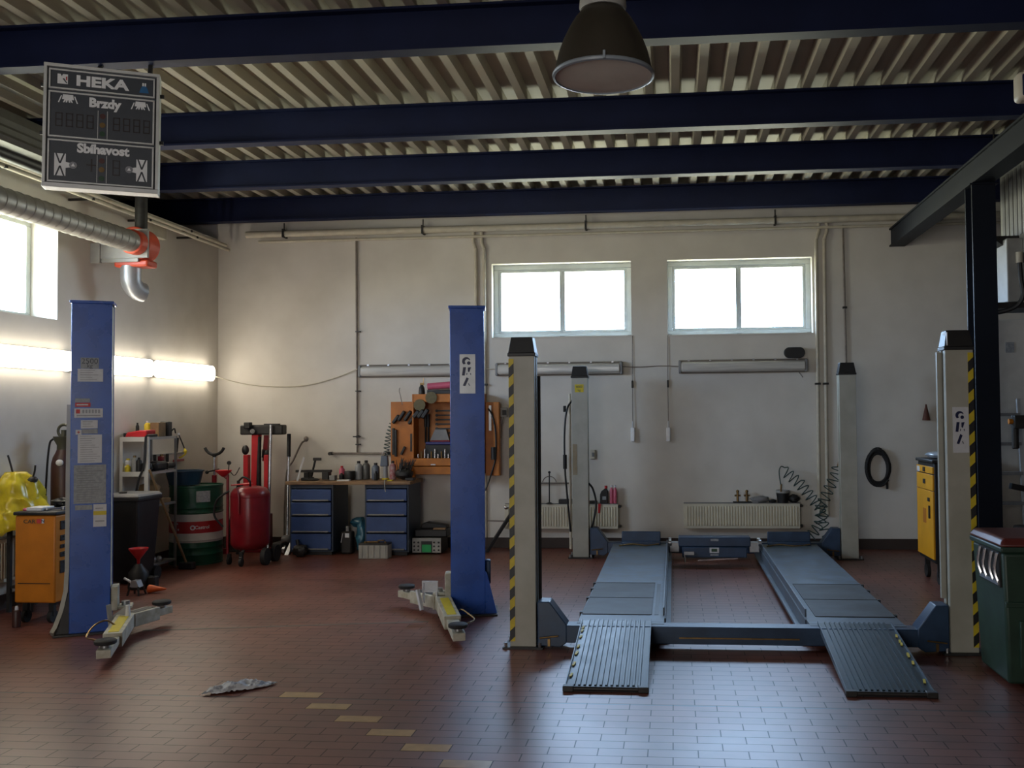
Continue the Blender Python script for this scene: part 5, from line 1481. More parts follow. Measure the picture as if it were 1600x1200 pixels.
# waste oil drainer
t = thing('oil_drainer', 'red waste oil drainer tank on wheels with a small funnel mast', 'oil drainer', (-4.77, 10.28, 0))
c = (-4.755, 10.28, 0)
part(MB().lathe([(0.0, 0.15), (0.10, 0.155), (0.17, 0.175), (0.205, 0.22), (0.212, 0.25), (0.212, 0.77), (0.205, 0.80), (0.17, 0.845), (0.10, 0.865), (0.0, 0.87)], c, 36), 'tank', M_RED, t)
part(MB().lathe([(0.2135, 0.745), (0.2155, 0.755), (0.2135, 0.765)], c, 36), 'tank_seam', M_RED, t)
part(MB().cyl((c[0] - 0.13, c[1] - 0.02, 0.84), (c[0] - 0.13, c[1] - 0.02, 0.93), 0.018, n=10).tube(smooth_path([(c[0] - 0.13, c[1] - 0.02, 0.92), (c[0] - 0.05, c[1] - 0.06, 0.97), (c[0] + 0.02, c[1] - 0.06, 0.93), (c[0] + 0.02, c[1] - 0.04, 0.86)], 6), 0.012, 8), 'suction_tube', M_BLACK, t)
part(MB().cyl((c[0] - 0.235, c[1] - 0.06, 0.11), (c[0] - 0.235, c[1] - 0.06, 1.0), 0.016, n=10), 'mast', M_RED, t)
part(MB().lathe([(0.016, 0.99), (0.03, 1.0), (0.085, 1.05), (0.09, 1.065), (0.085, 1.065), (0.0, 1.02)], (c[0] - 0.285, c[1] - 0.06, -0.015), 24), 'funnel_bowl', M_REDBR, t)
part(MB().cyl((c[0] - 0.285, c[1] - 0.06, 0.985), (c[0] - 0.235, c[1] - 0.06, 0.95), 0.013, n=8), 'bowl_arm', M_RED, t)
part(MB().cyl((c[0] - 0.20, c[1] - 0.05, 0.88), (c[0] + 0.05, c[1] - 0.05, 0.90), 0.009, n=8), 'hand_bar', M_REDBR, t)
part(MB().tube(smooth_path([(c[0] - 0.05, c[1] - 0.22, 0.86), (c[0] - 0.03, c[1] - 0.225, 0.75), (c[0] - 0.03, c[1] - 0.22, 0.58)], 5), 0.012, 8), 'drain_hose', M_RED, t)
part(MB().tube(smooth_path([(c[0] - 0.20, c[1] - 0.10, 0.82), (c[0] - 0.33, c[1] - 0.12, 0.72), (c[0] - 0.36, c[1] - 0.12, 0.55), (c[0] - 0.27, c[1] - 0.10, 0.42)], 6), 0.012, 8), 'coil_hose', M_BLACK, t)
part(MB().tube(smooth_path([(c[0] - 0.22, c[1] - 0.05, 1.04), (c[0] - 0.16, c[1] - 0.05, 0.99), (c[0] - 0.10, c[1] - 0.05, 1.08)], 5), 0.005, 6).cyl((c[0] - 0.235, c[1] - 0.055, 0.99), (c[0] - 0.225, c[1] - 0.05, 1.12), 0.006, n=6).lathe([(0.0, -0.01), (0.022, -0.01), (0.022, 0.01), (0, 0.01)], (c[0] - 0.225, c[1] - 0.05, 1.13), 14, 'y'), 'gauge', M_DARK, t)
lg = MB()
for a in (30, 150, 270):
    lg.bar((c[0] + 0.14 * math.cos(R(a)), c[1] + 0.14 * math.sin(R(a)), 0.19), (c[0] + 0.24 * math.cos(R(a)), c[1] + 0.24 * math.sin(R(a)), 0.09), 0.03, 0.02)
part(lg, 'foot_bracket', M_DARK, t)
part(MB().cyl((c[0] + 0.20, c[1] - 0.10, 0.095), (c[0] + 0.25, c[1] - 0.10, 0.095), 0.095, n=24), 'wheel', M_RUBBER, t)
part(MB().cyl((c[0] + 0.20, c[1] + 0.16, 0.095), (c[0] + 0.25, c[1] + 0.16, 0.095), 0.095, n=24), 'wheel', M_RUBBER, t)
part(caster(MB(), c[0] - 0.20, c[1] - 0.09, 0.12, 0.045, 0.025), 'caster', M_RUBBER, t)
part(caster(MB(), c[0] + 0.0, c[1] - 0.22, 0.16, 0.045, 0.025), 'caster', M_RUBBER, t)

# red strut spring compressor with its black head
t = thing('spring_compressor', 'tall red spring compressor with a long black head behind the oil drainer', 'spring compressor', (-5.07, 11.2, 0))
part(MB().box(-5.28, -4.74, 11.12, 11.26, 1.425, 1.545), 'head', M_DARK, t, bevel=0.015)
part(MB().box(-5.20, -5.12, 11.05, 11.13, 1.50, 1.58), 'clamp', M_BLACK, t, bevel=0.01)
part(MB().cyl((-5.10, 11.12, 1.47), (-5.10, 11.08, 1.47), 0.03, n=14), 'clamp_screw', M_CHROME, t)
part(MB().box(-4.98, -4.80, 11.13, 11.2, 1.545, 1.56), 'clamp', M_BLACK, t)
part(MB().hexa([(-5.15, 11.14, 0.75), (-5.08, 11.14, 0.75), (-5.08, 11.24, 0.75), (-5.15, 11.24, 0.75)], [(-5.14, 11.14, 1.43), (-5.05, 11.14, 1.43), (-5.05, 11.24, 1.43), (-5.14, 11.24, 1.43)]), 'column', M_REDBR, t, bevel=0.008)
part(MB().hexa([(-5.03, 11.2, 1.1), (-4.98, 11.2, 1.1), (-4.98, 11.28, 1.1), (-5.03, 11.28, 1.1)], [(-5.01, 11.2, 1.42), (-4.95, 11.2, 1.42), (-4.95, 11.28, 1.42), (-5.01, 11.28, 1.42)]), 'strut', M_RED, t)
part(MB().box(-5.245, -5.185, 11.14, 11.22, 0.45, 1.18), 'side_rail', M_REDBR, t, bevel=0.006)
part(MB().box(-4.985, -4.93, 11.14, 11.22, 0.45, 1.18), 'side_rail', M_REDBR, t, bevel=0.006)
part(MB().ball((-5.225, 11.16, 1.24), 0.045, 0.03, 0.06).ball((-4.955, 11.17, 1.20), 0.035, 0.03, 0.04), 'grip', M_BLACK, t)
part(MB().cyl((-5.06, 11.17, 0.6), (-5.06, 11.17, 1.40), 0.03, n=14).cyl((-5.02, 11.20, 1.15), (-5.0, 11.17, 1.24), 0.018, n=10), 'hydraulic_ram', M_DARK, t)
part(MB().box(-5.28, -4.88, 11.10, 11.36, 0, 0.06).box(-5.26, -4.92, 11.12, 11.26, 0.06, 0.46), 'foot', M_RED, t, bevel=0.008)
# two upright bars and a trolley jack
t = thing('trolley_jack', 'trolley jack with a long bright handle and black grip beside the workbench', 'jack', (-4.70, 11.2, 0))
part(MB().cyl((-4.705, 11.18, 0.16), (-4.735, 11.30, 1.32), 0.015, n=12), 'handle', M_CHROME, t)
part(MB().cyl((-4.727, 11.28, 1.15), (-4.737, 11.31, 1.43), 0.024, n=12), 'grip', M_BLACK, t)
part(MB().box(-4.80, -4.67, 10.95, 11.35, 0.05, 0.14), 'chassis', M_DARK, t, bevel=0.02)
part(MB().ball((-4.70, 11.14, 0.16), 0.06, 0.06, 0.05), 'pump_head', M_GREY, t)
for x in (-4.805, -4.675):
    part(MB().cyl((x, 11.0, 0.05), (x + 0.03, 11.0, 0.05), 0.05, n=18), 'wheel', M_STEEL, t)
solid(MB().cyl((-4.855, 10.97, 0.0), (-4.87, 11.085, 1.545), 0.019, n=12), 'lever_bar', M_CHROME, 'bright lever bar standing upright against the spring compressor head', 'bar')
solid(MB().tube(smooth_path([(-4.62, 11.54, 1.34), (-4.66, 11.50, 1.30), (-4.74, 11.45, 1.10), (-4.81, 11.42, 0.95), (-4.83, 11.41, 0.6), (-4.83, 11.40, 0.3), (-4.83, 11.40, 0.0)], 5), 0.012, 8).ball((-4.61, 11.54, 1.36), 0.03, 0.025, 0.035), 'pry_bar', M_PIPED, 'rusty pry bar leaning on the wall between the red compressor and the bench', 'bar')
solid(MB().hexa([(-4.63, 10.92, 0), (-4.58, 10.92, 0), (-4.58, 10.98, 0), (-4.63, 10.98, 0)], [(-4.60, 11.3, 0.36), (-4.585, 11.3, 0.36), (-4.585, 11.36, 0.36), (-4.60, 11.36, 0.36)]), 'metal_offcut', M_ALU, 'pale metal strip leaning on the end of the workbench', 'strip')

# ------------------------------------------------------------------ workbench
def drawer_cabinet(x0, x1, lab, hs):
    t = thing('drawer_cabinet', lab, 'cabinet', ((x0 + x1) / 2, 11.15, 0), group='blue drawer cabinets under the bench')
    y0, y1 = 10.92, 11.44
    b = MB().box(x0, x0 + 0.02, y0, y1, 0.04, 0.832).box(x1 - 0.02, x1, y0, y1, 0.04, 0.832).box(x0 + 0.02, x1 - 0.02, y1 - 0.02, y1, 0.04, 0.832)
    b.box(x0 + 0.02, x1 - 0.02, y0, y1 - 0.02, 0.04, 0.06).box(x0 + 0.02, x1 - 0.02, y0, y1 - 0.02, 0.79, 0.832)
    part(b, 'carcass', M_CABDARK, t, bevel=0.003)
    part(MB().box(x0 + 0.03, x1 - 0.03, y0 + 0.03, y1 - 0.03, 0, 0.04), 'plinth', M_BLACK, t)
    z = 0.79
    for h in hs:
        d = part(MB().box(x0 + 0.022, x1 - 0.022, y0 - 0.016, y0 + 0.3, z - h + 0.006, z - 0.012), 'drawer', M_CABBLUE, t, bevel=0.004)
        part(MB().box(x0 + 0.04, x1 - 0.05, y0 - 0.030, y0 - 0.014, z - h + 0.006, z - h + 0.022), 'handle_rail', M_GREY, d, bevel=0.003)
        z -= h
    return t
drawer_cabinet(-4.56, -4.03, 'blue drawer cabinet under the bench end beside the trolley jack', (0.155, 0.17, 0.20, 0.205))
drawer_cabinet(-3.645, -3.115, 'blue drawer cabinet under the bench end beside the gas tester', (0.155, 0.17, 0.20, 0.205))
solid(MB().box(-4.60, -3.085, 10.88, 11.45, 0.833, 0.872), 'worktop', M_WOOD, 'worn wooden worktop across two blue drawer cabinets', 'worktop', bevel=0.004)
TZ = 0.873
# bench vise
t = thing('bench_vise', 'steel bench vise at the end of the worktop', 'vise', (-4.40, 11.10, TZ))
part(MB().box(-4.47, -4.37, 11.02, 11.20, TZ, TZ + 0.035).box(-4.45, -4.39, 11.06, 11.16, TZ + 0.035, TZ + 0.10), 'vise_base', M_DARK, t, bevel=0.008)
part(MB().box(-4.56, -4.12, 11.08, 11.13, TZ + 0.095, TZ + 0.125), 'slide_bar', M_DARK, t, bevel=0.004)
part(MB().box(-4.22, -4.14, 11.05, 11.16, TZ + 0.01, TZ + 0.10), 'jaw', M_BLACK, t, bevel=0.006)
solid(MB().bar((-4.49, 10.97, TZ), (-4.455, 10.985, TZ + 0.16), 0.045, 0.02).bar((-4.455, 10.985, TZ + 0.16), (-4.42, 11.0, TZ + 0.28), 0.032, 0.022), 'file', M_PAPER, 'pale blade with a dark handle standing against the vise', 'file')
solid(MB().cyl((-4.43, 11.24, TZ), (-4.375, 11.24, TZ + 0.235), 0.013, n=10).box(-4.40, -4.30, 11.225, 11.255, TZ + 0.23, TZ + 0.265), 'hammer', M_DARK, 'dark hammer standing on its handle behind the vise', 'hammer', bevel=0.004)
solid(MB().ball((-4.30, 11.0, TZ + 0.016), 0.07, 0.04, 0.016, jitter=0.2), 'rag', M_DARK, 'flat dark rag on the bench in front of the vise', 'rag')
# bottles on the bench
def bottle(x, y, r, h, mt, cap, lab, cat='bottle', nm='bottle', sh=0.72, flat=1.0):
    t = thing(nm, lab, cat, (x, y, TZ), group='bottles on the workbench')
    f = lambda p: (x + (p.x - x), y + (p.y - y) * flat, p.z)
    part(MB().lathe([(0.0, 0.0), (r * 0.95, 0.001), (r, h * 0.04), (r, h * sh), (r * 0.75, h * (sh + 0.1)), (r * 0.38, h * (sh + 0.15)), (r * 0.36, h * 0.9), (0, h * 0.9)], (x, y, TZ), 20).mapped(f), 'bottle_body', mt, t)
    part(MB().lathe([(r * 0.45, h * 0.885), (r * 0.45, h * 0.985), (r * 0.38, h), (0.0, h)], (x, y, TZ), 14), 'bottle_cap', cap, t)
    return t
M_BTG = pm('grey_bottle', (0.30, 0.31, 0.32), 0.4, scale=12)
M_BTD = pm('smoke_bottle', (0.10, 0.10, 0.095), 0.35, scale=12)
M_BTB = pm('blue_grey_bottle', (0.13, 0.16, 0.21), 0.35, scale=12)
bottle(-4.06, 11.30, 0.035, 0.16, M_PINK, M_REDBR, 'pink red bottle at the back of the worktop')
bottle(-3.99, 11.32, 0.015, 0.10, M_REDBR, M_REDBR, 'tiny red tube beside the pink bottle on the worktop', 'tube', 'tube')
bottle(-4.00, 11.12, 0.03, 0.085, M_BLACK, M_BLACK, 'small black jar next to the round pot on the worktop', 'jar', 'jar')
solid(MB().lathe([(0.0, 0), (0.06, 0.003), (0.066, 0.02), (0.066, 0.10), (0.062, 0.108), (0.0, 0.108)], (-3.905, 11.14, TZ), 24), 'round_pot', M_BLACK, 'round black pot on the worktop before the grey bottles', 'pot')
solid(MB().box(-3.99, -3.84, 10.93, 11.0, TZ, TZ + 0.014), 'pad_of_paper', M_PAPER, 'white paper pad at the front edge of the worktop', 'paper', bevel=0.002)
solid(MB().box(-4.13, -4.06, 11.05, 11.14, TZ, TZ + 0.06), 'tin_box', M_GREY, 'small grey tin by the pink bottle on the worktop', 'tin', bevel=0.006)
bottle(-3.815, 11.20, 0.045, 0.225, M_BTG, M_BLACK, 'tall pale grey bottle with a black cap on the worktop')
bottle(-3.735, 11.24, 0.046, 0.23, M_BTD, M_DARK, 'tall smoky bottle next to the pale grey one on the worktop')
bottle(-3.61, 11.22, 0.048, 0.20, M_BTB, M_BLACK, 'blue grey bottle between the smoky bottle and the air gun')
bottle(-3.385, 11.18, 0.040, 0.225, pm('red_white_bottle', (0.45, 0.32, 0.32), 0.4, scale=24, col2=(0.30, 0.05, 0.06)), M_DARK, 'red and white bottle beside the black brush heap')
bottle(-3.555, 11.06, 0.022, 0.11, M_BLACK, M_DARK, 'small black bottle in front of the blue grey one')
# air gun upright
t = thing('air_gun', 'blue grey air gun standing up on the worktop under the coiled hose', 'air gun', (-3.47, 11.16, TZ))
part(MB().cyl((-3.47, 11.16, TZ + 0.02), (-3.47, 11.16, TZ + 0.17), 0.032, 0.026, 16), 'barrel', M_BTG, t)
part(MB().hexa([(-3.53, 11.13, TZ + 0.16), (-3.43, 11.13, TZ + 0.16), (-3.43, 11.19, TZ + 0.16), (-3.53, 11.19, TZ + 0.16)], [(-3.52, 11.13, TZ + 0.29), (-3.44, 11.13, TZ + 0.29), (-3.44, 11.19, TZ + 0.29), (-3.52, 11.19, TZ + 0.29)]), 'gun_body', M_BTB, t, bevel=0.012)
part(MB().tube(arc((-3.48, 11.16, TZ + 0.30), 0.032, 0, PI, 10), 0.006, 6), 'hook', M_STEEL, t)
part(MB().lathe([(0, 0), (0.042, 0.002), (0.042, 0.022), (0, 0.024)], (-3.47, 11.16, TZ), 18), 'foot_ring', M_YELINK, t)
# brush heap
g = random.Random(3)
b = MB().ball((-3.235, 11.15, TZ + 0.075), 0.11, 0.10, 0.07, jitter=0.2, seed=2)
for i in range(46):
    a = g.random() * 2 * PI
    r_ = 0.09 * math.sqrt(g.random())
    p = Vector((-3.24 + r_ * math.cos(a), 11.15 + r_ * math.sin(a), TZ + 0.10))
    d_ = Vector(((g.random() - 0.4) * 0.12, (g.random() - 0.5) * 0.1, 0.08 + 0.10 * g.random()))
    b.tube([p, p + d_ * 0.6, p + d_ * 1.0 + Vector((0.01, 0, -0.005))], [0.006, 0.005, 0.002], 4)
solid(b, 'wire_brush_heap', M_BLACK, 'black heap of wire and brushes at the end of the worktop', 'wire heap', kind='stuff')
solid(MB().box(-3.19, -3.09, 11.02, 11.14, TZ, TZ + 0.03), 'flat_case', M_DARK, 'flat dark case at the corner of the worktop', 'case', bevel=0.005)
solid(MB().box(-3.37, -3.31, 10.90, 10.97, TZ, TZ + 0.014), 'chisel', M_YELINK, 'yellow scraper at the front of the worktop', 'scraper', bevel=0.003)
solid(MB().tube(smooth_path([(-3.385, 10.92, TZ + 0.012), (-3.385, 10.862, TZ + 0.010), (-3.386, 10.858, TZ - 0.05), (-3.376, 10.858, TZ - 0.12)], 5), 0.006, 6), 'cable_end', M_LIGHTGREY, 'pale cable end hanging over the worktop edge', 'cable')

# ------------------------------------------------------------------ orange wall tool cupboard with open doors
WC = WY - 0.056
t = thing('tool_cupboard', 'orange wall tool cupboard with its doors open behind the blue lift post', 'cupboard', (-2.75, 11.45, 0.92))
CX0, CX1, CZ0, CZ1, CY = -3.185, -2.31, 0.925, 1.905, 11.32
b = MB().box(CX0, CX1, WC - 0.02, WC, CZ0, CZ1).box(CX0, CX0 + 0.02, CY, WC - 0.02, CZ0, CZ1).box(CX1 - 0.02, CX1, CY, WC - 0.02, CZ0, CZ1)
b.box(CX0 + 0.02, CX1 - 0.02, CY, WC - 0.02, CZ1 - 0.10, CZ1).box(CX0 + 0.02, CX1 - 0.02, CY, WC - 0.02, CZ0, CZ0 + 0.02)
part(b, 'carcass', M_ORANGE2, t, bevel=0.003)
part(MB().box(-3.10, -3.04, WC, WY - 0.001, 1.75, 1.79).box(-2.50, -2.47, WC, WY - 0.001, 1.75, 1.79), 'hanging_batten', M_DARK, t)
d = part(MB().box(CX0 + 0.025, CX1 - 0.025, CY - 0.012, WC - 0.06, CZ0 + 0.105, CZ0 + 0.195), 'drawer', M_ORANGE2, t, bevel=0.004)
part(MB().box(-2.95, -2.89, CY - 0.020, CY - 0.012, CZ0 + 0.112, CZ0 + 0.128), 'catch', M_CHROME, d)
part(MB().box(CX0 + 0.004, CX1 - 0.004, CY - 0.012, CY + 0.0, CZ0 + 0.0, CZ0 + 0.095), 'bottom_front', M_ORANGE2, t, bevel=0.004)
dl = part(MB().box(-3.495, -3.195, WC - 0.10, WC - 0.04, 0.835, 1.815), 'door', M_ORANGE2, t, bevel=0.004)
dr = part(MB().box(-2.305, -2.13, WC - 0.10, WC - 0.04, 0.90, 1.80), 'door', M_ORANGE2, t, bevel=0.004)
part(MB().box(-2.20, -2.13, WC - 0.135, WC - 0.10, 0.90, 1.80), 'door_edge', M_ORANGE2, t, bevel=0.004)
# tools hung inside (each on its own)
G_T = 'hand tools hung in the orange cupboard'
def tool(mb, nm, mt, lab, cat, g_=G_T, **k): return solid(mb, nm, mt, lab, cat, g_, **k)
YB_ = WC - 0.045
for i in range(9):
    z = 1.70 - i * 0.055
    l = 0.30 - i * 0.018
    tool(MB().box(-2.93, -2.93 + l, YB_, YB_ + 0.012, z - 0.009, z + 0.009).cyl((-2.93, YB_ - 0.003, z), (-2.93, YB_ + 0.014, z), 0.017, n=12).cyl((-2.93 + l, YB_ - 0.003, z), (-2.93 + l, YB_ + 0.014, z), 0.016, n=12), 'spanner', M_DARK,
         'dark spanner lying level in the ladder of spanners in the orange cupboard', 'spanner', 'spanners in the orange cupboard')
for i, x in enumerate((-3.07, -3.035)):
    tool(MB().cyl((x, YB_, 1.30), (x, YB_, 1.62), 0.011, n=8).cyl((x, YB_, 1.50), (x, YB_, 1.66), 0.019, n=10), 'screwdriver', M_DARK, 'dark long screwdriver by the side of the orange cupboard', 'screwdriver', 'screwdrivers in the orange cupboard')
for i, x in enumerate((-2.66, -2.60, -2.54)):
    tool(MB().bar((x, YB_, 1.66 - i * 0.05), (x - 0.035, YB_, 1.40), 0.02, 0.016).bar((x, YB_, 1.66 - i * 0.05), (x + 0.03, YB_, 1.40), 0.02, 0.016), 'pliers', M_DARK, 'dark pliers hanging near the far side of the orange cupboard', 'pliers', 'pliers in the orange cupboard')
tool(MB().bar((-2.65, YB_, 1.25), (-2.60, YB_, 1.05), 0.03, 0.02), 'chisel', M_DARK, 'dark chisel hanging low in the orange cupboard', 'chisel')
solid(MB().box(-3.05, -2.70, 11.42, 11.56, 1.12, 1.285), 'socket_tray', M_BLACK, 'black socket tray standing in the orange cupboard', 'tray', bevel=0.008)
solid(MB().box(-3.04, -2.70, 11.40, 11.50, 1.286, 1.318), 'blue_case', pm('case_blue', (0.025, 0.025, 0.16), 0.4), 'flat blue case on the black socket tray', 'case', bevel=0.004)
solid(MB().box(-2.98, -2.74, 11.41, 11.49, 1.319, 1.336), 'red_case', M_RED, 'flat red case on the blue case in the orange cupboard', 'case', bevel=0.003)
solid(MB().prism([(-3.0, 1.337), (-2.76, 1.337), (-2.80, 1.47), (-2.94, 1.47)], 'y', 11.47, 11.53), 'saw_handle', M_GREY, 'grey trapezoid plate leaning in the orange cupboard', 'plate')
for i in range(11):
    x = -3.13 + i * 0.042
    h_ = 0.05 + 0.03 * ((i * 7) % 3)
    tool(MB().cyl((x, 11.385, 1.122), (x, 11.385, 1.122 + h_), 0.010, n=10), 'socket', M_CHROME if i % 3 != 1 else M_BRASS, 'small %s socket standing in the row at the front of the orange cupboard' % ('bright' if i % 3 != 1 else 'brassy'), 'socket', 'sockets in the orange cupboard')
# cupboard fittings on the open door
tools_d = ((-3.42, 1.60, 0.10, 0.05), (-3.35, 1.64, 0.12, 0.05), (-3.27, 1.64, 0.12, 0.055), (-3.22, 1.59, 0.10, 0.05))
for i, (x, z, l, w) in enumerate(tools_d):
    solid(MB().bar((x - 0.04, WC - 0.13, z - l / 2), (x + 0.04, WC - 0.13, z + l / 2), w, 0.04), 'grinder_pad', M_BLACK, ('dark tool clipped highest on the open cupboard door, nearest the coiled hose', 'second dark tool clipped high on the open cupboard door', 'third dark tool clipped high on the open cupboard door', 'dark tool clipped on the open door, next to the grinding disc')[i], 'tool', 'tools on the open cupboard door', bevel=0.012)
for x, z0, z1, lab in ((-3.455, 1.16, 1.49, 'dark bar hanging low on the open cupboard door at its outer edge'), (-3.425, 1.14, 1.47, 'dark bar hanging next to its twin on the open cupboard door'), (-3.225, 1.20, 1.42, 'short dark bar on the open door beside the hinge')):
    solid(MB().box(x - 0.016, x + 0.013, WC - 0.135, WC - 0.105, z0, z1), 'flat_bar', M_DARK, lab, 'bar', 'bars on the open cupboard door', bevel=0.004)
solid(MB().bar((-3.36, WC - 0.12, 1.16), (-3.31, WC - 0.12, 1.26), 0.03, 0.03), 'clip_tool', M_DARK, 'small dark clip low on the open cupboard door', 'clip', bevel=0.006)
for x, z, lab in ((-3.085, 1.77, 'round grinding disc hung at the top corner of the orange cupboard'), (-2.94, 1.86, 'round grinding disc hung on the header of the orange cupboard')):
    solid(MB().cyl((x, CY - 0.026, z), (x, CY - 0.016, z), 0.072, n=32), 'grinding_disc', M_DISC, lab, 'grinding disc', 'grinding discs on the cupboard')
for i in range(3):
    x0 = -3.16 + i * 0.055
    solid(MB().bar((x0, CY - 0.03, 1.62 - i * 0.004), (x0 + 0.07, CY - 0.03, 1.70 + i * 0.01), 0.04, 0.05), 'hand_tool', M_BLACK, ('black hand tool at the hinge side under the grinding disc', 'black hand tool under the grinding disc, middle one', 'black hand tool touching the grinding disc')[i], 'tool', 'black tools under the grinding disc', bevel=0.012)
# things on top of the cupboard
t2 = thing('spray_bottle', 'black spray bottle on top of the orange cupboard', 'spray bottle', (-3.09, 11.42, CZ1))
part(MB().lathe([(0, 0), (0.038, 0.001), (0.04, 0.02), (0.034, 0.08), (0.016, 0.115), (0.0, 0.115)], (-3.09, 11.42, CZ1), 18), 'bottle_body', M_BLACK, t2)
part(MB().box(-3.11, -3.06, 11.41, 11.43, CZ1 + 0.112, CZ1 + 0.14).cyl((-3.07, 11.42, CZ1 + 0.14), (-3.065, 11.42, CZ1 + 0.20), 0.005, n=6), 'trigger_head', M_BRASS, t2)
t2 = thing('parcel_roll', 'pink roll lying on a dark box on top of the orange cupboard', 'roll', (-2.88, 11.45, CZ1 + 0.07))
part(MB().cyl((-3.02, 11.45, CZ1 + 0.095), (-2.70, 11.45, CZ1 + 0.115), 0.042, n=18), 'roll_body', M_PINK, t2)
solid(MB().box(-3.02, -2.66, 11.40, 11.52, CZ1, CZ1 + 0.052), 'dark_box', M_BLACK, 'flat dark box on top of the orange cupboard', 'box', bevel=0.006)
cable([(-3.40, WC - 0.03, 1.99), (-3.41, WC - 0.02, 1.95), (-3.39, WC - 0.03, 1.88), (-3.36, WC - 0.09, 1.82), (-3.345, WC - 0.11, 1.78)], 0.005, 'loose_wire', M_PIPED, 'thin wire standing up above the open cupboard door', 'wire')
cable([(-2.26, WC - 0.155, 1.72), (-2.21, WC - 0.155, 1.64), (-2.17, WC - 0.155, 1.45), (-2.165, WC - 0.155, 1.2), (-2.185, WC - 0.155, 1.05), (-2.25, WC - 0.155, 0.85), (-2.30, WC - 0.155, 0.72)], 0.011, 'welding_cable', M_BLACK, 'black cable hanging over the far cupboard door')
solid(MB().cyl((-2.19, WC - 0.175, 1.10), (-2.195, WC - 0.175, 1.25), 0.035, 0.028, 14), 'cable_plug', M_BLACK, 'black plug on the cable at the far cupboard door', 'plug')
solid(MB().box(-2.255, -2.225, WC - 0.135, WC - 0.10, 1.45, 1.76), 'steel_rule', M_ALU, 'pale steel rule on the far cupboard door', 'rule')
t2 = thing('wall_switch', 'small grey wall switch between the cupboard and the striped post', 'switch', (-2.095, WC, 1.62))
part(MB().box(-2.135, -2.05, WC - 0.03, WC, 1.615, 1.735), 'plate', M_LIGHTGREY, t2, bevel=0.006)
part(MB().box(-2.105, -2.055, WC - 0.045, WC - 0.03, 1.64, 1.70), 'rocker', M_DARK, t2, bevel=0.004)
cable([(-2.095, WC - 0.012, 1.615), (-2.12, WC - 0.012, 1.5), (-2.13, WC - 0.012, 1.35)], 0.005, 'switch_wire', M_PIPED, 'thin wire hanging from the small wall switch', 'wire')

# ------------------------------------------------------------------ floor under and beside the bench
t = thing('jerry_can', 'dark canister with pale patches between the two blue cabinets', 'canister', (-3.90, 11.05, 0))
part(MB().box(-3.97, -3.83, 10.99, 11.12, 0.0, 0.27), 'can_body', M_DARK, t, bevel=0.025)
part(MB().cyl((-3.90, 11.05, 0.27), (-3.90, 11.05, 0.33), 0.022, n=12), 'spout', M_GREY, t)
part(MB().bar((-3.955, 10.985, 0.14), (-3.935, 10.985, 0.25), 0.02, 0.006).box(-3.91, -3.86, 10.984, 10.99, 0.20, 0.25), 'can_label', M_PAPER, t)
bagm = MB().ball((-3.73, 11.10, 0.20), 0.075, 0.10, 0.20, 20, 14, jitter=0.35, seed=5).ball((-3.80, 11.20, 0.36), 0.12, 0.06, 0.06, 18, 10, jitter=0.3, seed=8)
solid(bagm, 'plastic_bag', M_BLUEBAG, 'crumpled blue plastic bag between the two blue cabinets', 'bag', smooth=1.2)
solid(MB().ball((-4.38, 10.79, 0.075), 0.09, 0.06, 0.07, jitter=0.4, seed=11).cyl((-4.40, 10.79, 0.10), (-4.42, 10.79, 0.20), 0.02, n=8), 'oily_part', M_DARK, 'greasy car part on the floor before the blue cabinet', 'car part')
t = thing('car_battery', 'grimy grey car battery on the floor before the far blue cabinet', 'battery', (-3.46, 10.72, 0))
b = MB().box(-3.635, -3.29, 10.66, 10.82, 0, 0.155)
for i in range(5):
    x = -3.60 + i * 0.07
    b.box(x, x + 0.012, 10.652, 10.662, 0.01, 0.15)
part(b, 'battery_case', M_LIGHTGREY, t, bevel=0.006)
part(MB().box(-3.635, -3.29, 10.66, 10.82, 0.155, 0.175), 'battery_lid', M_DARK, t, bevel=0.004)
part(MB().cyl((-3.57, 10.70, 0.175), (-3.57, 10.70, 0.195), 0.012, n=10).cyl((-3.33, 10.70, 0.175), (-3.33, 10.70, 0.195), 0.012, n=10), 'terminal', M_BRASS, t)
solid(MB().bar((-3.58, 10.75, 0.183), (-3.42, 10.74, 0.186), 0.05, 0.014).bar((-3.44, 10.77, 0.196), (-3.36, 10.76, 0.20), 0.02, 0.012), 'brake_pads', M_BRASS, 'tan brake pads lying on the grey car battery', 'brake pads', bevel=0.003)
t = thing('gas_tester', 'pale test instrument with a green screen on the floor by the blue post', 'test instrument', (-2.93, 11.1, 0))
part(MB().box(-3.11, -2.755, 11.04, 11.36, 0.012, 0.195), 'case', M_DARK, t, bevel=0.006)
fp = part(MB().box(-3.105, -2.76, 11.028, 11.04, 0.018, 0.19), 'front_panel', M_LIGHTGREY, t, bevel=0.003)
part(MB().box(-2.995, -2.865, 11.022, 11.029, 0.022, 0.155), 'screen_bezel', M_BLACK, fp)
part(MB().box(-2.985, -2.875, 11.020, 11.0225, 0.026, 0.115), 'screen', M_GREENLED, fp)
k = MB()
for x in (-3.08, -3.03, -2.84, -2.785):
    for z in (0.05, 0.095, 0.14):
        k.cyl((x, 11.018, z), (x, 11.03, z), 0.011, n=10)
part(k, 'button', M_BLACK, fp)
k = MB()
for x in (-3.07, -2.80):
    for y in (11.08, 11.32):
        k.cyl((x, y, 0), (x, y, 0.013), 0.015, n=10)
part(k, 'foot', M_RUBBER, t)
t = thing('tool_box', 'open black tool box on the pale test instrument', 'tool box', (-2.9, 11.18, 0.195))
part(MB().box(-3.09, -2.70, 11.08, 11.34, 0.196, 0.285), 'box_body', M_BLACK, t, bevel=0.012)
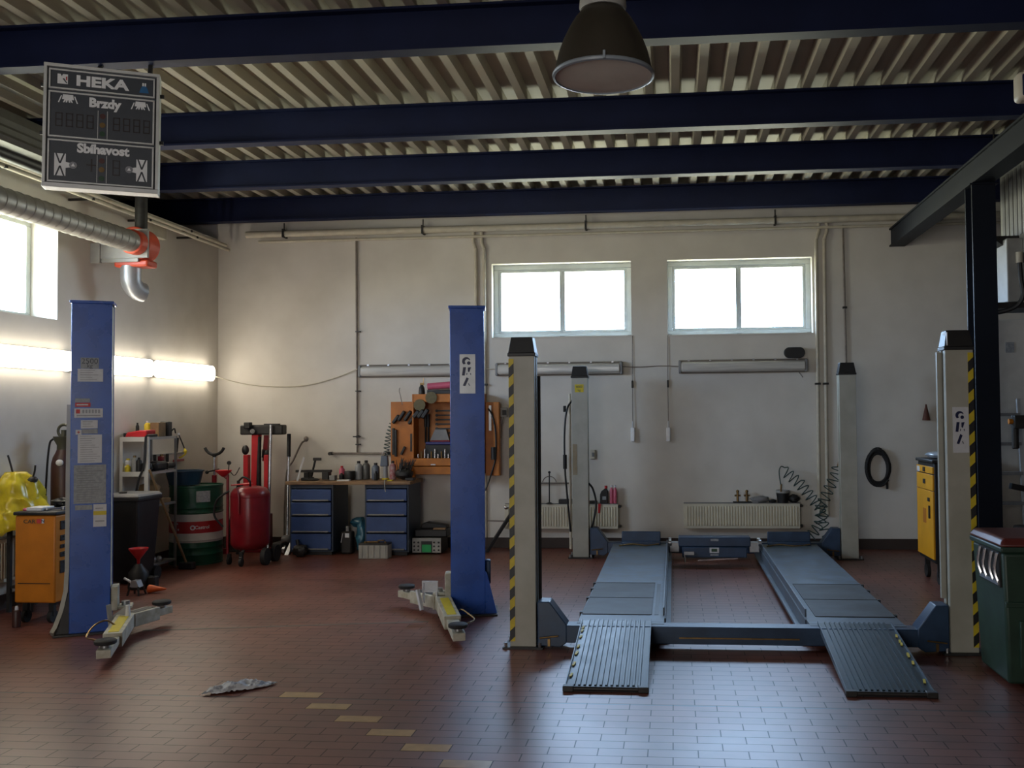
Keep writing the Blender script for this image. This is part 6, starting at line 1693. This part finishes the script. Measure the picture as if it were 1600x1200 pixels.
part(MB().prism([(-3.05, 0.286), (-2.73, 0.286), (-2.73, 0.325), (-2.98, 0.36), (-3.03, 0.34)], 'y', 11.20, 11.33), 'box_lid', M_BLACK, t, bevel=0.008)
part(MB().box(-2.86, -2.715, 11.07, 11.12, 0.286, 0.305), 'tray_edge', M_BOARD, t)
# tripod stand by the striped post
t = thing('support_stand', 'black folding support stand by the back wall beside the striped post', 'stand', (-1.95, 11.3, 0))
part(MB().bar((-2.25, 11.20, 0.0), (-1.83, 11.36, 0.66), 0.045, 0.04), 'leg', M_BLACK, t, bevel=0.004)
part(MB().bar((-1.98, 11.36, 0.0), (-1.955, 11.34, 0.75), 0.035, 0.03), 'leg', M_BLACK, t, bevel=0.004)
part(MB().bar((-2.26, 11.36, 0.36), (-1.86, 11.36, 0.35), 0.02, 0.016).bar((-1.96, 11.32, 0.66), (-1.93, 11.32, 0.80), 0.05, 0.03), 'cross_bar', M_PIPED, t)
part(MB().ball((-1.93, 11.30, 0.57), 0.035, 0.03, 0.03).ball((-2.02, 11.28, 0.53), 0.028), 'knob', M_CHROME, t)

# ------------------------------------------------------------------ by the radiators and at the right
# T-handled rod in a rail on the wall
t = thing('wall_rail', 'thin rusty rail on the wall behind the two posts', 'rail', (-1.5, WY, 0.80))
part(MB().cyl((-1.74, WY - 0.05, 0.80), (-1.27, WY - 0.05, 0.798), 0.009, n=8).cyl((-1.72, WY - 0.05, 0.80), (-1.72, WY, 0.80), 0.007, n=6).cyl((-1.29, WY - 0.05, 0.80), (-1.29, WY, 0.80), 0.007, n=6), 'rail_bar', M_PIPED, t)
t = thing('wheel_wrench', 'thin black rod with a loop standing on the radiator behind the posts', 'rod', (-1.525, WY - 0.08, 0.555))
part(MB().cyl((-1.527, WY - 0.10, 0.558), (-1.525, WY - 0.10, 0.935), 0.008, n=8).ball((-1.525, WY - 0.10, 0.935), 0.016).cyl((-1.527, WY - 0.10, 0.552), (-1.527, WY - 0.10, 0.566), 0.05, 0.02, 16), 'rod', M_BLACK, t)
part(MB().tube(arc((-1.525, WY - 0.10, 0.80), 0.085, R(10), R(170), 14), 0.006, 6), 'loop', M_PIPED, t)
solid(MB().box(-1.41, -1.15, WY - 0.13, WY - 0.03, 0.553, 0.605), 'oil_tray', M_BLACK, 'flat black tray on the radiator behind the yellow plated post', 'tray', bevel=0.006)
solid(MB().box(-1.75, -1.66, WY - 0.12, WY - 0.04, 0.553, 0.582), 'black_block', M_BLACK, 'small black block on the radiator beside the striped post', 'block', bevel=0.006)
solid(MB().box(-1.10, -0.94, WY - 0.12, WY - 0.04, 0.553, 0.585), 'black_block', M_BLACK, 'small black block on the radiator behind the dark oil bottle', 'block', bevel=0.006)
t = thing('oil_bottle', 'dark oil bottle with a red cap on the radiator', 'bottle', (-0.855, WY - 0.08, 0.553))
part(MB().prism([(-0.905, 0.553), (-0.805, 0.553), (-0.805, 0.70), (-0.825, 0.735), (-0.845, 0.735), (-0.89, 0.70), (-0.905, 0.66)], 'y', WY - 0.11, WY - 0.05), 'bottle_body', M_BLACK, t, bevel=0.008)
part(MB().cyl((-0.832, WY - 0.08, 0.735), (-0.832, WY - 0.08, 0.768), 0.018, n=12), 'bottle_cap', M_REDBR, t)
part(MB().box(-0.875, -0.83, WY - 0.113, WY - 0.11, 0.60, 0.64), 'bottle_label', M_GREYPAPER, t)
for x, lab in ((-0.765, 'pink coolant bottle on the radiator next to the dark oil bottle'), (-0.722, 'pink coolant bottle at the end of the radiator')):
    t = thing('coolant_bottle', lab, 'bottle', (x, WY - 0.08, 0.553), group='pink bottles on the radiator')
    part(MB().lathe([(0, 0), (0.021, 0.001), (0.022, 0.16), (0.012, 0.185), (0.01, 0.20), (0, 0.2)], (x, WY - 0.08, 0.553), 16), 'bottle_body', M_PINK, t)
    part(MB().lathe([(0.012, 0.195), (0.012, 0.22), (0, 0.22)], (x, WY - 0.08, 0.553), 12), 'bottle_cap', M_PAPER, t)
solid(MB().hexa([(-0.93, WY - 0.128, 0.44), (-0.905, WY - 0.128, 0.44), (-0.905, WY - 0.123, 0.44), (-0.93, WY - 0.123, 0.44)], [(-0.925, WY - 0.135, 0.553), (-0.895, WY - 0.135, 0.553), (-0.895, WY - 0.123, 0.553), (-0.925, WY - 0.123, 0.553)]), 'red_tag', M_REDBR, 'small red tag hanging on the radiator front', 'tag')
t = thing('wall_socket', 'small pale wall socket behind the yellow plated post', 'socket', (-0.998, WY, 1.10))
part(MB().box(-1.03, -0.965, WY - 0.025, WY, 1.09, 1.205), 'socket_plate', M_PIPE, t, bevel=0.006)
part(MB().box(-1.005, -0.975, WY - 0.031, WY - 0.025, 1.12, 1.17), 'socket_face', M_GREY, t, bevel=0.003)

# on the radiator by the window with the pad
RZ = 0.563
for x, lab in ((0.755, 'brass tap on a dark bar on the radiator, farther from the cup'), (0.865, 'brass tap on a dark bar on the radiator, nearer the cup')):
    t = thing('brass_tap', lab, 'tap', (x, WY - 0.08, RZ), group='brass taps on the radiator')
    part(MB().cyl((x, WY - 0.08, RZ + 0.014), (x, WY - 0.08, RZ + 0.13), 0.014, n=12).cyl((x - 0.036, WY - 0.08, RZ + 0.085), (x + 0.036, WY - 0.08, RZ + 0.085), 0.011, n=10).ball((x, WY - 0.08, RZ + 0.135), 0.019), 'tap_body', M_BRASS, t)
solid(MB().box(0.70, 0.92, WY - 0.12, WY - 0.04, RZ, RZ + 0.013), 'dark_bar', M_BLACK, 'flat dark bar under the brass taps', 'bar', bevel=0.003)
solid(MB().ball((1.02, WY - 0.08, RZ + 0.04), 0.115, 0.045, 0.04, 20, 10, jitter=0.25, seed=13).box(0.93, 1.0, WY - 0.11, WY - 0.05, RZ, RZ + 0.06), 'cloth_roll', M_GREY, 'grey rolled cloth on the radiator beside the brass taps', 'cloth', smooth=1.2)
solid(MB().ball((1.17, WY - 0.08, RZ + 0.02), 0.05, 0.04, 0.02, jitter=0.3, seed=2), 'rag', M_BLACK, 'small black rag between the cloth roll and the cup', 'rag')
t = thing('grease_cup', 'black cup with a pale rim on the radiator by the coiled hoses', 'cup', (1.29, WY - 0.085, RZ))
part(MB().lathe([(0, 0.0), (0.062, 0.002), (0.078, 0.12), (0.070, 0.12), (0.056, 0.012), (0.0, 0.012)], (1.29, WY - 0.085, RZ), 28), 'cup_body', M_BLACK, t)
part(MB().lathe([(0.070, 0.118), (0.080, 0.118), (0.080, 0.15), (0.070, 0.15), (0.070, 0.118)], (1.29, WY - 0.085, RZ), 28), 'cup_rim', M_LIGHTGREY, t)
solid(MB().ball((1.42, WY - 0.085, RZ + 0.05), 0.07, 0.05, 0.05, jitter=0.3, seed=17), 'rag', M_BLACK, 'black rag beside the cup on the radiator', 'rag')
# coiled air hoses
yh = WY - 0.16
hh = [(1.265, yh, 0.755), (1.25, yh, 0.86), (1.245, yh, 0.95), (1.27, yh, 1.0), (1.31, yh, 0.985)]
lead = smooth_path(hh, 6)
coil = coil_path([(1.31, yh, 0.94), (1.48, yh, 0.80), (1.62, yh, 0.62), (1.76, yh, 0.46), (1.70, yh, 0.30), (1.60, yh, 0.17)], 0.066, 13)
t = thing('coiled_air_hose', 'dark coiled air hose arching from the cup down to the floor behind the far post', 'hose', (1.5, yh, 0.1), group='coiled hoses by the far post')
part(MB().tube(lead + coil, 0.0065, 6), 'hose', M_HOSEG, t, smooth=1.2)
part(MB().cyl((1.262, yh, 0.70), (1.268, yh, 0.79), 0.011, n=8), 'coupling', M_BRASS, t)
yh2 = WY - 0.25
coil = coil_path([(1.915, yh2, 1.02), (1.90, yh2, 0.93), (1.80, yh2, 0.72), (1.70, yh2, 0.50), (1.72, yh2, 0.36), (1.80, yh2, 0.16), (1.82, yh2, 0.08)], 0.066, 12)
t = thing('coiled_air_hose', 'dark coiled air hose hanging from the far lift post across the other one', 'hose', (1.8, yh2, 0.1), group='coiled hoses by the far post')
part(MB().tube(coil, 0.0065, 6), 'hose', M_HOSEG, t, smooth=1.2)
part(MB().box(1.55, 1.69, WY - 0.09, WY, 0.64, 0.70) if False else MB().cyl((1.915, yh2, 1.0), (1.93, yh2 + 0.0, 1.06), 0.011, n=8), 'coupling', M_BRASS, t)
# black pad on the strip lamp
solid(MB().prism([(1.455 + 0.058 * math.copysign(1, math.cos(a)) * (1 if abs(math.cos(a)) > 1e-3 else 0) + 0.066 * math.cos(a), 2.362 + 0.066 * math.sin(a)) for a in [2 * PI * i / 32 for i in range(32)]], 'y', WY - 0.11, WY - 0.05), 'black_pad', M_BLACK, 'oval black pad standing on the end of the strip lamp', 'pad', bevel=0.008)
solid(MB().tube(smooth_path([(1.50, WY - 0.09, 2.13), (1.53, WY - 0.09, 2.09), (1.55, WY - 0.09, 2.06)], 4), 0.005, 6), 'loose_wire', M_PIPED, 'short wire poking below the strip lamp with the pad', 'wire')

# hose coil on the wall
g = random.Random(5)
hp = []
for k in range(7 * 26 + 19):
    a = 2 * PI * k / 26 + 1.2
    lay = k // 26
    rx = 0.125 + 0.018 * math.sin(lay * 2.1) 
    rz = 0.20 + 0.02 * math.cos(lay * 1.7)
    hp.append((2.42 + rx * math.cos(a) + 0.006 * math.sin(lay * 3), WY - 0.035 - 0.008 * (lay % 4) - 0.012 * (lay // 4), 0.985 + rz * math.sin(a) - 0.012 * (lay % 3)))
hp += [(2.515, WY - 0.05, 0.83), (2.522, WY - 0.05, 0.78), (2.522, WY - 0.05, 0.72)]
t = thing('coiled_hose', 'black hose wound in an oval coil hanging on the back wall', 'hose', (2.42, WY - 0.05, 0.75))
part(MB().tube(hp, 0.014, 8), 'hose', M_RUBBER, t, smooth=1.2)
part(MB().cyl((2.42, WY, 1.195), (2.42, WY - 0.10, 1.20), 0.012, n=8), 'hook', M_DARK, t)
t = thing('wall_funnel', 'small rust brown funnel hung on the back wall', 'funnel', (2.99, WY - 0.03, 1.53))
part(MB().lathe([(0.045, 1.535), (0.046, 1.54), (0.012, 1.70), (0.009, 1.725), (0.0, 1.725)], (2.99, WY - 0.05, 0), 20), 'cone', pm('rust_brown', (0.13, 0.045, 0.03), 0.6), t)

# amber and black tool cabinet
t = thing('tool_cabinet', 'tall amber and black tool cabinet on casters by the front lift post', 'tool cabinet', (2.7, 9.5, 0))
X0, X1, Y0, Y1 = 2.43, 2.90, 9.21, 9.80
part(MB().box(X0 + 0.012, X1, Y0, Y1, 0.20, 1.15), 'body', M_BLACK, t, bevel=0.012)
for z0, z1 in ((1.045, 1.115), (0.885, 1.04)):
    d = part(MB().box(X0 - 0.004, X0 + 0.014, Y0 + 0.004, Y1 - 0.004, z0 + 0.003, z1 - 0.003), 'drawer', M_YELLOWOR, t, bevel=0.003)
    part(MB().box(X0 - 0.010, X0 - 0.003, Y0 + 0.26, Y0 + 0.33, (z0 + z1) / 2 - 0.022, (z0 + z1) / 2 + 0.022), 'lock', M_BLACK, d)
d = part(MB().box(X0 - 0.004, X0 + 0.014, Y0 + 0.004, Y1 - 0.004, 0.24, 0.882), 'door', M_YELLOWOR, t, bevel=0.003)
part(MB().box(X0 - 0.016, X0 - 0.003, Y0 + 0.10, Y0 + 0.13, 0.62, 0.74).box(X0 - 0.012, X0 - 0.003, Y0 + 0.11, Y0 + 0.17, 0.78, 0.815), 'handle', M_BLACK, d)
part(MB().box(X0 - 0.0055, X0 - 0.0038, Y0 + 0.25, Y0 + 0.36, 0.56, 0.70), 'door_emblem', M_ORANGE2, d)
part(MB().box(X0 - 0.01, X1 + 0.01, Y0 - 0.01, Y1 + 0.01, 1.15, 1.18), 'top_tray', M_DARK, t, bevel=0.008)
part(MB().box(X0 - 0.0055, X0 - 0.0038, Y1 - 0.13, Y1 - 0.03, 1.05, 1.10), 'sticker', M_PAPER, t)
for x in (X0 + 0.07, X1 - 0.07):
    for y in (Y0 + 0.07, Y1 - 0.07):
        part(caster(MB(), x, y, 0.202, 0.065, 0.035), 'caster', M_RUBBER, t)
solid(MB().ball((2.62, 9.5, 1.218), 0.17, 0.22, 0.035, 20, 10, jitter=0.3, seed=21), 'plastic_sheet', pm('silver_film', (0.36, 0.40, 0.45), 0.25, scale=12, var=0.4, bump=0.3), 'crumpled silvery plastic on the amber tool cabinet', 'plastic sheet', smooth=1.2)

# green wheelie bin with a red lid, near the viewer
X0, X1, Y0, Y1 = 1.93, 2.50, 5.83, 6.40
t = thing('waste_bin', 'dark green waste bin with a dark red lid and bright clasps', 'bin', ((X0 + X1) / 2, (Y0 + Y1) / 2, 0))
i = 0.03
part(MB().hexa([(X0 + i, Y0 + i, 0.02), (X1 - i, Y0 + i, 0.02), (X1 - i, Y1 - i, 0.02), (X0 + i, Y1 - i, 0.02)], [(X0, Y0, 0.80), (X1, Y0, 0.80), (X1, Y1, 0.80), (X0, Y1, 0.80)]), 'bin_body', M_BINGREEN, t, bevel=0.02)
part(MB().box(X0 - 0.015, X1 + 0.015, Y0 - 0.015, Y1 + 0.015, 0.80, 0.835), 'rim', M_BINGREEN, t, bevel=0.01)
part(MB().box(X0 + 0.01, X1 - 0.01, Y0 - 0.012, Y0 + 0.005, 0.48, 0.51).box(X0 + 0.09, X0 + 0.16, Y0 - 0.01, Y0 + 0.015, 0.12, 0.40), 'body_rib', M_BINGREEN, t, bevel=0.004)
part(MB().frustum(X0 - 0.02, X1 + 0.02, Y0 - 0.02, Y1 + 0.02, 0.836, 0.885, 0.03, 0.03), 'lid', M_CORAL, t, bevel=0.015)
h = MB().box(X0 - 0.012, X0 - 0.002, Y0 + 0.06, Y0 + 0.40, 0.60, 0.625)
for y in (Y0 + 0.07, Y0 + 0.16, Y0 + 0.28, Y0 + 0.38):
    h.tube(smooth_path([(X0 - 0.006, y, 0.615), (X0 - 0.022, y + 0.008, 0.68), (X0 - 0.020, y, 0.74), (X0 - 0.012, y - 0.008, 0.79)], 4), 0.010, 6)
part(h, 'clasp', M_CHROME, t)
part(MB().box(X0 - 0.006, X0 + 0.004, Y0 + 0.04, Y0 + 0.42, 0.59, 0.80), 'clasp_plate', M_DARK, t)
for y in (Y0 + 0.06, Y1 - 0.10):
    part(MB().cyl((X1 - 0.04, y, 0.07), (X1 - 0.04, y + 0.04, 0.07), 0.07, n=20), 'wheel', M_RUBBER, t)

# white cabinet, ladder, tyre changer and wall unit behind the column
t = thing('white_cabinet', 'tall white cabinet behind the dark blue column', 'cabinet', (3.5, 9.8, 0))
part(MB().box(3.10, 4.2, 9.42, 10.0, 0.0, 2.52), 'carcass', M_WHITE, t, bevel=0.008)
part(MB().box(3.19, 3.27, 9.416, 9.42, 2.20, 2.30), 'door_sign', M_GREYPAPER, t)
part(MB().box(3.36, 3.40, 9.395, 9.42, 1.96, 2.12), 'door_latch', M_GREY, t, bevel=0.006)
t = thing('step_ladder', 'pale folding step ladder leaning behind the dark blue column', 'ladder', (2.97, 9.1, 0))
for x in (2.93, 3.17):
    part(MB().bar((x, 8.90, 0.0), (x + 0.03, 9.15, 1.75), 0.03, 0.05), 'rail', M_ALU, t)
for k in range(6):
    f_ = (0.25 + k * 0.27) / 1.75
    y = 8.90 + 0.25 * f_
    part(MB().box(2.93 + 0.03 * f_, 3.17 + 0.03 * f_, y - 0.03, y + 0.03, 0.24 + k * 0.27, 0.27 + k * 0.27), 'rung', M_GREY, t)
t = thing('tyre_changer', 'dark tyre changer with an orange tipped head at the edge of the view', 'tyre changer', (3.25, 8.6, 0))
part(MB().box(3.02, 3.6, 8.45, 8.85, 0.0, 0.62), 'cabinet_body', M_DARK, t, bevel=0.02)
part(MB().cyl((3.35, 8.66, 0.62), (3.35, 8.66, 0.72), 0.24, n=28), 'turntable', M_BLACK, t)
part(MB().bar((2.90, 8.52, 0.99), (3.5, 8.60, 0.86), 0.05, 0.05), 'swing_arm', M_BLACK, t)
part(MB().box(3.34, 3.46, 8.72, 8.84, 0.62, 1.75), 'mast', M_DARK, t, bevel=0.01)
part(MB().box(3.02, 3.40, 8.73, 8.83, 1.48, 1.60).cyl((3.04, 8.78, 1.3), (3.04, 8.78, 1.60), 0.03, n=12), 'head_arm', M_DARK, t, bevel=0.01)
part(MB().cyl((2.985, 8.78, 1.545), (3.02, 8.78, 1.545), 0.025, n=12), 'arm_tip', M_ORANGE, t)
t = thing('wall_heater', 'grey air heater cabinet hung high behind the dark blue column', 'heater', (3.5, 9.3, 2.7))
part(MB().box(3.28, 4.1, 9.10, 9.75, 2.80, 4.02), 'heater_case', M_LIGHTGREY, t, bevel=0.01)
k = MB()
for i in range(5):
    k.box(3.272, 3.285, 9.16 + i * 0.11, 9.22 + i * 0.11, 3.3, 3.95)
part(k, 'louvre', M_GREY, t)
part(MB().prism([(3.06, 3.26), (3.28, 3.10), (3.28, 3.30), (3.06, 3.30)], 'y', 9.25, 9.6), 'air_spout', M_DARK, t)
part(MB().box(3.13, 3.28, 9.15, 9.72, 2.66, 3.26), 'burner_box', M_LIGHTGREY, t, bevel=0.01)
part(MB().cyl((3.23, 9.12, 3.02), (3.23, 9.12, 3.12), 0.03, n=12), 'cable_gland', M_PIPE, t)
part(MB().tube(smooth_path([(3.23, 9.11, 3.02), (3.235, 9.10, 2.85), (3.25, 9.10, 2.72), (3.20, 9.12, 2.62), (3.08, 9.15, 2.57), (2.95, 9.2, 2.56)], 6), 0.022, 8), 'power_cable', M_BLACK, t)
part(MB().box(3.0, 3.5, 9.14, 9.60, 2.60, 2.655), 'bracket', M_DARK, t)
part(MB().cyl((3.15, 9.5, 3.99), (3.15, 9.5, 4.41), 0.01, n=8).cyl((3.9, 9.5, 4.0), (3.9, 9.5, 4.41), 0.01, n=8).box(3.14, 3.40, 9.48, 9.52, 3.99, 4.02), 'hanger_rod', M_DARK, t)

# crumpled newspaper on the floor
nw = MB()
nx, ny = 26, 12
for j in range(ny + 1):
    for i in range(nx + 1):
        u, v = i / nx, j / ny
        x = -2.80 + 0.32 * u + 0.03 * v
        y = 5.47 + 0.17 * u + 0.15 * (v - 0.5) * (0.45 + 0.75 * math.sin(PI * (0.15 + 0.8 * u)))
        e = math.sin(PI * v) * math.sin(PI * min(1, u * 1.1 + 0.05))
        z = 0.006 + 0.042 * max(0, e) ** 0.6 * (0.8 + 0.8 * noise.noise(Vector((u * 8, v * 5, 1.3)))) + 0.022 * abs(noise.noise(Vector((u * 11, v * 9, 4))))
        nw.v.append(Vector((x, y, max(0.002, z))))
for j in range(ny):
    for i in range(nx):
        a = j * (nx + 1) + i
        nw.f.append((a, a + 1, a + nx + 2, a + nx + 1))
o = solid(nw, 'newspaper', M_NEWS, 'crumpled sheet of newspaper lying on the tiles', 'newspaper', smooth=0.5)
md = o.modifiers.new('thickness', 'SOLIDIFY'); md.thickness = 0.002
